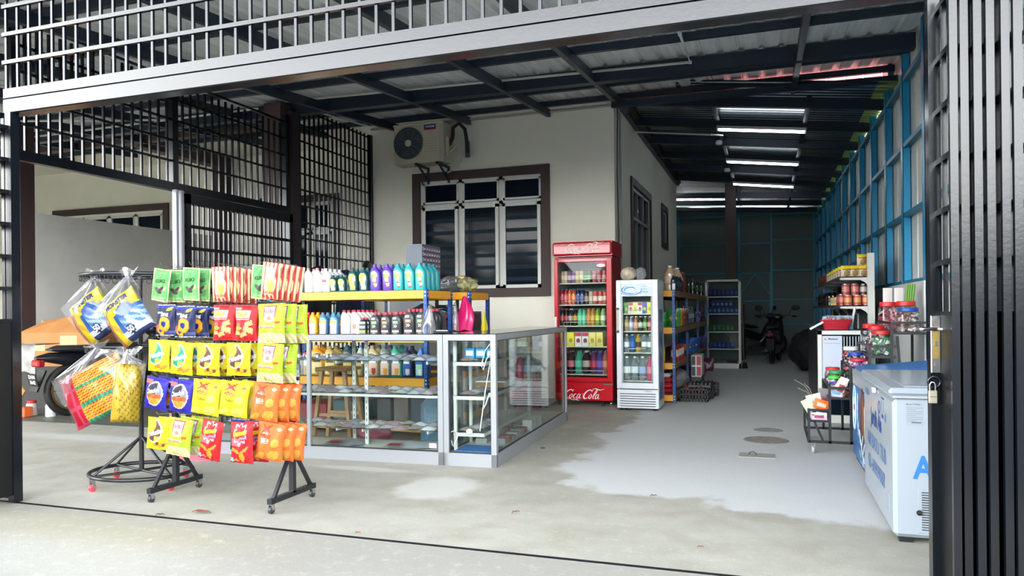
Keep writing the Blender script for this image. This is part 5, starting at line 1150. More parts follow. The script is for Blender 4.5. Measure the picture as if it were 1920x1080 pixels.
b.tube([S(6.36+.09*math.cos(a), .42+.17*math.sin(a)) for a in [i*PI/12 for i in range(25)]], .006, wv_, 5); ell(6.36, .42, .075, .085, mat('oval_white', 'dfe6ee', .4), .002)
b.text('NESTLE', .045, mat('brand_red', 'b3283a', .5), lambda x, y: S(6.36-x, .42+y, .003), sx=.62, bold=.03)
chz = mat('choc_brown', '5e2f22', .5, noise=.2, nscale=30); ell(5.86, .36, .13, .26, chz, .002, 28); ell(5.80, .42, .05, .17, mat('choc_light', '8a4a32', .5), .003); b.add([S(5.75, .50, .003), S(5.70, .50, .003), S(5.68, .30, .003), S(5.73, .27, .003)], [(0, 1, 2, 3)], mat('cream_filling', 'e6cfa6', .5))
rr = random.Random(2)
for i in range(4): ell(6.12+.03*math.sin(i), .52-.07*i, .035, .04, mat('vanilla_petal', 'd9d4c6', .5), .003, 9)
for i in range(34):
    a = rr.uniform(PI*1.0, PI*2.0); q = rr.uniform(.9, 1.35); yy = 5.86+.2*q*math.cos(a); zc = .36+.27*q*math.sin(a); ell(min(max(yy, y0+.04), y1-.04), max(.07, zc), rr.uniform(.006, .02), rr.uniform(.008, .022), wv_, .002+.0001*i, 7)
for k in range(3): b.tube([S(5.56+.28*i/8+.12*k, .14+.05*math.sin(i*.8+k)+.05*k) for i in range(9)], .005, wv_, 5)
b.build('picture_panel', bf)
b = MB(); b.box((x0+.02, y0+.02, 0), (x1-.02, y1-.02, .042), blackp); b.build('plinth', bf)

# ---- tiered candy rack
cr_ = thing('tiered_rack', (.75, 6.95, 0), 'black stepped wire rack on casters full of candy jars behind the blue freezer', 'rack')
RY0, RY1 = 6.58, 7.34
tiers = [(.31, .47, .27, .36), (.47, .63, .46, .545), (.63, .78, .63, .715), (.77, .96, .80, .885), (.93, 1.21, .99, 1.075)]
for (a, c, z, zt) in tiers:
    b = MB()
    for zz2 in (z, zt):
        b.bar((a, RY0, zz2), (c, RY0, zz2), .018, .018, blk_f); b.bar((a, RY1, zz2), (c, RY1, zz2), .018, .018, blk_f); b.bar((a, RY0, zz2), (a, RY1, zz2), .018, .018, blk_f)
    b.box((a, RY0, z-.004), (c, RY1, z+.004), blk_f); b.build('tray', cr_)
for (a, c, z, zt) in tiers:
    for y in (RY0, RY1): b = MB(); b.bar((a, y, .09), (a, y, zt), .02, .02, blk_f, (0, 1, 0)); b.build('upright', cr_)
for y in (RY0, RY1): b = MB(); b.bar((.31, y, .1), (1.21, y, .1), .02, .02, blk_f); b.bar((1.2, y, .1), (1.2, y, 1.07), .02, .02, blk_f, (0, 1, 0)); b.build('base_rail', cr_)
b = MB(); b.bar((.31, RY0, .1), (.31, RY1, .1), .02, .02, blk_f); b.bar((.35, RY0, .27), (.42, RY0, .1), .018, .018, blk_f); b.bar((.97, RY0, .97), (1.03, RY0, .1), .018, .018, blk_f); b.build('brace', cr_)
def caster(root, x, y, m=None, r=.03, h=.085):
    b = MB(); b.lathe([(0, -.01), (r*.8, -.011), (r, -.008), (r, .008), (r*.8, .011), (0, .01)], m or mat('caster_grey', '9a9c9e', .4), 16, M2(x, y, r), 'x'); b.box((x-.014, y-.012, r), (x-.011, y+.012, h-.004), chrome); b.box((x+.011, y-.012, r), (x+.014, y+.012, h-.004), chrome); b.box((x-.016, y-.016, h-.006), (x+.016, y+.016, h), chrome); return b.build('caster', root)
for x in (.34, 1.15):
    for y in (RY0+.02, RY1-.02): caster(cr_, x, y, h=.095)
jarpl = glassmat('jar_plastic', (.95, .96, .97), .1, .05)
def jar(p, r, h, lid, cols, fill, label, seed, tw=0):
    b = MB(); b.lathe([(r*.9, 0), (r, .01), (r, h*.72), (r*.92, h*.82), (r*.78, h*.86)], jarpl, 24, M2(*p)); o = b.build('candy_jar'); tag(o, label, 'jar')
    c = MB(); lm = mat('lid_'+lid, lid, .35); c.lathe([(r*.84, h*.85), (r*.88, h*.86), (r*.88, h*.98), (r*.8, h), (0, h)], lm, 24, M2(*p)); c.build('lid', o)
    rr = random.Random(seed); s_ = MB(); n_ = int(70*fill)
    for i in range(n_):
        a = rr.uniform(0, 2*PI); q = r*.9*math.sqrt(rr.uniform(.35, 1)); z = .008+(h*.72*fill)*rr.random(); m = mat('sweet_'+cols[i % len(cols)], cols[i % len(cols)], .4)
        T = M2(p[0]+q*math.cos(a), p[1]+q*math.sin(a), p[2]+z+.006) @ Euler((rr.uniform(0, 6), rr.uniform(0, 6), 0)).to_matrix().to_4x4()
        e = rr.uniform(.009, .014); s_.box((-e*1.3, -e*.7, -e*.5), (e*1.3, e*.7, e*.5), m, T, bev=.003)
    sw = s_.build('wrapped_sweets', o); sw['kind'] = 'stuff'; return o
jar((.99, 7.15, .995), .085, .25, 'c41d22', ('b8405a', 'd8b8c0', '9a2a3c'), .95, 'red-lidded jar of pink wrapped sweets on the top tier, left', 1)
jar((1.1, 7.0, .995), .085, .255, 'c41d22', ('8aa04a', 'b8405a', 'd8d8d0'), .8, 'red-lidded jar behind the blue-lidded jar on the top tier', 2)
jar((1.07, 6.70, .995), .085, .20, '1c3f90', ('b89a94', '7a4a48', 'd8d0cc', 'c9b0a8'), .95, 'blue-lidded jar of brown and white sweets on the top tier', 3)
jar((.85, 7.18, .805), .075, .25, 'c41d22', ('d8dadc', '3a4250', 'c9ccd0'), 1, 'red-lidded jar of black and white sweets, far left of the fourth tier', 4)
jar((.87, 6.98, .805), .075, .24, 'c41d22', ('d8dadc', 'b83a4a', 'c9ccd0'), .9, 'red-lidded jar in the middle of the fourth tier', 5)
jar((.875, 6.72, .805), .078, .205, 'c41d22', ('4aa05a', 'dfe6df', '2f8a48'), .9, 'red-lidded jar of green and white sweets on the fourth tier', 6)
jar((.69, 7.2, .635), .07, .22, 'c9cbca', ('b85a5a', 'd8d0c4', '5a4a6a'), 1, 'pale-lidded tall jar at the far end of the third tier', 7)
jar((.71, 7.0, .635), .068, .18, '223f95', ('4a3a5a', 'b8b0c0', '8a6a50'), .9, 'blue-lidded jar of dark sweets on the third tier', 8)
jar((.71, 6.80, .635), .075, .14, 'c41d3a', ('c84a90', '8a6ac0', 'e0c0d0', 'd8d8d8'), .95, 'red-lidded squat jar of purple and pink sweets, third tier', 9)
jar((.545, 7.25, .465), .068, .2, 'c9252e', ('c9c4c0', '8a8078', 'a05050'), .9, 'red-lidded jar at the far end of the second tier', 10)
jar((.56, 7.08, .465), .068, .185, '1f8a4c', ('dcdcd8', 'a05a6a', '6a6a70'), .9, 'dark green-lidded jar on the second tier', 11)
jar((.53, 6.92, .465), .055, .15, '4ac83a', ('d8d8d8', '6a4a9a'), .9, 'bright green-lidded small jar on the second tier', 12)
jar((.535, 6.78, .465), .045, .11, '5a2ca8', ('e0dce8', 'c8b8d8'), .9, 'purple-lidded small jar on the second tier', 13)
jar((.585, 6.66, .465), .04, .09, 'b0202c', ('5a3028', 'a04a40', '2c2422'), .9, 'dark red-lidded little jar at the front of the second tier', 15)
def card(c, w_, h_, col, acc, rot, label, name='sweet_packet', sym=None):
    b = MB(); T = M2(*c) @ Euler(rot).to_matrix().to_4x4(); m = mat('pk_'+col, col, .4)
    b.sheet(5, 5, lambda u, v: ((u-.5)*w_, -.008*math.sin(PI*u)*math.sin(PI*v), v*h_), m, T=T); b.sheet(5, 5, lambda u, v: ((.5-u)*w_, .008*math.sin(PI*u)*math.sin(PI*v), v*h_), m, T=T)
    b.sheet(4, 4, lambda u, v: ((u-.5)*w_*.6, -.0095-.003*math.sin(PI*u), h_*(.25+.4*v)), mat('pk_'+acc, acc, .4), T=T); return tag(b.build(name), label, 'packet')
card((.53, 6.63, .47), .07, .17, 'dcc8c8', 'a0504a', (.2, .35, .1), 'tall white and pink chocolate packet leaning on the second tier')
card((.50, 6.66, .47), .05, .16, 'c9a878', '8a5a3a', (.2, .45, .1), 'narrow tan packet leaning behind the pink chocolate packet')
card((.52, 6.61, .47), .1, .07, 'c9ccd4', '5a9ac8', (-.2, .1, .1), 'small white and blue pouch at the front of the second tier')
card((.39, 6.72, .285), .12, .2, 'cfd0c8', '5a8a4a', (.1, -.25, .2), 'clear and green sweet bag standing on the lowest tier')
card((.36, 6.66, .3), .08, .16, 'bcc8a4', 'dcdcc8', (.15, -.5, .0), 'pale green striped packet leaning left on the lowest tier')
card((.40, 6.64, .36), .12, .08, 'd9641e', 'e8b0a0', (-.1, .3, .15), 'orange picture packet lying in the lowest tier')
card((.42, 6.80, .3), .1, .22, '8c8488', 'a84a5a', (.1, .1, .3), 'grey and maroon packet at the back of the lowest tier')
card((.40, 6.6, .3), .13, .06, '2a2c34', 'd8d0c4', (-.4, .2, .1), 'black and white packet in the middle of the lowest tier')
card((.39, 6.6, .278), .12, .06, 'd8b8c8', '8a3a5a', (0, 0, 0), 'pink printed packet at the front of the lowest tier')
b = MB(); 
for k, (dx, dz) in enumerate(((-.12, .18), (-.06, .15), (-.1, .11))): b.tube([(.36, 6.7, .42), (.36+dx*.6, 6.68, .42+dz*.7), (.36+dx*1.3, 6.66, .42+dz)], .0025, mat('pale_straw', '8b9186', .5), 5)
tag(b.build('drinking_straws'), 'thin pale straws sticking out left of the lowest tier', 'straws')
# packets hanging behind the top jars
b = MB(); gh = mat('green_stick', '5a8a2c', .5)
for k in range(4): b.tube([(1.12+.015*k, 7.25, 1.0), (1.16+.018*k, 7.3, 1.4)], .012, gh, 6)
tag(b.build('green_sticks'), 'bundle of long green sticks standing behind the top tier jars', 'sticks')
for k in range(2): card((1.0+.09*k, 7.28, 1.0), .075, .37, 'c4c0bc', 'b0707a', (0, 0, .1), 'white card with red print standing behind the top jars, %s' % ('left one', 'right one')[k], 'blister_card')

# ---- white backing board
b = MB(); b.box((1.285, 7.28, .02), (1.30, 10.4, 1.43), mat('white_board', 'c6c9c9', .5)); tag(b.build('white_board'), 'plain white board leaning against the blue wall behind the candy rack', 'board')

# ---- counter cabinet with poster
wc_ = thing('white_cabinet', (.7, 9.2, 0), 'white framed cabinet with a payment poster, dark side facing the corridor', 'cabinet')
b = MB(); b.box((.49, 8.4, 0), (.53, 8.44, .96), white_al); b.box((.90, 8.4, 0), (.94, 8.44, .96), white_al); b.box((.49, 8.4, .92), (.94, 8.44, .96), white_al); b.box((.49, 8.4, 0), (.94, 8.44, .08), white_al); b.build('front_frame', wc_)
b = MB(); b.box((.485, 8.45, .0), (.495, 10.2, .95), blackp); b.box((.49, 8.45, .94), (.94, 10.2, .965), blackp); b.box((.93, 8.45, 0), (.94, 10.2, .94), blackp); b.build('carcass', wc_)
b = MB(); b.box((.53, 8.415, .08), (.90, 8.42, .92), winglass)
for k in range(6): b.box((.74+.028*k, 8.408, .3), (.748+.028*k, 8.412, .9), mat('pale_stripe', 'a9b0ac', .5))
b.build('front_glass', wc_)
ps = MB(); ps.box((.535, 8.402, .42), (.725, 8.408, .905), mat('poster_pale', 'b4bcd0', .5)); dk_ = mat('poster_ink', '2a3446', .6)
ps.text('Maybank', .026, dk_, lambda x, y: (.64+x, 8.401, .872+y), sx=.95, bold=.02); ps.lathe([(0, 0), (.011, 0), (.011, .001), (0, .001)], mat('poster_amber', 'b08a3a', .5), 14, M2(.563, 8.4, .872), 'y')
ps.text('PAY ANYTIME WITH MAE QR', .009, dk_, lambda x, y: (.63+x, 8.401, .828+y), sx=1.0); ps.text('NASTEE', .022, dk_, lambda x, y: (.63+x, 8.401, .50+y), bold=.02); ps.box((.56, 8.4005, .555), (.70, 8.4015, .56), mat('poster_line', '8a94aa', .5))
ps.build('poster', wc_)
b = MB()
for k in range(4):
    z = .985+.028*k; i_s = .1+.012*k
    b.tube([(.68+(i_s+.02)*math.copysign(abs(math.cos(a))**.5, math.cos(a)), 8.56+(i_s*.7)*math.copysign(abs(math.sin(a))**.5, math.sin(a)), z) for a in [2*PI*i/24 for i in range(24)]], .006, mat('basket_red', 'a8182c', .4), 6, closed=True)
b.sheet(24, 3, lambda u, v: (.68+(.118+.04*v)*math.copysign(abs(math.cos(2*PI*u))**.5, math.cos(2*PI*u)), 8.56+(.068+.03*v)*math.copysign(abs(math.sin(2*PI*u))**.5, math.sin(2*PI*u)), .968+.1*v), mat('basket_red', 'a8182c', .4)); b.box((.57, 8.5, .967), (.79, 8.62, .972), mat('basket_red', 'a8182c'))
bk = b.build('basket'); tag(bk, 'red plastic basket on top of the white cabinet', 'basket')
rr = random.Random(8); b = MB()
for i in range(60):
    T = M2(.68+rr.uniform(-.14, .14), 8.56+rr.uniform(-.08, .08), 1.06+rr.uniform(0, .035)) @ Euler((rr.uniform(0, 6), rr.uniform(0, 6), rr.uniform(0, 6))).to_matrix().to_4x4(); b.box((-.02, -.01, -.004), (.02, .01, .004), mat(('pk_white', 'pk_rose')[i % 2], ('c9c6c6', 'b86a78')[i % 2], .5), T)
o = tag(b.build('small_packets'), 'heap of small white packets filling the red basket', 'packets'); o['kind'] = 'stuff'
b = MB(); b.box((.58, 8.68, .967), (.86, 8.74, 1.115), mat('cyan_box', '5aa9cc', .5)); tag(b.build('blue_box'), 'pale blue box behind the red basket', 'box')
b = MB(); b.bar((.84, 8.64, 1.02), (.875, 8.66, 1.2), .03, .008, whitep); tag(b.build('ruler'), 'pale strip standing in the right of the red basket', 'strip')
b = MB(); b.bar((.42, 8.5, .975), (.55, 8.5, 1.05), .04, .02, whitep); tag(b.build('paper_roll'), 'white rolled paper lying at the left of the red basket', 'roll')

# ---- gondola shelving with noodles and cans
gd = thing('wall_shelf_unit', (1.0, 11.5, 0), 'white bracket shelving along the blue wall with noodles and cans', 'shelf unit')
b = MB(); b.box((1.04, 9.0, 0), (1.11, 9.06, 1.80), white_al); b.build('upright', gd)
for y in (10.3, 11.6, 12.9, 14.2): b = MB(); b.box((1.07, y, 0), (1.11, y+.04, 1.8), white_al); b.build('upright', gd)
b = MB(); b.box((1.085, 9.06, .1), (1.095, 14.2, 1.8), mat('shelf_back_panel', '4a5355', .6)); b.build('back_panel', gd)
for z in (1.545, 1.225, .62):
    b = MB(); b.box((.76, 9.02, z-.012), (1.085, 14.24, z), mat('shelf_tray_grey', '7a8083', .5)); b.box((.755, 9.02, z-.03), (.765, 14.24, z+.004), mat('shelf_lip', '3f474b', .5)); b.build('shelf', gd)
    for y in (9.02, 10.3, 11.6, 12.9): b = MB(); b.prism([(.76, z-.035), (.97, z-.04), (1.02, z-.07), (1.05, z-.11), (1.085, z-.11), (1.085, z), (.76, z)], 0, -.012, white_al, Matrix.Translation((0, y, 0)) @ Matrix.Rotation(PI/2, 4, 'X')); b.build('bracket', gd)
def noodle(c1, c2, c3):
    b = MB(); S_ = lambda u, v: (-.06+.12*u, -.02-.03*math.sin(PI*u)*math.sin(PI*v)**.6, .125*v)
    b.sheet(8, 10, S_, None, mf=lambda u, v: mat('nd_'+c1, c1, .35) if v > .7 else (mat('nd_'+c3, c3, .4) if (u-.5)**2+(v-.3)**2 < .09 else (mat('nd_band', 'a8302c', .4) if .58 < v < .7 and abs(u-.5) < .35 else mat('nd_'+c2, c2, .4)))); b.sheet(6, 6, lambda u, v: (.06-.12*u, -.02+.03*math.sin(PI*u)*math.sin(PI*v)**.6, .125*v), mat('nd_'+c1, c1)); return b
n0 = noodle('d8c81e', 'c9bfae', '9a7a4a').build('noodle_pack'); tag(n0, 'yellow noodle pack at the front left of the upper wall shelf', 'noodle pack', 'noodle packs'); n0.location = (.84, 9.12, 1.547)
for (x, y, z, l_) in ((.93, 9.12, 1.547, 'middle of the front row'), (1.02, 9.12, 1.547, 'right of the front row'), (1.01, 9.14, 1.672, 'stacked on the right one')): dup(n0, (x-.005, y, z), 'yellow noodle pack on the upper wall shelf, %s' % l_, rz=(.1 if z > 1.6 else 0))
for i in range(12): dup(n0, (.83+.02*(i % 2), 9.32+.17*i, 1.547), 'yellow noodle pack on the upper wall shelf, %s behind the front' % ORD[i], rz=-.5)
n1 = noodle('7a2a20', '5a3a2c', '9a6a4a').build('noodle_pack'); tag(n1, 'dark brown noodle pack on the upper wall shelf, nearest of the dark ones', 'noodle pack', 'dark noodle packs'); n1.location = (.84, 11.4, 1.547)
for i in range(1, 9): dup(n1, (.84, 11.4+.22*i, 1.547), 'dark brown noodle pack on the upper wall shelf, %s from the front' % ORD[i], rz=-.5)
def tin(c1, c2, r=.04, h=.11):
    b = MB(); b.lathe([(r, .002), (r, h*.3)], tex(c1), 20); b.lathe([(r, h*.3), (r, h*.75)], tex(c2), 20); b.lathe([(r, h*.75), (r, h-.002)], tex(c1), 20); b.lathe([(r*1.02, 0), (r*1.02, .003), (0, .003)], chrome, 20); b.lathe([(r*1.02, h-.004), (r*1.02, h), (0, h-.003)], chrome, 20); return b
t0 = tin('c0503c', 'd89a5a').build('food_tin'); tag(t0, 'orange label food tin at the left of the lower wall shelf front row', 'tin', 'food tins'); t0.location = (.85, 9.1, 1.227)
for x, l_ in ((.945, 'middle'), (1.035, 'right')): dup(t0, (x, 9.1, 1.227), 'orange label food tin, %s of the lower wall shelf front row' % l_)
t1 = tin('9a3a3c', 'c87a70', .042, .125).build('food_tin'); tag(t1, 'red label tall tin stacked upper left on the lower wall shelf', 'tin', 'tall red tins'); t1.location = (.83, 9.13, 1.34)
dup(t1, (.925, 9.13, 1.34), 'red label tall tin stacked second on the lower wall shelf'); t2 = tin('4a3434', 'b8a8a4', .04, .12).build('food_tin'); tag(t2, 'dark printed tin stacked at the right of the tall red tins', 'tin'); t2.location = (1.015, 9.13, 1.34)
for i in range(3): dup(t1, (.80, 9.25+.1*i, 1.227), 'red label tall tin in the left row of the lower wall shelf, %s' % ORD[i])
cb_ = MB(); cb_.box((-.05, -.03, 0), (.05, .03, .1), tex('b89a20')); cb_.box((-.045, -.031, .03), (.045, -.03, .07), tex('7a5a1a')); c0 = cb_.build('spice_box'); tag(c0, 'yellow spice box on the lower wall shelf, nearest one', 'box', 'yellow spice boxes'); c0.location = (.83, 9.65, 1.227)
for i in range(1, 8): dup(c0, (.83, 9.65+.13*i, 1.227), 'yellow spice box on the lower wall shelf, %s from the front' % ORD[i], rz=-.3)
kb = petb('20181c', '3a2a2a', '4a3a3a', .04, .2).build('sauce_bottle'); tag(kb, 'dark sauce bottle on the lower wall shelf, nearest one', 'bottle', 'dark sauce bottles'); kb.location = (.84, 10.9, 1.227)
for i in range(1, 14): dup(kb, (.82+.05*(i % 2), 10.9+.2*i, 1.227), 'dark sauce bottle on the lower wall shelf, %s from the front' % ORD[i])
for i in range(5): o = dup(c0, (.84, 10.2+.25*i, .622), 'yellow box on the lowest wall shelf behind the basket, %s' % ORD[i]); o.scale = (1.4, 1.4, 1.6)

# ---- corridor goods rack on the left
wbm = mat('unpainted_beam', '8a6d52', .6)
rack('storage_rack', -1.75, -1.12, 9.62, 14.85, (.1, .51, .965, 1.44), 1.45, 'long blue and yellow grocery rack along the side wall behind the white fridge', (yel, wbm), (11.28, 13.06))
cap_ = MB(); cap_.box((-1.155, 9.615, 1.452), (-1.118, 9.66, 1.53), whitep, bev=.003); tag(cap_.build('white_box'), 'small white box on the front post of the grocery rack', 'box')
def milk(c, l, cp, r, h): return petb(c, l, cp, r, h)
big = milk('b59a80', 'c0a890', 'd8d4cc', .075, .34).build('squash_bottle'); tag(big, 'large beige bottle on the grocery rack top, nearest one', 'bottle', 'large beige bottles'); big.location = (-1.25, 10.2, 1.45)
dup(big, (-1.22, 10.75, 1.45), 'large beige bottle on the grocery rack top, second from the front'); dup(big, (-1.3, 11.0, 1.45), 'large beige bottle on the grocery rack top, third from the front')
o = milk('7a2a2c', '8a3438', 'a04048', .06, .3).build('squash_bottle'); tag(o, 'dark red bottle behind the large beige bottles on the grocery rack', 'bottle'); o.location = (-1.2, 11.25, 1.45)
rr = random.Random(31)
def fill(name, mk, n_, xr, yr_, z, nm, where, cat):
    o = None
    for i in range(n_):
        p = (rr.uniform(*xr), yr_[0]+(yr_[1]-yr_[0])*(i+.5)/n_, z)
        l_ = ' '.join(('%s %s, %s from the front' % (nm, where, ORD[i])).split()[:16])
        if o is None: o = mk().build(name); tag(o, l_, cat, '%s %s' % (nm, where)); o.location = p
        else: dup(o, p, l_, rz=rr.uniform(-.3, .3))
fill('drink_bottle', lambda: petb('1c2430', '2c3a50', '20242c', .035, .2), 7, (-1.18, -1.16), (9.9, 10.9), 1.45, 'short dark bottle', 'on the grocery rack top', 'bottle')
fill('drink_bottle', lambda: petb('22342c', '3a5a3c', '7a3a34', .05, .27), 9, (-1.3, -1.18), (11.5, 14.5), 1.45, 'dark green bottle', 'on the grocery rack top', 'bottle')
gcol = [('2f8a3a', 'd8c060'), ('b8842c', 'e0c070'), ('a03a30', 'd8d0b0'), ('5a3a28', 'c0a060')]
def pouchb(c1, c2, w_=.13, h_=.2, d_=.05):
    b = MB(); b.sheet(8, 10, lambda u, v: ((u-.5)*w_, -d_/2*(math.sin(PI*u)*math.sin(PI*min(1, v*1.05)))**.6, h_*v), None, mf=lambda u, v: tex(c2) if (u-.5)**2/.12+(v-.45)**2/.05 < 1 else tex(c1)); b.sheet(8, 6, lambda u, v: ((.5-u)*w_, d_/2*(math.sin(PI*u)*math.sin(PI*v))**.6, h_*v), tex(c1)); return b
fill('snack_pouch', lambda: pouchb('1f8a3c', 'e0c050', .12, .19), 3, (-1.33, -1.3), (9.72, 10.2), .974, 'green and gold pouch', 'on the second grocery shelf', 'pouch')
for i, (c, l) in enumerate(gcol): fill('snack_pouch', lambda: pouchb(c, l, .14, .24), 3, (-1.2, -1.17), (9.85+.3*i, 10.3+.3*i), .974, ('dark green', 'golden', 'brick red', 'brown')[i]+' pouch', 'at the edge of the second grocery shelf', 'pouch')
fill('drink_bottle', lambda: petb('6a7a8a', 'a8b4c0', 'c8b050', .045, .27), 6, (-1.22, -1.18), (11.4, 12.9), .974, 'pale blue grey bottle', 'on the second grocery shelf', 'bottle')
fill('drink_bottle', lambda: petb('5a2c3a', '6a4a70', '8a3a50', .045, .26), 6, (-1.22, -1.18), (13.1, 14.6), .974, 'dark plum bottle', 'on the second grocery shelf', 'bottle')
fill('squeeze_bottle', lambda: petb('d8c21e', 'c8b018', 'd8c21e', .035, .26), 3, (-1.42, -1.3), (9.72, 9.9), .519, 'bright yellow squeeze bottle', 'on the third grocery shelf', 'bottle')
fill('food_tin', lambda: tin('a8302c', 'd8cfc0', .05, .2), 5, (-1.18, -1.16), (9.8, 10.7), .519, 'red and cream tin', 'on the third grocery shelf', 'tin')
fill('food_tin', lambda: tin('8a5a2c', 'c8a050', .045, .12), 5, (-1.2, -1.18), (9.9, 11.0), .72, 'brown tin', 'in the upper stack of the third grocery shelf', 'tin') if False else None
fill('snack_pouch', lambda: pouchb('1f4f9a', 'd89a30', .22, .22, .08), 3, (-1.2, -1.17), (11.4, 12.6), .519, 'large blue and orange bag', 'on the third grocery shelf', 'bag')
fill('snack_pouch', lambda: pouchb('2a2f6a', 'a03030', .2, .2, .07), 4, (-1.2, -1.17), (12.9, 14.4), .519, 'dark blue bag', 'on the third grocery shelf', 'bag')
fill('rice_pack', lambda: pouchb('b8222c', 'd8c8c4', .26, .06, .12), 1, (-1.34, -1.33), (9.75, 9.9), .11, 'red rice pack', 'lowest of the grocery rack stack', 'pack')
for k in range(3): b = MB(); b.box((-1.5, 9.72, .11+.07*k), (-1.18, 10.0, .172+.07*k), mat('rice_red_%d' % (k == 1), ('a81c28', 'c02a34')[k == 1], .35, noise=.2, nscale=12), bev=.025); tag(b.build('rice_pack'), 'red flat pack on the bottom grocery shelf, %s from the bottom' % ORD[k], 'pack', 'red flat packs')
b = MB(); b.box((-1.5, 9.72, .32), (-1.2, 10.0, .37), mat('white_pack', 'cfccc4', .4), bev=.02); tag(b.build('rice_pack'), 'white flat pack on top of the red flat packs', 'pack')
blob_bag((-1.22, 10.6, .11), (.16, .35, .17), film2, 41, 'big clear plastic bag bulging from the bottom grocery shelf', amp=.08)
b = MB(); b.box((-1.08, 11.2, .20), (-.93, 11.65, .52), mat('tissue_pack', 'cfcacb', .4), bev=.01)
for k in range(2): b.box((-1.0, 11.198, .22+.155*k), (-.94, 11.2, .35+.155*k), mat('tissue_red', 'b03a4c', .4)); b.box((-1.07, 11.198, .22+.155*k), (-1.02, 11.2, .35+.155*k), mat('tissue_dark', '3a4048', .5))
b.box((-1.08, 11.2, .0), (-.93, 11.65, .20), mat('tissue_box_base', '3a3c40', .6)); tag(b.build('tissue_pack'), 'red and white tissue pack standing by the grocery rack', 'pack')
fill('snack_pouch', lambda: pouchb('5a2438', 'a8a0b0', .2, .2, .08), 4, (-1.1, -1.0), (12.2, 14.2), .11, 'dark maroon bag', 'on the bottom grocery shelf', 'bag')
# crates on the floor
def crate(x, y, l_, seed):
    b = MB(); c = mat('black_crate', '111316', .45); w_, d_, h_ = .36, .3, .16
    b.box((x-w_/2, y-d_/2, .01), (x+w_/2, y+d_/2, .02), c)
    for z in (.02, .085, .15): b.box((x-w_/2, y-d_/2, z), (x+w_/2, y-d_/2+.01, z+.02), c); b.box((x-w_/2, y+d_/2-.01, z), (x+w_/2, y+d_/2, z+.02), c); b.box((x-w_/2, y-d_/2, z), (x-w_/2+.01, y+d_/2, z+.02), c); b.box((x+w_/2-.01, y-d_/2, z), (x+w_/2, y+d_/2, z+.02), c)
    k = 0
    while k < w_: b.box((x-w_/2+k, y-d_/2, .0), (x-w_/2+k+.012, y-d_/2+.008, .17), c); k += .04
    k = 0
    while k < d_: b.box((x+w_/2-.008, y-d_/2+k, .0), (x+w_/2, y-d_/2+k+.012, .17), c); k += .04
    tag(b.build('plastic_crate'), 'black plastic crate on the floor by the grocery rack, %s' % l_, 'crate', 'black floor crates')
    rr = random.Random(seed); s_ = MB()
    for i in range(26):
        p = (x+rr.uniform(-.14, .14), y+rr.uniform(-.11, .11), .06+rr.uniform(0, .11)); s_.lathe([(0, 0), (.02, .005), (.026, .02), (.02, .036), (0, .04)], mat('onion_%d' % (i % 3), ('5a2226', '3a1a1e', '6a3a34')[i % 3], .5), 8, M2(*p))
    o = tag(s_.build('red_onions'), 'red onions heaped in the floor crate, %s' % l_, 'onions'); o['kind'] = 'stuff'
crate(-.92, 9.98, 'nearest', 1); crate(-.88, 10.32, 'middle', 2); crate(-.84, 10.66, 'farthest', 3)
b = MB(); b.box((-1.0, 10.0, .17), (-.72, 10.5, .2), mat('dark_tray', '1a2024', .4)); [b.tube([(-.98+.05*i, 10.02, .215), (-.98+.05*i, 10.45, .215)], .014, mat('dark_can', '20262c', .3), 8) for i in range(6)]; tag(b.build('bottle_tray'), 'dark tray of black bottles lying across the floor crates', 'tray')

# ---- glass cabinet at the back
gc = thing('glass_cabinet', (-.85, 15.7, 0), 'tall white-framed glass cabinet with blue packs at the corridor end', 'cabinet')
b = MB(); t = .04; X0, X1, Y0, Y1, H = -1.2, -.52, 15.5, 15.9, 1.79
for x in (X0, X1-t):
    for y in (Y0, Y1-t): b.box((x, y, 0), (x+t, y+t, H), white_al)
b.box((X0, Y0, H-t), (X1, Y1, H), white_al); b.box((X0, Y0, 0), (X1, Y1, .1), white_al); b.build('frame', gc)
b = MB(); b.box((X0+t, Y0+.01, .13), (X1-t, Y0+.015, H-t), clear); b.build('front_glass', gc); b = MB(); b.box((X0+t, Y1-.012, .13), (X1-t, Y1-.004, H-t), mat('dim_back', '2a3436', .6)); b.build('back_panel', gc)
for z in (1.45, 1.105, .74, .395): b = MB(); b.box((X0+t, Y0+.03, z-.02), (X1-t, Y1-.02, z), white_al); b.build('shelf', gc)
for k, (z, c1, c2, n_, nm) in enumerate(((1.45, '1c2c60', '3a4a80', 7, 'navy pack'), (1.105, '24407a', '6a86b0', 7, 'blue pack'), (.74, '2a5a3c', '4a7a50', 6, 'green pack'), (.395, '1c3a80', '2c50a0', 6, 'royal blue pack'))):
    o = pouchb(c1, c2, .085, .13 if k else .16, .05).build('napkin_pack'); tag(o, '%s in the glass cabinet, leftmost of its shelf' % nm, 'pack', nm+'s in the glass cabinet'); o.location = (X0+.09, Y0+.12, z+.001)
    for i in range(1, n_): dup(o, (X0+.09+.085*i, Y0+.12, z+.001), '%s in the glass cabinet, %s from the left' % (nm, ORD[i]))
    if k == 1:
        for i in range(5): dup(o, (X0+.15+.085*i, Y0+.13, z+.132), 'blue pack stacked in the upper row, %s from the left' % ORD[i])
# broom by the cabinet
b = MB(); b.tube([(-.46, 15.6, .05), (-.5, 15.75, 1.35)], .012, mat('broom_wood', '6a5034', .6), 8); b.prism([(-.06, 0), (.06, 0), (.035, .12), (-.035, .12)], -.02, .02, blk, M2(-.45, 15.57, .0) @ Matrix.Rotation(PI/2, 4, 'X')); tag(b.build('broom'), 'broom leaning beside the tall glass cabinet', 'broom')

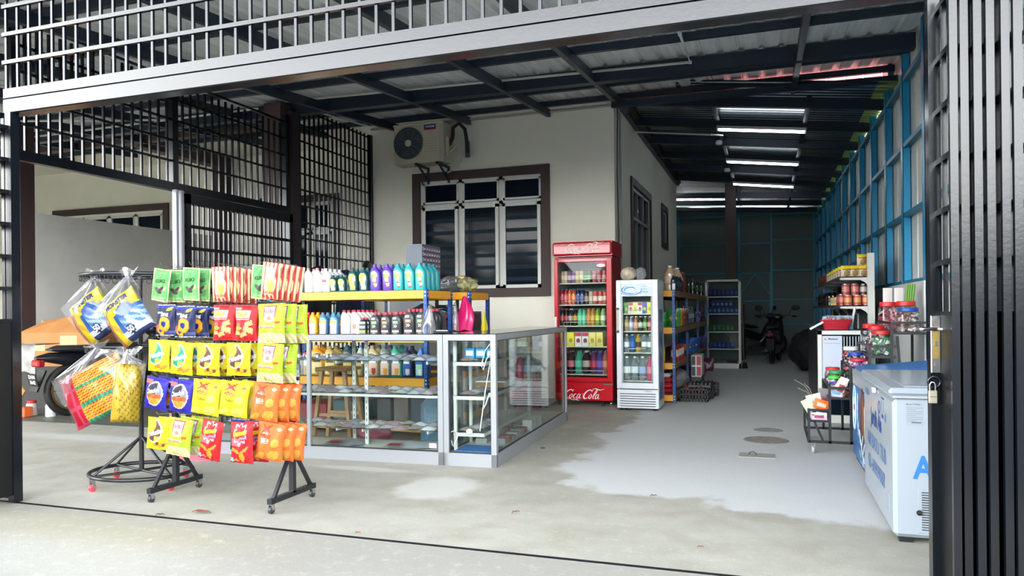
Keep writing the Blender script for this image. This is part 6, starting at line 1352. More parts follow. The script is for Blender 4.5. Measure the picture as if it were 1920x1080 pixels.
# ---- motorcycles (used three times)
mbody = mat('bike_black', '101216', .3, coat=.3); mseat = mat('bike_seat', '1a1b1e', .6); mgrey = mat('bike_grey', '4e5257', .4)
def motorcycle(loc, rz, label, body=mbody, plate=None, mirror=True):
    g = thing('motorcycle', loc, label, 'motorcycle', rz=rz)
    def wheel(x, name):
        b = MB(); R = .27; n_ = 28
        b.tube([(x+R*math.cos(2*PI*i/n_), 0, R+.035+R*math.sin(2*PI*i/n_)) for i in range(n_)], .042, rubber, 10, closed=True)
        w_ = b.build(name, g, True); c = MB(); c.tube([(x+.225*math.cos(2*PI*i/n_), 0, R+.035+.225*math.sin(2*PI*i/n_)) for i in range(n_)], .018, mat('rim_gold', '8a6a30', .35, .7), 8, closed=True)
        c.lathe([(0, -.04), (.05, -.04), (.05, .04), (0, .04)], mat('hub_grey', '6d7073', .4, .7), 14, M2(x, 0, R+.035), 'y')
        for k in range(10): a = 2*PI*k/10; c.tube([(x+.04*math.cos(a), 0, R+.035+.04*math.sin(a)), (x+.22*math.cos(a), 0, R+.035+.22*math.sin(a))], .006, mat('rim_gold', '8a6a30'), 5)
        c.build('rim', w_, True)
    wheel(-.6, 'rear_wheel'); wheel(.6, 'front_wheel')
    def lf_(secs, m, nm):
        b = MB(); vs = []; n_ = 14
        for x, z, w_, h_ in secs:
            for k in range(n_): a = 2*PI*k/n_; vs.append((x, w_/2*math.cos(a), z+h_/2*math.sin(a)))
        K = len(secs); b.add(vs, [(i*n_+k, i*n_+(k+1) % n_, (i+1)*n_+(k+1) % n_, (i+1)*n_+k) for i in range(K-1) for k in range(n_)], m, True); b.add(vs[:n_], [tuple(range(n_))[::-1]], m); b.add(vs[-n_:], [tuple(range(n_))], m); return b.build(nm, g, True)
    lf_([(-1.0, .70, .06, .04), (-.85, .70, .2, .12), (-.5, .66, .26, .2), (-.1, .55, .22, .22), (.15, .48, .16, .2)], body, 'tail_body')
    lf_([(-.85, .79, .16, .03), (-.75, .80, .24, .08), (-.3, .78, .26, .1), (.0, .74, .2, .09), (.1, .72, .12, .03)], mseat, 'seat')
    lf_([(.12, .3, .1, .2), (.3, .5, .3, .5), (.42, .7, .28, .4), (.5, .9, .2, .2)], body, 'leg_shield')
    lf_([(.35, 1.0, .1, .05), (.42, 1.0, .26, .16), (.54, .98, .22, .18), (.6, .95, .1, .08)], body, 'headlight_cowl')
    lf_([(-.3, .25, .12, .1), (-.15, .3, .24, .22), (.1, .3, .22, .2), (.2, .28, .1, .1)], mgrey, 'engine')
    b = MB(); b.tube([(-.6, .11, .3), (-.2, .14, .24), (.1, .12, .22)], [.05, .045, .02], mat('exhaust_dark', '3a3c3f', .5, .5), 12); b.build('exhaust', g, True)
    b = MB(); b.tube([(.6, .06, .3), (.48, .07, .75)], .018, mgrey, 8); b.tube([(.6, -.06, .3), (.48, -.07, .75)], .018, mgrey, 8); b.build('fork', g, True)
    b = MB(); b.tube([(.42, 0, 1.0), (.36, .2, 1.04), (.3, .34, 1.02)], .013, chrome, 8); b.tube([(.42, 0, 1.0), (.36, -.2, 1.04), (.3, -.34, 1.02)], .013, chrome, 8); b.tube([(.31, .33, 1.02), (.27, .42, 1.01)], .019, rubber, 8); b.tube([(.31, -.33, 1.02), (.27, -.42, 1.01)], .019, rubber, 8); b.build('handlebar', g, True)
    if mirror:
        for s_ in (1, -1):
            b = MB(); b.tube([(.34, .25*s_, 1.03), (.36, .3*s_, 1.16), (.34, .36*s_, 1.2)], .007, rubber, 6); b.lathe([(0, 0), (.05, .004), (.06, .014), (.045, .024), (0, .026)], rubber, 16, Matrix.Translation((.34, .4*s_, 1.21)) @ Matrix.Diagonal((1, 1.5, 1, 1)), 'x'); b.build('mirror', g, True)
    b = MB(); b.box((-1.01, -.08, .60), (-.93, .08, .68), mat('tail_lamp_red', '8a1a1e', .2), bev=.015); b.build('tail_light', g, True)
    b = MB(); b.bar((-.92, 0, .56), (-1.02, 0, .32), .02, .16, body, (0, 1, 0)); b.build('rear_fender', g, True)
    if plate:
        b = MB(); T = M2(-1.03, 0, .46) @ Matrix.Rotation(-PI/2, 4, 'Z') @ Matrix.Rotation(.2, 4, 'X'); b.box((-.09, -.004, -.07), (.09, .004, .07), mat('plate_black', '121418', .4), T)
        for i, s_ in enumerate(plate): b.text(s_, .045, mat('plate_white', 'd8d8d4', .5), lambda x, y, i=i: T @ Vector((x, -.0055, .032-.064*i+y)), bold=.03)
        b.build('number_plate', g, True)
    b = MB(); b.tube([(-.05, .0, .2), (-.15, .28, .02)], .012, mgrey, 8); b.build('kickstand', g, True)
    b = MB(); b.tube([(-.1, .05, .25), (-.15, .22, .24)], .014, mgrey, 8); b.tube([(-.15, .18, .24), (-.15, .3, .24)], .02, rubber, 8); b.build('footrest', g, True)
    return g
m1 = motorcycle((.15, 17.6, 0), 1.45, 'black scooter with a red tail light at the dark end of the corridor')
m2 = motorcycle((-.35, 19.7, 0), .5, 'dark motorcycle behind the scooter at the corridor end, left')
b = MB(); b.box((-.75, 18.0, 0), (-.5, 18.2, .75), mat('dark_machine', '16181b', .5), bev=.03); b.box((-.68, 18.05, .75), (-.62, 18.15, 1.45), mat('dark_machine', '16181b')); b.box((-.56, 18.05, .75), (-.51, 18.15, 1.3), mat('dark_machine', '16181b')); b.box((-.75, 18.0, .95), (-.48, 18.2, 1.0), mat('dark_machine', '16181b')); tag(b.build('machine'), 'dark upright machine with two posts at the corridor end', 'machine')
blob_bag((.75, 15.5, 0), (.35, .8, .5), mat('dark_tarp', '14171a', .8), 51, 'dark covered heap by the blue wall at the corridor end', 'covered_heap', amp=.1, cat='heap')
# ---- drain covers and leaves on the floor
b = MB(); b.lathe([(0, .003), (.17, .003), (.19, .006), (.2, .001)], mat('drain_lid_a', '87827a', .8, noise=.3, nscale=20), 28, M2(-.03, 7.13, 0)); tag(b.build('drain_cover'), 'round concrete drain cover on the corridor floor, larger one', 'drain cover')
b = MB(); b.lathe([(0, .003), (.11, .003), (.13, .005), (.14, .001)], mat('drain_lid_b', '8f8c85', .8, noise=.3, nscale=20), 24, M2(-.01, 7.72, 0)); tag(b.build('drain_cover'), 'small round drain cover behind the larger one', 'drain cover')
b = MB(); b.box((-.235, 6.27, 0), (.045, 6.45, .005), mat('drain_lid_c', '8e8d88', .8), M2(0, 0, 0)); b.tube([(-.13+.03*math.cos(a), 6.35, .004+.03*math.sin(a)) for a in [PI*i/8 for i in range(9)]], .003, rubber, 6); tag(b.build('drain_cover'), 'rectangular concrete drain cover with a wire handle', 'drain cover')
def leaf(x, y, l_, a, label, c='7a4a34'):
    b = MB(); b.sheet(8, 3, lambda u, v: (l_*(u-.5), l_*.35*(v-.5)*math.sin(PI*min(.98, u+.02)), .004+.012*math.sin(PI*u)+.01*abs(v-.5)+.004*math.sin(9*u)), mat('leaf_'+c, c, .7), T=M2(x, y, 0, a)); tag(b.build('dry_leaf'), label, 'leaf')
leaf(-3.23, 3.6, .13, .1, 'long curled brown leaf on the floor in front of the snack rack'); leaf(-1.42, 4.14, .06, 1, 'small brown leaf on the bare floor in front of the counter'); leaf(-.70, 4.76, .05, .3, 'small brown leaf at the edge of the pale floor'); leaf(-.33, 3.8, .035, .3, 'tiny brown leaf nearest the floor joint at the right')
leaf(-3.42, 3.47, .05, .8, 'dark brown leaf caught in the floor joint', '4a3024'); leaf(-2.1, 3.5, .035, .4, 'tiny reddish leaf near the middle of the floor joint', '8a4a3a')
b = MB(); b.lathe([(0, 0), (.022, .0), (.018, .006), (0, .008)], mat('bottle_cap_blue', '1c3a80', .4), 12, M2(-1.87, 6.2, 0)); tag(b.build('plastic_disc'), 'small blue plastic disc on the floor beside the corner counter', 'disc')
# ================================================================ SNACK RACK
sr = thing('snack_rack', (-3.28, 3.93, 0), 'black rolling snack rack hung with bags of chips in front of the counter', 'rack')
PX = (-3.735, -2.82)
for x in PX:
    b = MB(); b.box((x-.016, 3.914, .08), (x+.016, 3.946, 1.50), blk_f); b.build('upright', sr)
    b = MB(); b.bar((x, 3.70, .075), (x, 4.16, .075), .032, .032, blk_f); b.build('foot_bar', sr)
    for y in (3.74, 4.12): b = MB(); b.bar((x, y, .085), (x, 3.93, .36), .02, .02, blk_f, (1, 0, 0)); b.build('brace', sr)
    for y in (3.72, 4.14): caster(sr, x, y, mat('caster_dark', '2a2c30', .4), .024, .062)
BZ_ = (1.49, 1.262, 1.035, .792, .552)
for z in BZ_: b = MB(); b.bar((PX[0]-.05, 3.93, z), (PX[1]+.05, 3.93, z), .016, .022, blk_f); b.build('crossbar', sr)
HK = 0
def hook(x, z, l_=.3):
    b = MB(); b.tube([(x, 3.93, z+.005), (x-.0, 3.93-l_, z+.018), (x, 3.93-l_-.012, z+.035)], .0022, chrome, 5); b.build('hook', sr)
def pouch(name, w_, h_, d_, fn, texts=(), edge=None, nx=30, ny=38, flat=False):
    """hanging bag, top edge at z=0, front toward -y; fn(u,v)->hex, u right, v up"""
    b = MB(); rr = random.Random(hash_(name)); ph = [rr.uniform(0, 6) for _ in range(5)]
    def S(u, v, s_=-1):
        e = (max(0, math.sin(PI*u))**.55)*(max(0, math.sin(PI*min(1, max(0, (v-.04)/.92))))**.5)
        cr_ = .004*math.sin(26*u+ph[0]+3*v)*(1-e)+.004*math.sin(7*v+9*u+ph[1])*e+.003*math.sin(17*u-11*v+ph[2])*e
        inset = 0 if flat else .035*w_*math.sin(PI*v)*(1 if u > .5 else -1)
        return ((u-.5)*w_-inset*abs(2*u-1), s_*(d_/2)*e+cr_, (v-1)*h_)
    b.sheet(nx, ny, S, None, mf=lambda u, v: M_[fn(u, v)])
    b.sheet(12, 12, lambda u, v: S(1-u, v, 1), M_[edge or fn(.02, .5)])
    for t, sz, c, u, v, kw in texts:
        kw = dict(kw); rot = kw.pop('rot', 0); cu, su = math.cos(rot), math.sin(rot)
        def F(x, y, u=u, v=v, cu=cu, su=su):
            X_, Y_ = x*cu-y*su, x*su+y*cu; uu = u+X_/w_; vv = v+Y_/h_; p = S(min(.985, max(.015, uu)), vv); return (p[0], p[1]-.0022, p[2])
        b.text(t, sz, M_[c], F, **kw)
    return b.build(name)
def hash_(s): return sum(ord(c)*(i+1) for i, c in enumerate(s))
class PM(dict):
    def __missing__(s, k): m = mat('foil_'+k, tuple(x*.5 for x in rgb(k)), .5, spec=.25); s[k] = m; return m
M_ = PM()
E_ = lambda u, v, a, b_, ra, rb, t=0: (((u-a)*math.cos(t)+(v-b_)*math.sin(t))/ra)**2+((-(u-a)*math.sin(t)+(v-b_)*math.cos(t))/rb)**2
def d_kuaci(u, v):
    if u < .07 or u > .93 or v < .04 or v > .97: return 'd9cf9a'
    if .08 < v < .17 and .12 < u < .85: return '7fc27a' if .1 < v < .15 else 'bcd89a'
    if E_(u, v, .42, .33, .2, .07, -.3) < 1 or E_(u, v, .55, .38, .16, .05, .6) < 1: return '4a4038'
    if E_(u, v, .72, .42, .12, .07) < 1: return 'c9c98a'
    if .57 < v < .585: return '2f7a3c'
    return '5aa85a' if v > .62 else '64b062'
def d_kacang(u, v):
    if v < .1: return 'c63a36' if int(u*9) % 2 else 'e6c79a'
    if E_(u, v, .55, .42, .3, .28) < 1: return 'd8b25a' if E_(u, v, .55, .35, .22, .16) < 1 else 'e8cf96'
    if v > .86: return 'c63a36' if int(u*9) % 2 else 'e6c79a'
    if u < .12 or u > .9: return 'e6c79a'
    if u < .2 or .78 < u < .9 or .7 < u < .74: return 'c63a36'
    return 'ead0a0'
def d_ring(u, v):
    if v > .97 or v < .03: return 'c9cdd4'
    for a, b_, r in ((.48, .36, .30), (.28, .17, .18)):
        q = E_(u, v, a, b_, r, r*.8)
        if q < 1: return '1c2a8c' if q < .16 else ('f0a818' if q < .75 else 'd98a14')
    if E_(u, v, .72, .85, .16, .05, .3) < 1: return 'e8b824'
    if E_(u, v, .1, .25, .1, .12) < 1: return 'b8483c'
    if v > .9: return '2a3aa8'
    if .06 < v < .15 and u > .5: return '4a568c'
    return '10184a'
def d_bika(u, v):
    if .64 < v < .83 and .04 < u < .74: return 'efe8d0'
    if .575 < v < .615 and .04 < u < .74: return 'e89aa0'
    if .87 < v < .92 and u < .3: return 'e8b8a8'
    for a, b_, ra, rb, t in ((.68, .47, .2, .07, .3), (.66, .30, .24, .08, -.2), (.42, .17, .2, .06, .25), (.14, .22, .15, .06, -.1)):
        if abs((u-a)*math.cos(t)+(v-b_)*math.sin(t)) < ra*.8 and abs(-(u-a)*math.sin(t)+(v-b_)*math.cos(t)) < rb: return 'e2b070'
    if E_(u, v, .2, .34, .16, .05) < 1: return '9ab04a'
    if E_(u, v, .2, .42, .15, .08) < 1: return 'b5643c'
    return 'c8141e'
def d_dd(u, v):
    if u > .28 and u < .72 and v > .52 and v < .95 and not (v < .66 and E_(u, v, .5, .66, .22, .14) > 1):
        if abs(u-.5) > .19 or v > .93: return '9a3c5c'
        if E_(u, v, .5, .63, .09, .05) < 1: return 'd08a70'
        return 'e8e2e4'
    if .38 < v < .45 and u < .72: return 'e8e0d0' if .39 < v < .44 else 'd88a60'
    if E_(u, v, .82, .52, .12, .06) < 1: return 'd8b030'
    if v < .27 and E_(u, v, .5, .1, .55, .2) < 1: return 'e0d8a4' if int(u*11+v*9) % 2 else 'd0c080'
    if u < .16 and v < .2: return 'a02850'
    if v > .97 or v < .02: return 'd8e040'
    return 'a4cc24' if int(v*26) % 2 else 'b0d62c'
def d_tw(c):
    def f(u, v):
        if v > .97 or v < .03: return 'd8cf18'
        if E_(u, v, .42, .58, .36, .36, .3) < 1 and E_(u, v, .28, .75, .22, .2) > 1 and u+v*.2 > .22:
            if E_(u, v, .42, .58, .32, .32, .3) > 1: return 'f0ecd0'
            if not (u > .45 and v < .42): return c
        for k in range(5):
            if E_(u, v, .45+.11*k, .17+.04*math.sin(k*2), .1, .06, .3) < 1: return ('c8862c' if c == '2f9a80' else '7a4020') if k % 2 else 'd99a38'
        return 'ecdc14'
    return f
def d_ch(u, v):
    q = E_(u, v, .52, .5, .36, .38, -.3)
    if .8 < q < 1.05: return 'c9c4d0'
    if q < .8:
        if v < .38: return 'd88c28' if int(u*9+v*7) % 2 else 'e0a030'
        if v < .5: return 'c85a24'
        if u > .6: return '8c90a0'
        return '1c1a34'
    if u < .34 and .8 < v < .92: return 'd8645c'
    return '2a22a0'
def d_mp(main, chip, dk_):
    def f(u, v):
        if v > .975 or v < .02: return dk_
        if E_(u, v, .42, .84, .2, .035, .5) < 1 or E_(u, v, .44, .84, .2, .035, -.5) < 1: return 'b0382c'
        if E_(u, v, .85, .86, .08, .035) < 1: return 'e0d8a0' if chip != 'e2cf60' else 'c85a4c'
        for a, b_, ra, rb in ((.78, .5, .13, .1), (.7, .16, .22, .12), (.2, .1, .2, .08)):
            if E_(u, v, a, b_, ra, rb, .4) < 1: return chip
        return main
    return f
def d_gz(u, v):
    if v < .03 or v > .97: return '9a1420'
    a = math.atan2(v-.72, (u-.5)*.7); q = math.hypot((u-.5)*.9, v-.72)
    if q < .2+.09*abs(math.sin(5*a)) and q > .16+.07*abs(math.sin(5*a)): return 'e8b0b0'
    for a_, b_, ra, rb, t in ((.3, .3, .2, .05, -.2), (.68, .32, .22, .035, .5), (.58, .14, .11, .13, 0)):
        if E_(u, v, a_, b_, ra, rb, t) < 1: return 'e8962c'
    if u < .16 and v < .12: return '8ab8d8'
    if E_(u, v, .3, .07, .12, .03) < 1: return 'b8a060'
    if u < .5 and .42 < v < .6: return 'd86a78'
    return 'cc1420'
K = {}
T_ = lambda **k: k
K['kuaci'] = pouch('seed_pouch', .125, .205, .022, d_kuaci, [('KUACI', .022, '16301c', .48, .63, T_(rot=.15, bold=.02, sx=.8)), ('Cap Kacang', .009, 'd9cf9a', .52, .88, T_(rot=.12))], 'b8b478', flat=True)
K['kacang'] = pouch('peanut_pouch', .125, .215, .03, d_kacang, [('KACANG', .017, 'b0282c', .5, .17, T_(bold=.02, sx=.85)), ('Cap', .012, '3a6a48', .3, .78, T_())], 'd84a42', flat=True)
K['ring'] = pouch('ring_snack_bag', .155, .195, .05, d_ring, [('Super', .018, 'e8e8ec', .26, .74, T_(shear=.2, bold=.03)), ('Ring', .03, 'eceef2', .52, .67, T_(shear=.2, bold=.04, rot=.1))], '0c123a')
K['bika'] = pouch('cracker_bag', .16, .215, .055, d_bika, [('BIKA', .03, 'e0d214', .39, .735, T_(bold=.05, sx=.95)), ('Keropok Pedas Ayam', .008, 'f0e0e0', .39, .595, T_())], 'b01018')
K['dd'] = pouch('prawn_cracker_bag', .19, .235, .065, d_dd, [('DOUBLE', .016, '98405e', .5, .82, T_(bold=.02, sx=.9)), ('DECKER', .012, '98405e', .5, .76, T_(bold=.02)), ('PRAWN CRACKERS', .011, 'd06a48', .37, .415, T_(bold=.02, sx=.85)), ('PRIME', .009, 'b8442c', .82, .53, T_(bold=.02)), ('MILK', .009, 'b8442c', .82, .505, T_(bold=.02))], '9cc422')
K['tw_green'] = pouch('twist_snack_bag', .178, .2, .06, d_tw('2f9a80'), [('Twisties', .032, 'f2f2ec', .5, .55, T_(rot=.3, bold=.05, sx=.9))], 'd8c812')
K['tw_brown'] = pouch('curry_twist_bag', .178, .2, .06, d_tw('6a4438'), [('Twisties', .032, 'f2f2ec', .5, .55, T_(rot=.3, bold=.05, sx=.9))], 'd8c812')
K['ch'] = pouch('corn_snack_bag', .18, .2, .065, d_ch, [('Chachos', .03, 'eceef4', .48, .6, T_(rot=.25, bold=.05, sx=.8, shear=.2))], '1e1a7c')
K['mp'] = pouch('potato_chip_bag', .215, .21, .07, d_mp('f0da18', 'e2cf60', 'd8c210'), [('MISTER', .011, 'c04a50', .44, .70, T_(bold=.02)), ('POTATO', .019, 'c04a50', .44, .645, T_(bold=.03, sx=.9)), ('ORIGINAL', .018, '6a5a18', .42, .47, T_(bold=0, sx=.85))], 'e0c814')
K['mo'] = pouch('spicy_potato_chip_bag', .195, .225, .075, d_mp('e8702a', 'eca03c', 'd85a1e'), [('MISTER', .011, 'e8c8c0', .42, .72, T_(bold=.02)), ('POTATO', .018, 'c83c34', .42, .665, T_(bold=.03, sx=.9)), ('HOT &', .017, 'f2e2d4', .42, .56, T_(bold=.04)), ('SPICY', .019, 'f2e2d4', .42, .5, T_(bold=.04))], 'd8581c')
K['gz'] = pouch('shrimp_stick_bag', .165, .245, .055, d_gz, [('Gemez', .033, 'f0cc20', .48, .74, T_(rot=.25, bold=.06, sx=.85)), ('ENAAK', .013, '8aa0c0', .66, .62, T_(rot=.1, bold=.03))], '98101a')
used_ = {}
NM = {'kuaci': ('green melon seed pouch', 'pouch'), 'kacang': ('red and cream striped peanut pouch', 'pouch'), 'ring': ('navy ring snack bag', 'snack bag'), 'bika': ('red cracker bag', 'snack bag'), 'dd': ('lime green prawn cracker bag', 'snack bag'), 'tw_green': ('yellow bag with a green swirl', 'snack bag'), 'tw_brown': ('yellow bag with a brown swirl', 'snack bag'), 'ch': ('purple corn snack bag', 'snack bag'), 'mp': ('yellow potato chip bag', 'snack bag'), 'mo': ('orange potato chip bag', 'snack bag'), 'gz': ('red stick snack bag', 'snack bag')}
ROWN = ['top row', 'second row', 'third row', 'fourth row', 'bottom row']
cntr = {}
def hang(k, x, row, z, rz=0, tilt=0, back=0, y=3.70, dx=.045, dy=.06, back_tilt=0):
    hook(x, BZ_[row], 3.93-y+.01)
    cntr[(k, row)] = cntr.get((k, row), 0)+1; pos_ = ORD[cntr[(k, row)]-1]
    for i in range(back+1):
        loc = (x+dx*i, y+dy*i, z-.004*i); nm, cat = NM[k]
        lab_ = '%s, %s %s%s' % (nm, ROWN[row], ('front of the %s bunch from the left' % pos_) if i == 0 else '%s bunch from the left' % pos_, '' if i == 0 else ', %s behind' % ORD[i])
        lab_ = ' '.join(lab_.split()[:16]); rot = (random.Random(i*7+row).uniform(-.04, .04), tilt+(back_tilt if i else 0), rz+.1*i)
        if k not in used_: o = K[k]; used_[k] = o; tag(o, lab_, cat, nm+'s'); o.location = loc; o.rotation_euler = rot
        else: dup(used_[k], loc, lab_, rot=rot)
S0 = 1.49
hang('kuaci', -3.60, 0, S0-.005, .1, .18, 0); hang('kuaci', -3.55, 0, S0-.008, .2, .05, 3, y=3.76, dx=.03, dy=.035)
hang('kuaci', -3.395, 0, S0, .05, .06, 2, y=3.72, dx=.028, dy=.06); hang('kacang', -3.175, 0, S0+.0, .02, .0, 4, y=3.72, dx=.02, dy=.035)
hang('kuaci', -2.87, 0, S0, .1, .1, 3, y=3.72, dx=.03, dy=.05); hang('kacang', -2.765, 0, S0+.01, 0, .14, 4, y=3.68, dx=.014, dy=.035)
hang('ring', -3.575, 1, 1.262, .05, 0, 0); hang('ring', -3.425, 1, 1.252, .05, .0, 2, dx=.035, dy=.07)
hang('bika', -3.13, 1, 1.255, .08, 0, 1, dx=.035, dy=.08); hang('bika', -2.965, 1, 1.252, .08, .02, 1, dx=.035, dy=.08); hang('dd', -2.79, 1, 1.258, .03, -.02, 2, dx=.03, dy=.06)
hang('tw_green', -3.635, 2, 1.038, 0, .06, 1, dx=.03, dy=.08); hang('tw_green', -3.455, 2, 1.022, 0, .08, 2, dx=.035, dy=.07); hang('tw_brown', -3.255, 2, 1.02, 0, .04, 2, dx=.03, dy=.07); hang('tw_brown', -3.03, 2, 1.024, 0, .02, 2, dx=.03, dy=.07); hang('dd', -2.80, 2, 1.022, 0, .05, 1, dx=.035, dy=.08)
hang('ch', -3.645, 3, .80, 0, .16, 1, dx=.035, dy=.07); hang('ch', -3.455, 3, .788, 0, .1, 3, dx=.035, dy=.05); hang('mp', -3.26, 3, .79, 0, .12, 2, dx=.035, dy=.05); hang('mp', -3.05, 3, .787, 0, .12, 2, dx=.035, dy=.06); hang('mo', -2.83, 3, .785, 0, .08, 2, dx=.035, dy=.05)
hang('tw_brown', -3.645, 4, .548, 0, .05, 1, dx=.035, dy=.06); hang('dd', -3.47, 4, .55, 0, .1, 2, dx=.03, dy=.07); hang('gz', -3.22, 4, .548, 0, .16, 0); hang('ring', -3.10, 4, .545, 0, 0, 1, y=3.80, dx=.04); hang('gz', -2.975, 4, .552, 0, .02, 1, y=3.66, dx=.04, dy=.08); hang('mo', -2.795, 4, .55, 0, .1, 2, dx=.035, dy=.05)
hang('dd', -3.02, 4, .556, 0, 0, 0, y=3.86)

# ================================================================ ROUND ROLLING RACK WITH LOOSE BAGS
rk = thing('ring_rack', (-4.2, 4.1, 0), 'black round rack on red casters with hanging bags, left of the snack rack', 'rack')
b = MB(); b.tube([(-4.2, 4.1, .1), (-4.2, 4.1, 1.47)], .017, blk_f, 10); b.build('pole', rk)
b = MB(); b.tube([(-4.2+.36*math.cos(2*PI*i/36), 4.1+.30*math.sin(2*PI*i/36), .095) for i in range(36)], .014, blk_f, 8, closed=True); b.build('base_ring', rk)
for a in (-2.0, -.3, 1.2, 2.8):
    b = MB(); p = (-4.2+.36*math.cos(a), 4.1+.30*math.sin(a)); b.tube([(*p, .1), (-4.2, 4.1, .34)], .009, blk_f, 8); b.tube([(*p, .1), (-4.2, 4.1, .1)], .009, blk_f, 8); b.build('leg', rk)
    caster(rk, p[0], p[1], mat('caster_red', 'c83a48', .35), .026, .085)
for z, r_ in ((1.475, .37), (.985, .34)):
    b = MB(); b.tube([(-4.2+r_*math.cos(2*PI*i/36), 4.1+r_*math.sin(2*PI*i/36), z) for i in range(36)], .012, blk_f, 8, closed=True)
    for k in range(3): a = 2*PI*k/3; b.tube([(-4.2, 4.1, z), (-4.2+r_*math.cos(a), 4.1+r_*math.sin(a), z)], .008, blk_f, 6)
    b.build('hanging_ring', rk)
    for k in range(40): a = 2*PI*k/40; c = MB(); cx, cy = -4.2+r_*math.cos(a), 4.1+r_*math.sin(a); c.tube([(cx-.018*math.sin(a)*math.cos(t), cy+.018*math.cos(a)*math.cos(t), z-.022+.02*math.sin(t)) for t in [2*PI*i/10 for i in range(10)]], .0025, blk_f, 4, closed=True); c.build('loop', rk)
def big_bag(c, w_, h_, d_, tilt, yaw_, fn, texts, label, name, drop, nx=34, ny=34):
    """clear bag tied at its neck: a rotated block of sweets inside, film gathered to the tie"""
    root = thing(name, c, label, 'bag', rz=yaw_)
    b = MB(); R_ = Matrix.Translation((0, 0, -drop)) @ Matrix.Rotation(tilt, 4, 'Y')
    S = lambda u, v, s_=-1, k=1.0: R_ @ Vector(((u-.5)*w_*k, s_*d_*k/2*(max(0, math.sin(PI*u))**.4)*(max(0, math.sin(PI*v))**.4)+.004*math.sin(15*u+8*v), (v-.5)*h_*k))
    b.sheet(nx, ny, S, None, mf=lambda u, v: M_[fn(u, v)]); b.sheet(10, 10, lambda u, v: S(1-u, v, 1), M_[fn(.05, .5)])
    for t, sz, cc, u, v, kw in texts:
        kw = dict(kw); ro = kw.pop('rot', 0); cu, su = math.cos(ro), math.sin(ro)
        def F(x, y, u=u, v=v, cu=cu, su=su): p = S(min(.99, max(.01, u+(x*cu-y*su)/w_)), v+(x*su+y*cu)/h_); return (p[0], p[1]-.003, p[2])
        b.text(t, sz, M_[cc], F, **kw)
    b.build('contents', root, True)
    b = MB(); rr = random.Random(hash_(label)); a_ = [rr.uniform(0, 6) for _ in range(4)]
    B0 = [S(u, v, 0, 1.06) for u, v in ((0, .5), (0, .75), (0, 1), (.25, 1), (.5, 1), (.75, 1), (1, 1), (1, .75), (1, .5))]; K_ = len(B0)-1
    def neck(u, v, s_):
        q = u*K_; i_ = min(K_-1, int(q)); p = B0[i_].lerp(B0[i_+1], q-i_); apex = Vector((.03*(u-.5), 0, 0)); k = v**.85
        return (apex.x+(p.x-apex.x)*k, s_*(.01+d_*.5*k*(math.sin(PI*u)**.5 if 0 < u < 1 else 0))+.012*math.sin(13*u*2+a_[0])*v*(1-v)*3, p.z*k+.006*math.sin(9*u+a_[1])*v)
    for s_ in (-1, 1): b.sheet(32, 12, lambda u, v, s_=s_: neck(u, v, s_), film)
    b.sheet(12, 6, lambda u, v: ((u-.5)*.09*(1+v), .012*math.sin(9*u+a_[2]), .045*v+.012*math.sin(11*u+a_[3])*v), film)
    b.sheet(20, 20, lambda u, v: S(u, v, -1.1, 1.04)+Vector((0, .004*math.sin(11*u+7*v+a_[3])*math.sin(9*v)-.003, 0)), glassmat('glossy_clear_film', (.98, .98, .99), .02, .12)); b.build('clear_wrapper', root, True)
    return root
def d_mon(u, v):
    if v > .78: return 'ecd41c' if int(u*14) % 3 else 'f0e06a'
    if .2 < v < .78 and u > .28:
        if E_(u, v, .62, .62, .22, .16) < 1: return '2458a8'
        if u > .42 and v < .52: return 'a8c0dc' if int((u*.6+v)*14) % 2 else '5a88c0'
        if u > .3 and v < .62: return '2a62b0'
    if v < .2 and u > .3: return '1c2f66' if v < .1 else 'c9ccd4'
    if u < .12: return 'c8784a'
    return 'ecd41c' if int(u*9+v*7) % 4 else 'e0a028'
mt = [('MONSTER', .036, '1c2c7a', .52, .86, T_(bold=.05, sx=.9)), ('50', .042, 'eceef4', .52, .2, T_(bold=.05))]
def d_mon2(u, v):
    if E_(u, v, .52, .2, .12, .1) < 1: return '16245c'
    return d_mon(u, v)
big_bag((-4.24, 3.76, 1.46), .28, .31, .12, -.6, .12, d_mon2, mt, 'yellow and blue ice stick bag reading MONSTER, left one on the round rack', 'ice_pop_bag', .27)
big_bag((-3.93, 3.74, 1.455), .28, .31, .12, -.6, .12, d_mon2, mt, 'yellow and blue ice stick bag reading MONSTER, right one on the round rack', 'ice_pop_bag', .27)
def d_roll(u, v):
    if u < .24:
        return 'd01c3c' if (int(v*3*6) % 6 and int(u*22) % 3) else 'e4506a'
    r_ = (v*3) % 1
    if r_ < .2: return '4aa888' if int(u*28) % 2 else '2f8a5c'
    return 'e8a020' if int(u*34+r_*3) % 2 else ('f0cc50' if int(v*40) % 2 else 'c83c2a')
big_bag((-4.20, 3.74, .985), .50, .36, .09, -.42, .1, d_roll, [], 'clear bag of red, orange and green candy rolls hanging low on the round rack', 'candy_bag', .29, nx=48, ny=40)
def d_yel(u, v): return 'd8b41e' if (int(v*5*5) % 5 and u < .25) else ('c0a428' if int(u*20+v*13) % 2 else ('8a6a24' if int(u*17-v*21) % 3 == 0 else 'cdb434'))
big_bag((-3.94, 3.74, .94), .17, .38, .12, .1, .8, d_yel, [], 'tall clear bag of yellow boxed sweets between the candy rolls and snack rack', 'candy_bag', .25, nx=26, ny=40)
hang_bag(-3.98, 4.25, .95, .5, .17, mat('pale_green_film', 'a5c79a', .35), 'pale green sweet bag hanging behind the purple snack bags', seed=8)
hang_bag(-3.78, 4.3, .93, .6, .15, mat('mauve_film', '8a6f86', .35), 'mauve sweet bag hanging behind the snack rack', seed=9)
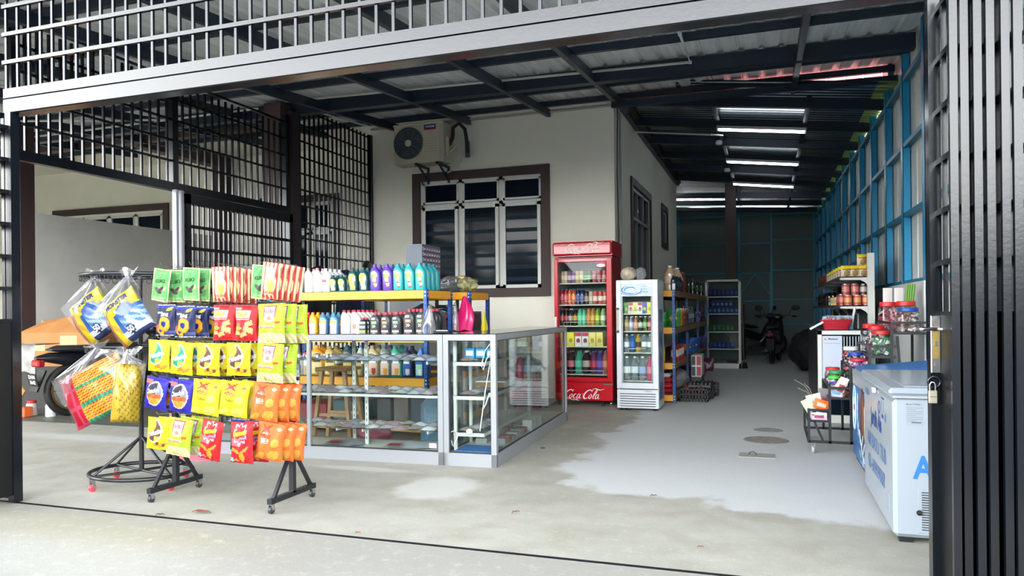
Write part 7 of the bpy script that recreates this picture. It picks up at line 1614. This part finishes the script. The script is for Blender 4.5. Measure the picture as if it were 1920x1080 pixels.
hang_bag(-4.45, 4.25, .96, .62, .2, film2, 'clear empty-looking bag hanging at the back of the round rack', seed=10)
hang_bag(-4.0, 4.4, 1.42, 1.05, .14, film2, 'clear bag of pinkish sweets hanging behind the green seed pouches', seed=12)
# pink post of a low stand behind
b = MB(); b.box((-4.72, 4.9, 0), (-4.69, 4.93, .4), mat('pink_steel', 'c85068', .4)); b.box((-4.72, 4.9, .0), (-4.3, 4.93, .04), mat('pink_steel', 'c85068')); tag(b.build('pink_stand'), 'pink steel stand foot behind the hanging bags', 'stand')

# ================================================================ LEFT CAR PORCH THINGS
lm = motorcycle((-7.72, 7.2, 0.012), 1.38, 'dark motorcycle parked behind the round rack, number plate DAN 3642', plate=('DAN', '3642'))
motorcycle((-6.6, 8.3, 0.012), 1.2, 'second dark motorcycle parked beyond the first, behind the snack racks', mat('bike_dark_grey', '2c3036', .35))
cbd = mat('brown_cardboard', '9c6a38', .7, noise=.12, nscale=6); b = MB(); T = M2(-8.7, 7.35, .0, .3)
b.box((-.5, -.3, .55), (.45, .3, .98), cbd, T); b.add([(-.5, -.3, .98), (.45, -.3, .98), (.12, -.1, 1.2), (-.30, -.12, 1.12)], [(0, 1, 2, 3)], cbd, T=T); b.add([(.45, -.3, .98), (.45, .3, .98), (.12, .1, 1.2), (.12, -.1, 1.2)], [(0, 1, 2, 3)], cbd, T=T); b.add([(.12, -.1, 1.2), (.12, .1, 1.2), (-.30, .1, 1.12), (-.30, -.12, 1.12)], [(0, 1, 2, 3)], cbd, T=T)
for (x, z, w_, h_) in ((-.35, .75, .2, .1), (.05, .82, .22, .12), (.1, .62, .2, .1), (-.2, .62, .1, .05)): b.box((x, -.303, z), (x+w_, -.301, z+h_), mat('cardboard_light', 'c9a070', .7), T)
b.box((-.5, -.3, .0), (.45, .3, .55), mat('dark_crate_stack', '2c2a28', .7), T)
tag(b.build('cardboard_box'), 'large crumpled brown cardboard box behind the motorcycle seat', 'box')
b = MB(); b.sheet(12, 12, lambda u, v: (-8.42+.3*u, 6.42-.04*math.sin(8*u), .86-.42*v*(1-.25*math.sin(5*u)) if v > .1 else .86), mat('stained_cloth', '9a9794', .9, noise=.3, nscale=10)); b.sheet(6, 6, lambda u, v: (-8.42+.3*u, 6.42+.3*v, .86+.01*math.sin(7*u)), mat('stained_cloth', '9a9794')); tag(b.build('rag'), 'stained white rag draped beside the cardboard box', 'cloth')
b = MB(); b.box((-8.03, 6.05, .3), (-7.8, 6.06, .5), cbd, Matrix.Rotation(0, 4, 'Y')); b.add([(-8.1, 6.2, .35), (-7.95, 6.18, .2), (-7.75, 6.18, .42), (-7.85, 6.2, .55)], [(0, 1, 2, 3)], cbd); 
b2 = MB(); b2.prism([(-8.34, .30), (-8.2, .16), (-8.05, .34), (-8.18, .45)], 0, .02, cbd, Matrix.Translation((0, 6.22, 0)) @ Matrix.Rotation(PI/2, 4, 'X')); tag(b2.build('cardboard_flap'), 'loose cardboard piece left of the motorcycle number plate', 'cardboard')
b = MB(); b.box((-8.42, 6.3, .012), (-8.2, 6.42, .13), mat('orange_pack', 'c85a24', .5), bev=.01); b.box((-8.38, 6.298, .05), (-8.24, 6.3, .09), mat('orange_pack_pale', 'e0a080', .5)); tag(b.build('orange_box'), 'small orange box on the floor at the left edge', 'box')
for x, c, l_ in ((-8.33, 'b82c2c', 'red-capped jar behind the orange box'), (-8.02, 'd8d8d4', 'white-capped tub right of the orange box')):
    b = MB(); b.lathe([(0, .012), (.06, .012), (.06, .14), (.045, .16)], mat('tub_'+c, 'b9b9b6', .4), 16, M2(x, 6.5, 0)); b.lathe([(.05, .155), (.05, .19), (0, .19)], mat('tubcap_'+c, c, .4), 16, M2(x, 6.5, 0)); tag(b.build('tub'), l_, 'tub')
b = MB(); b.box((-9.2, 7.33, 1.02), (-9.185, 7.45, 1.14), mat('switch_cream', 'b5ae94', .5), bev=.004); b.box((-9.186, 7.37, 1.05), (-9.18, 7.41, 1.11), mat('switch_rocker', '8f8a74', .5)); tag(b.build('wall_switch'), 'cream wall switch on the grey boundary wall', 'switch')
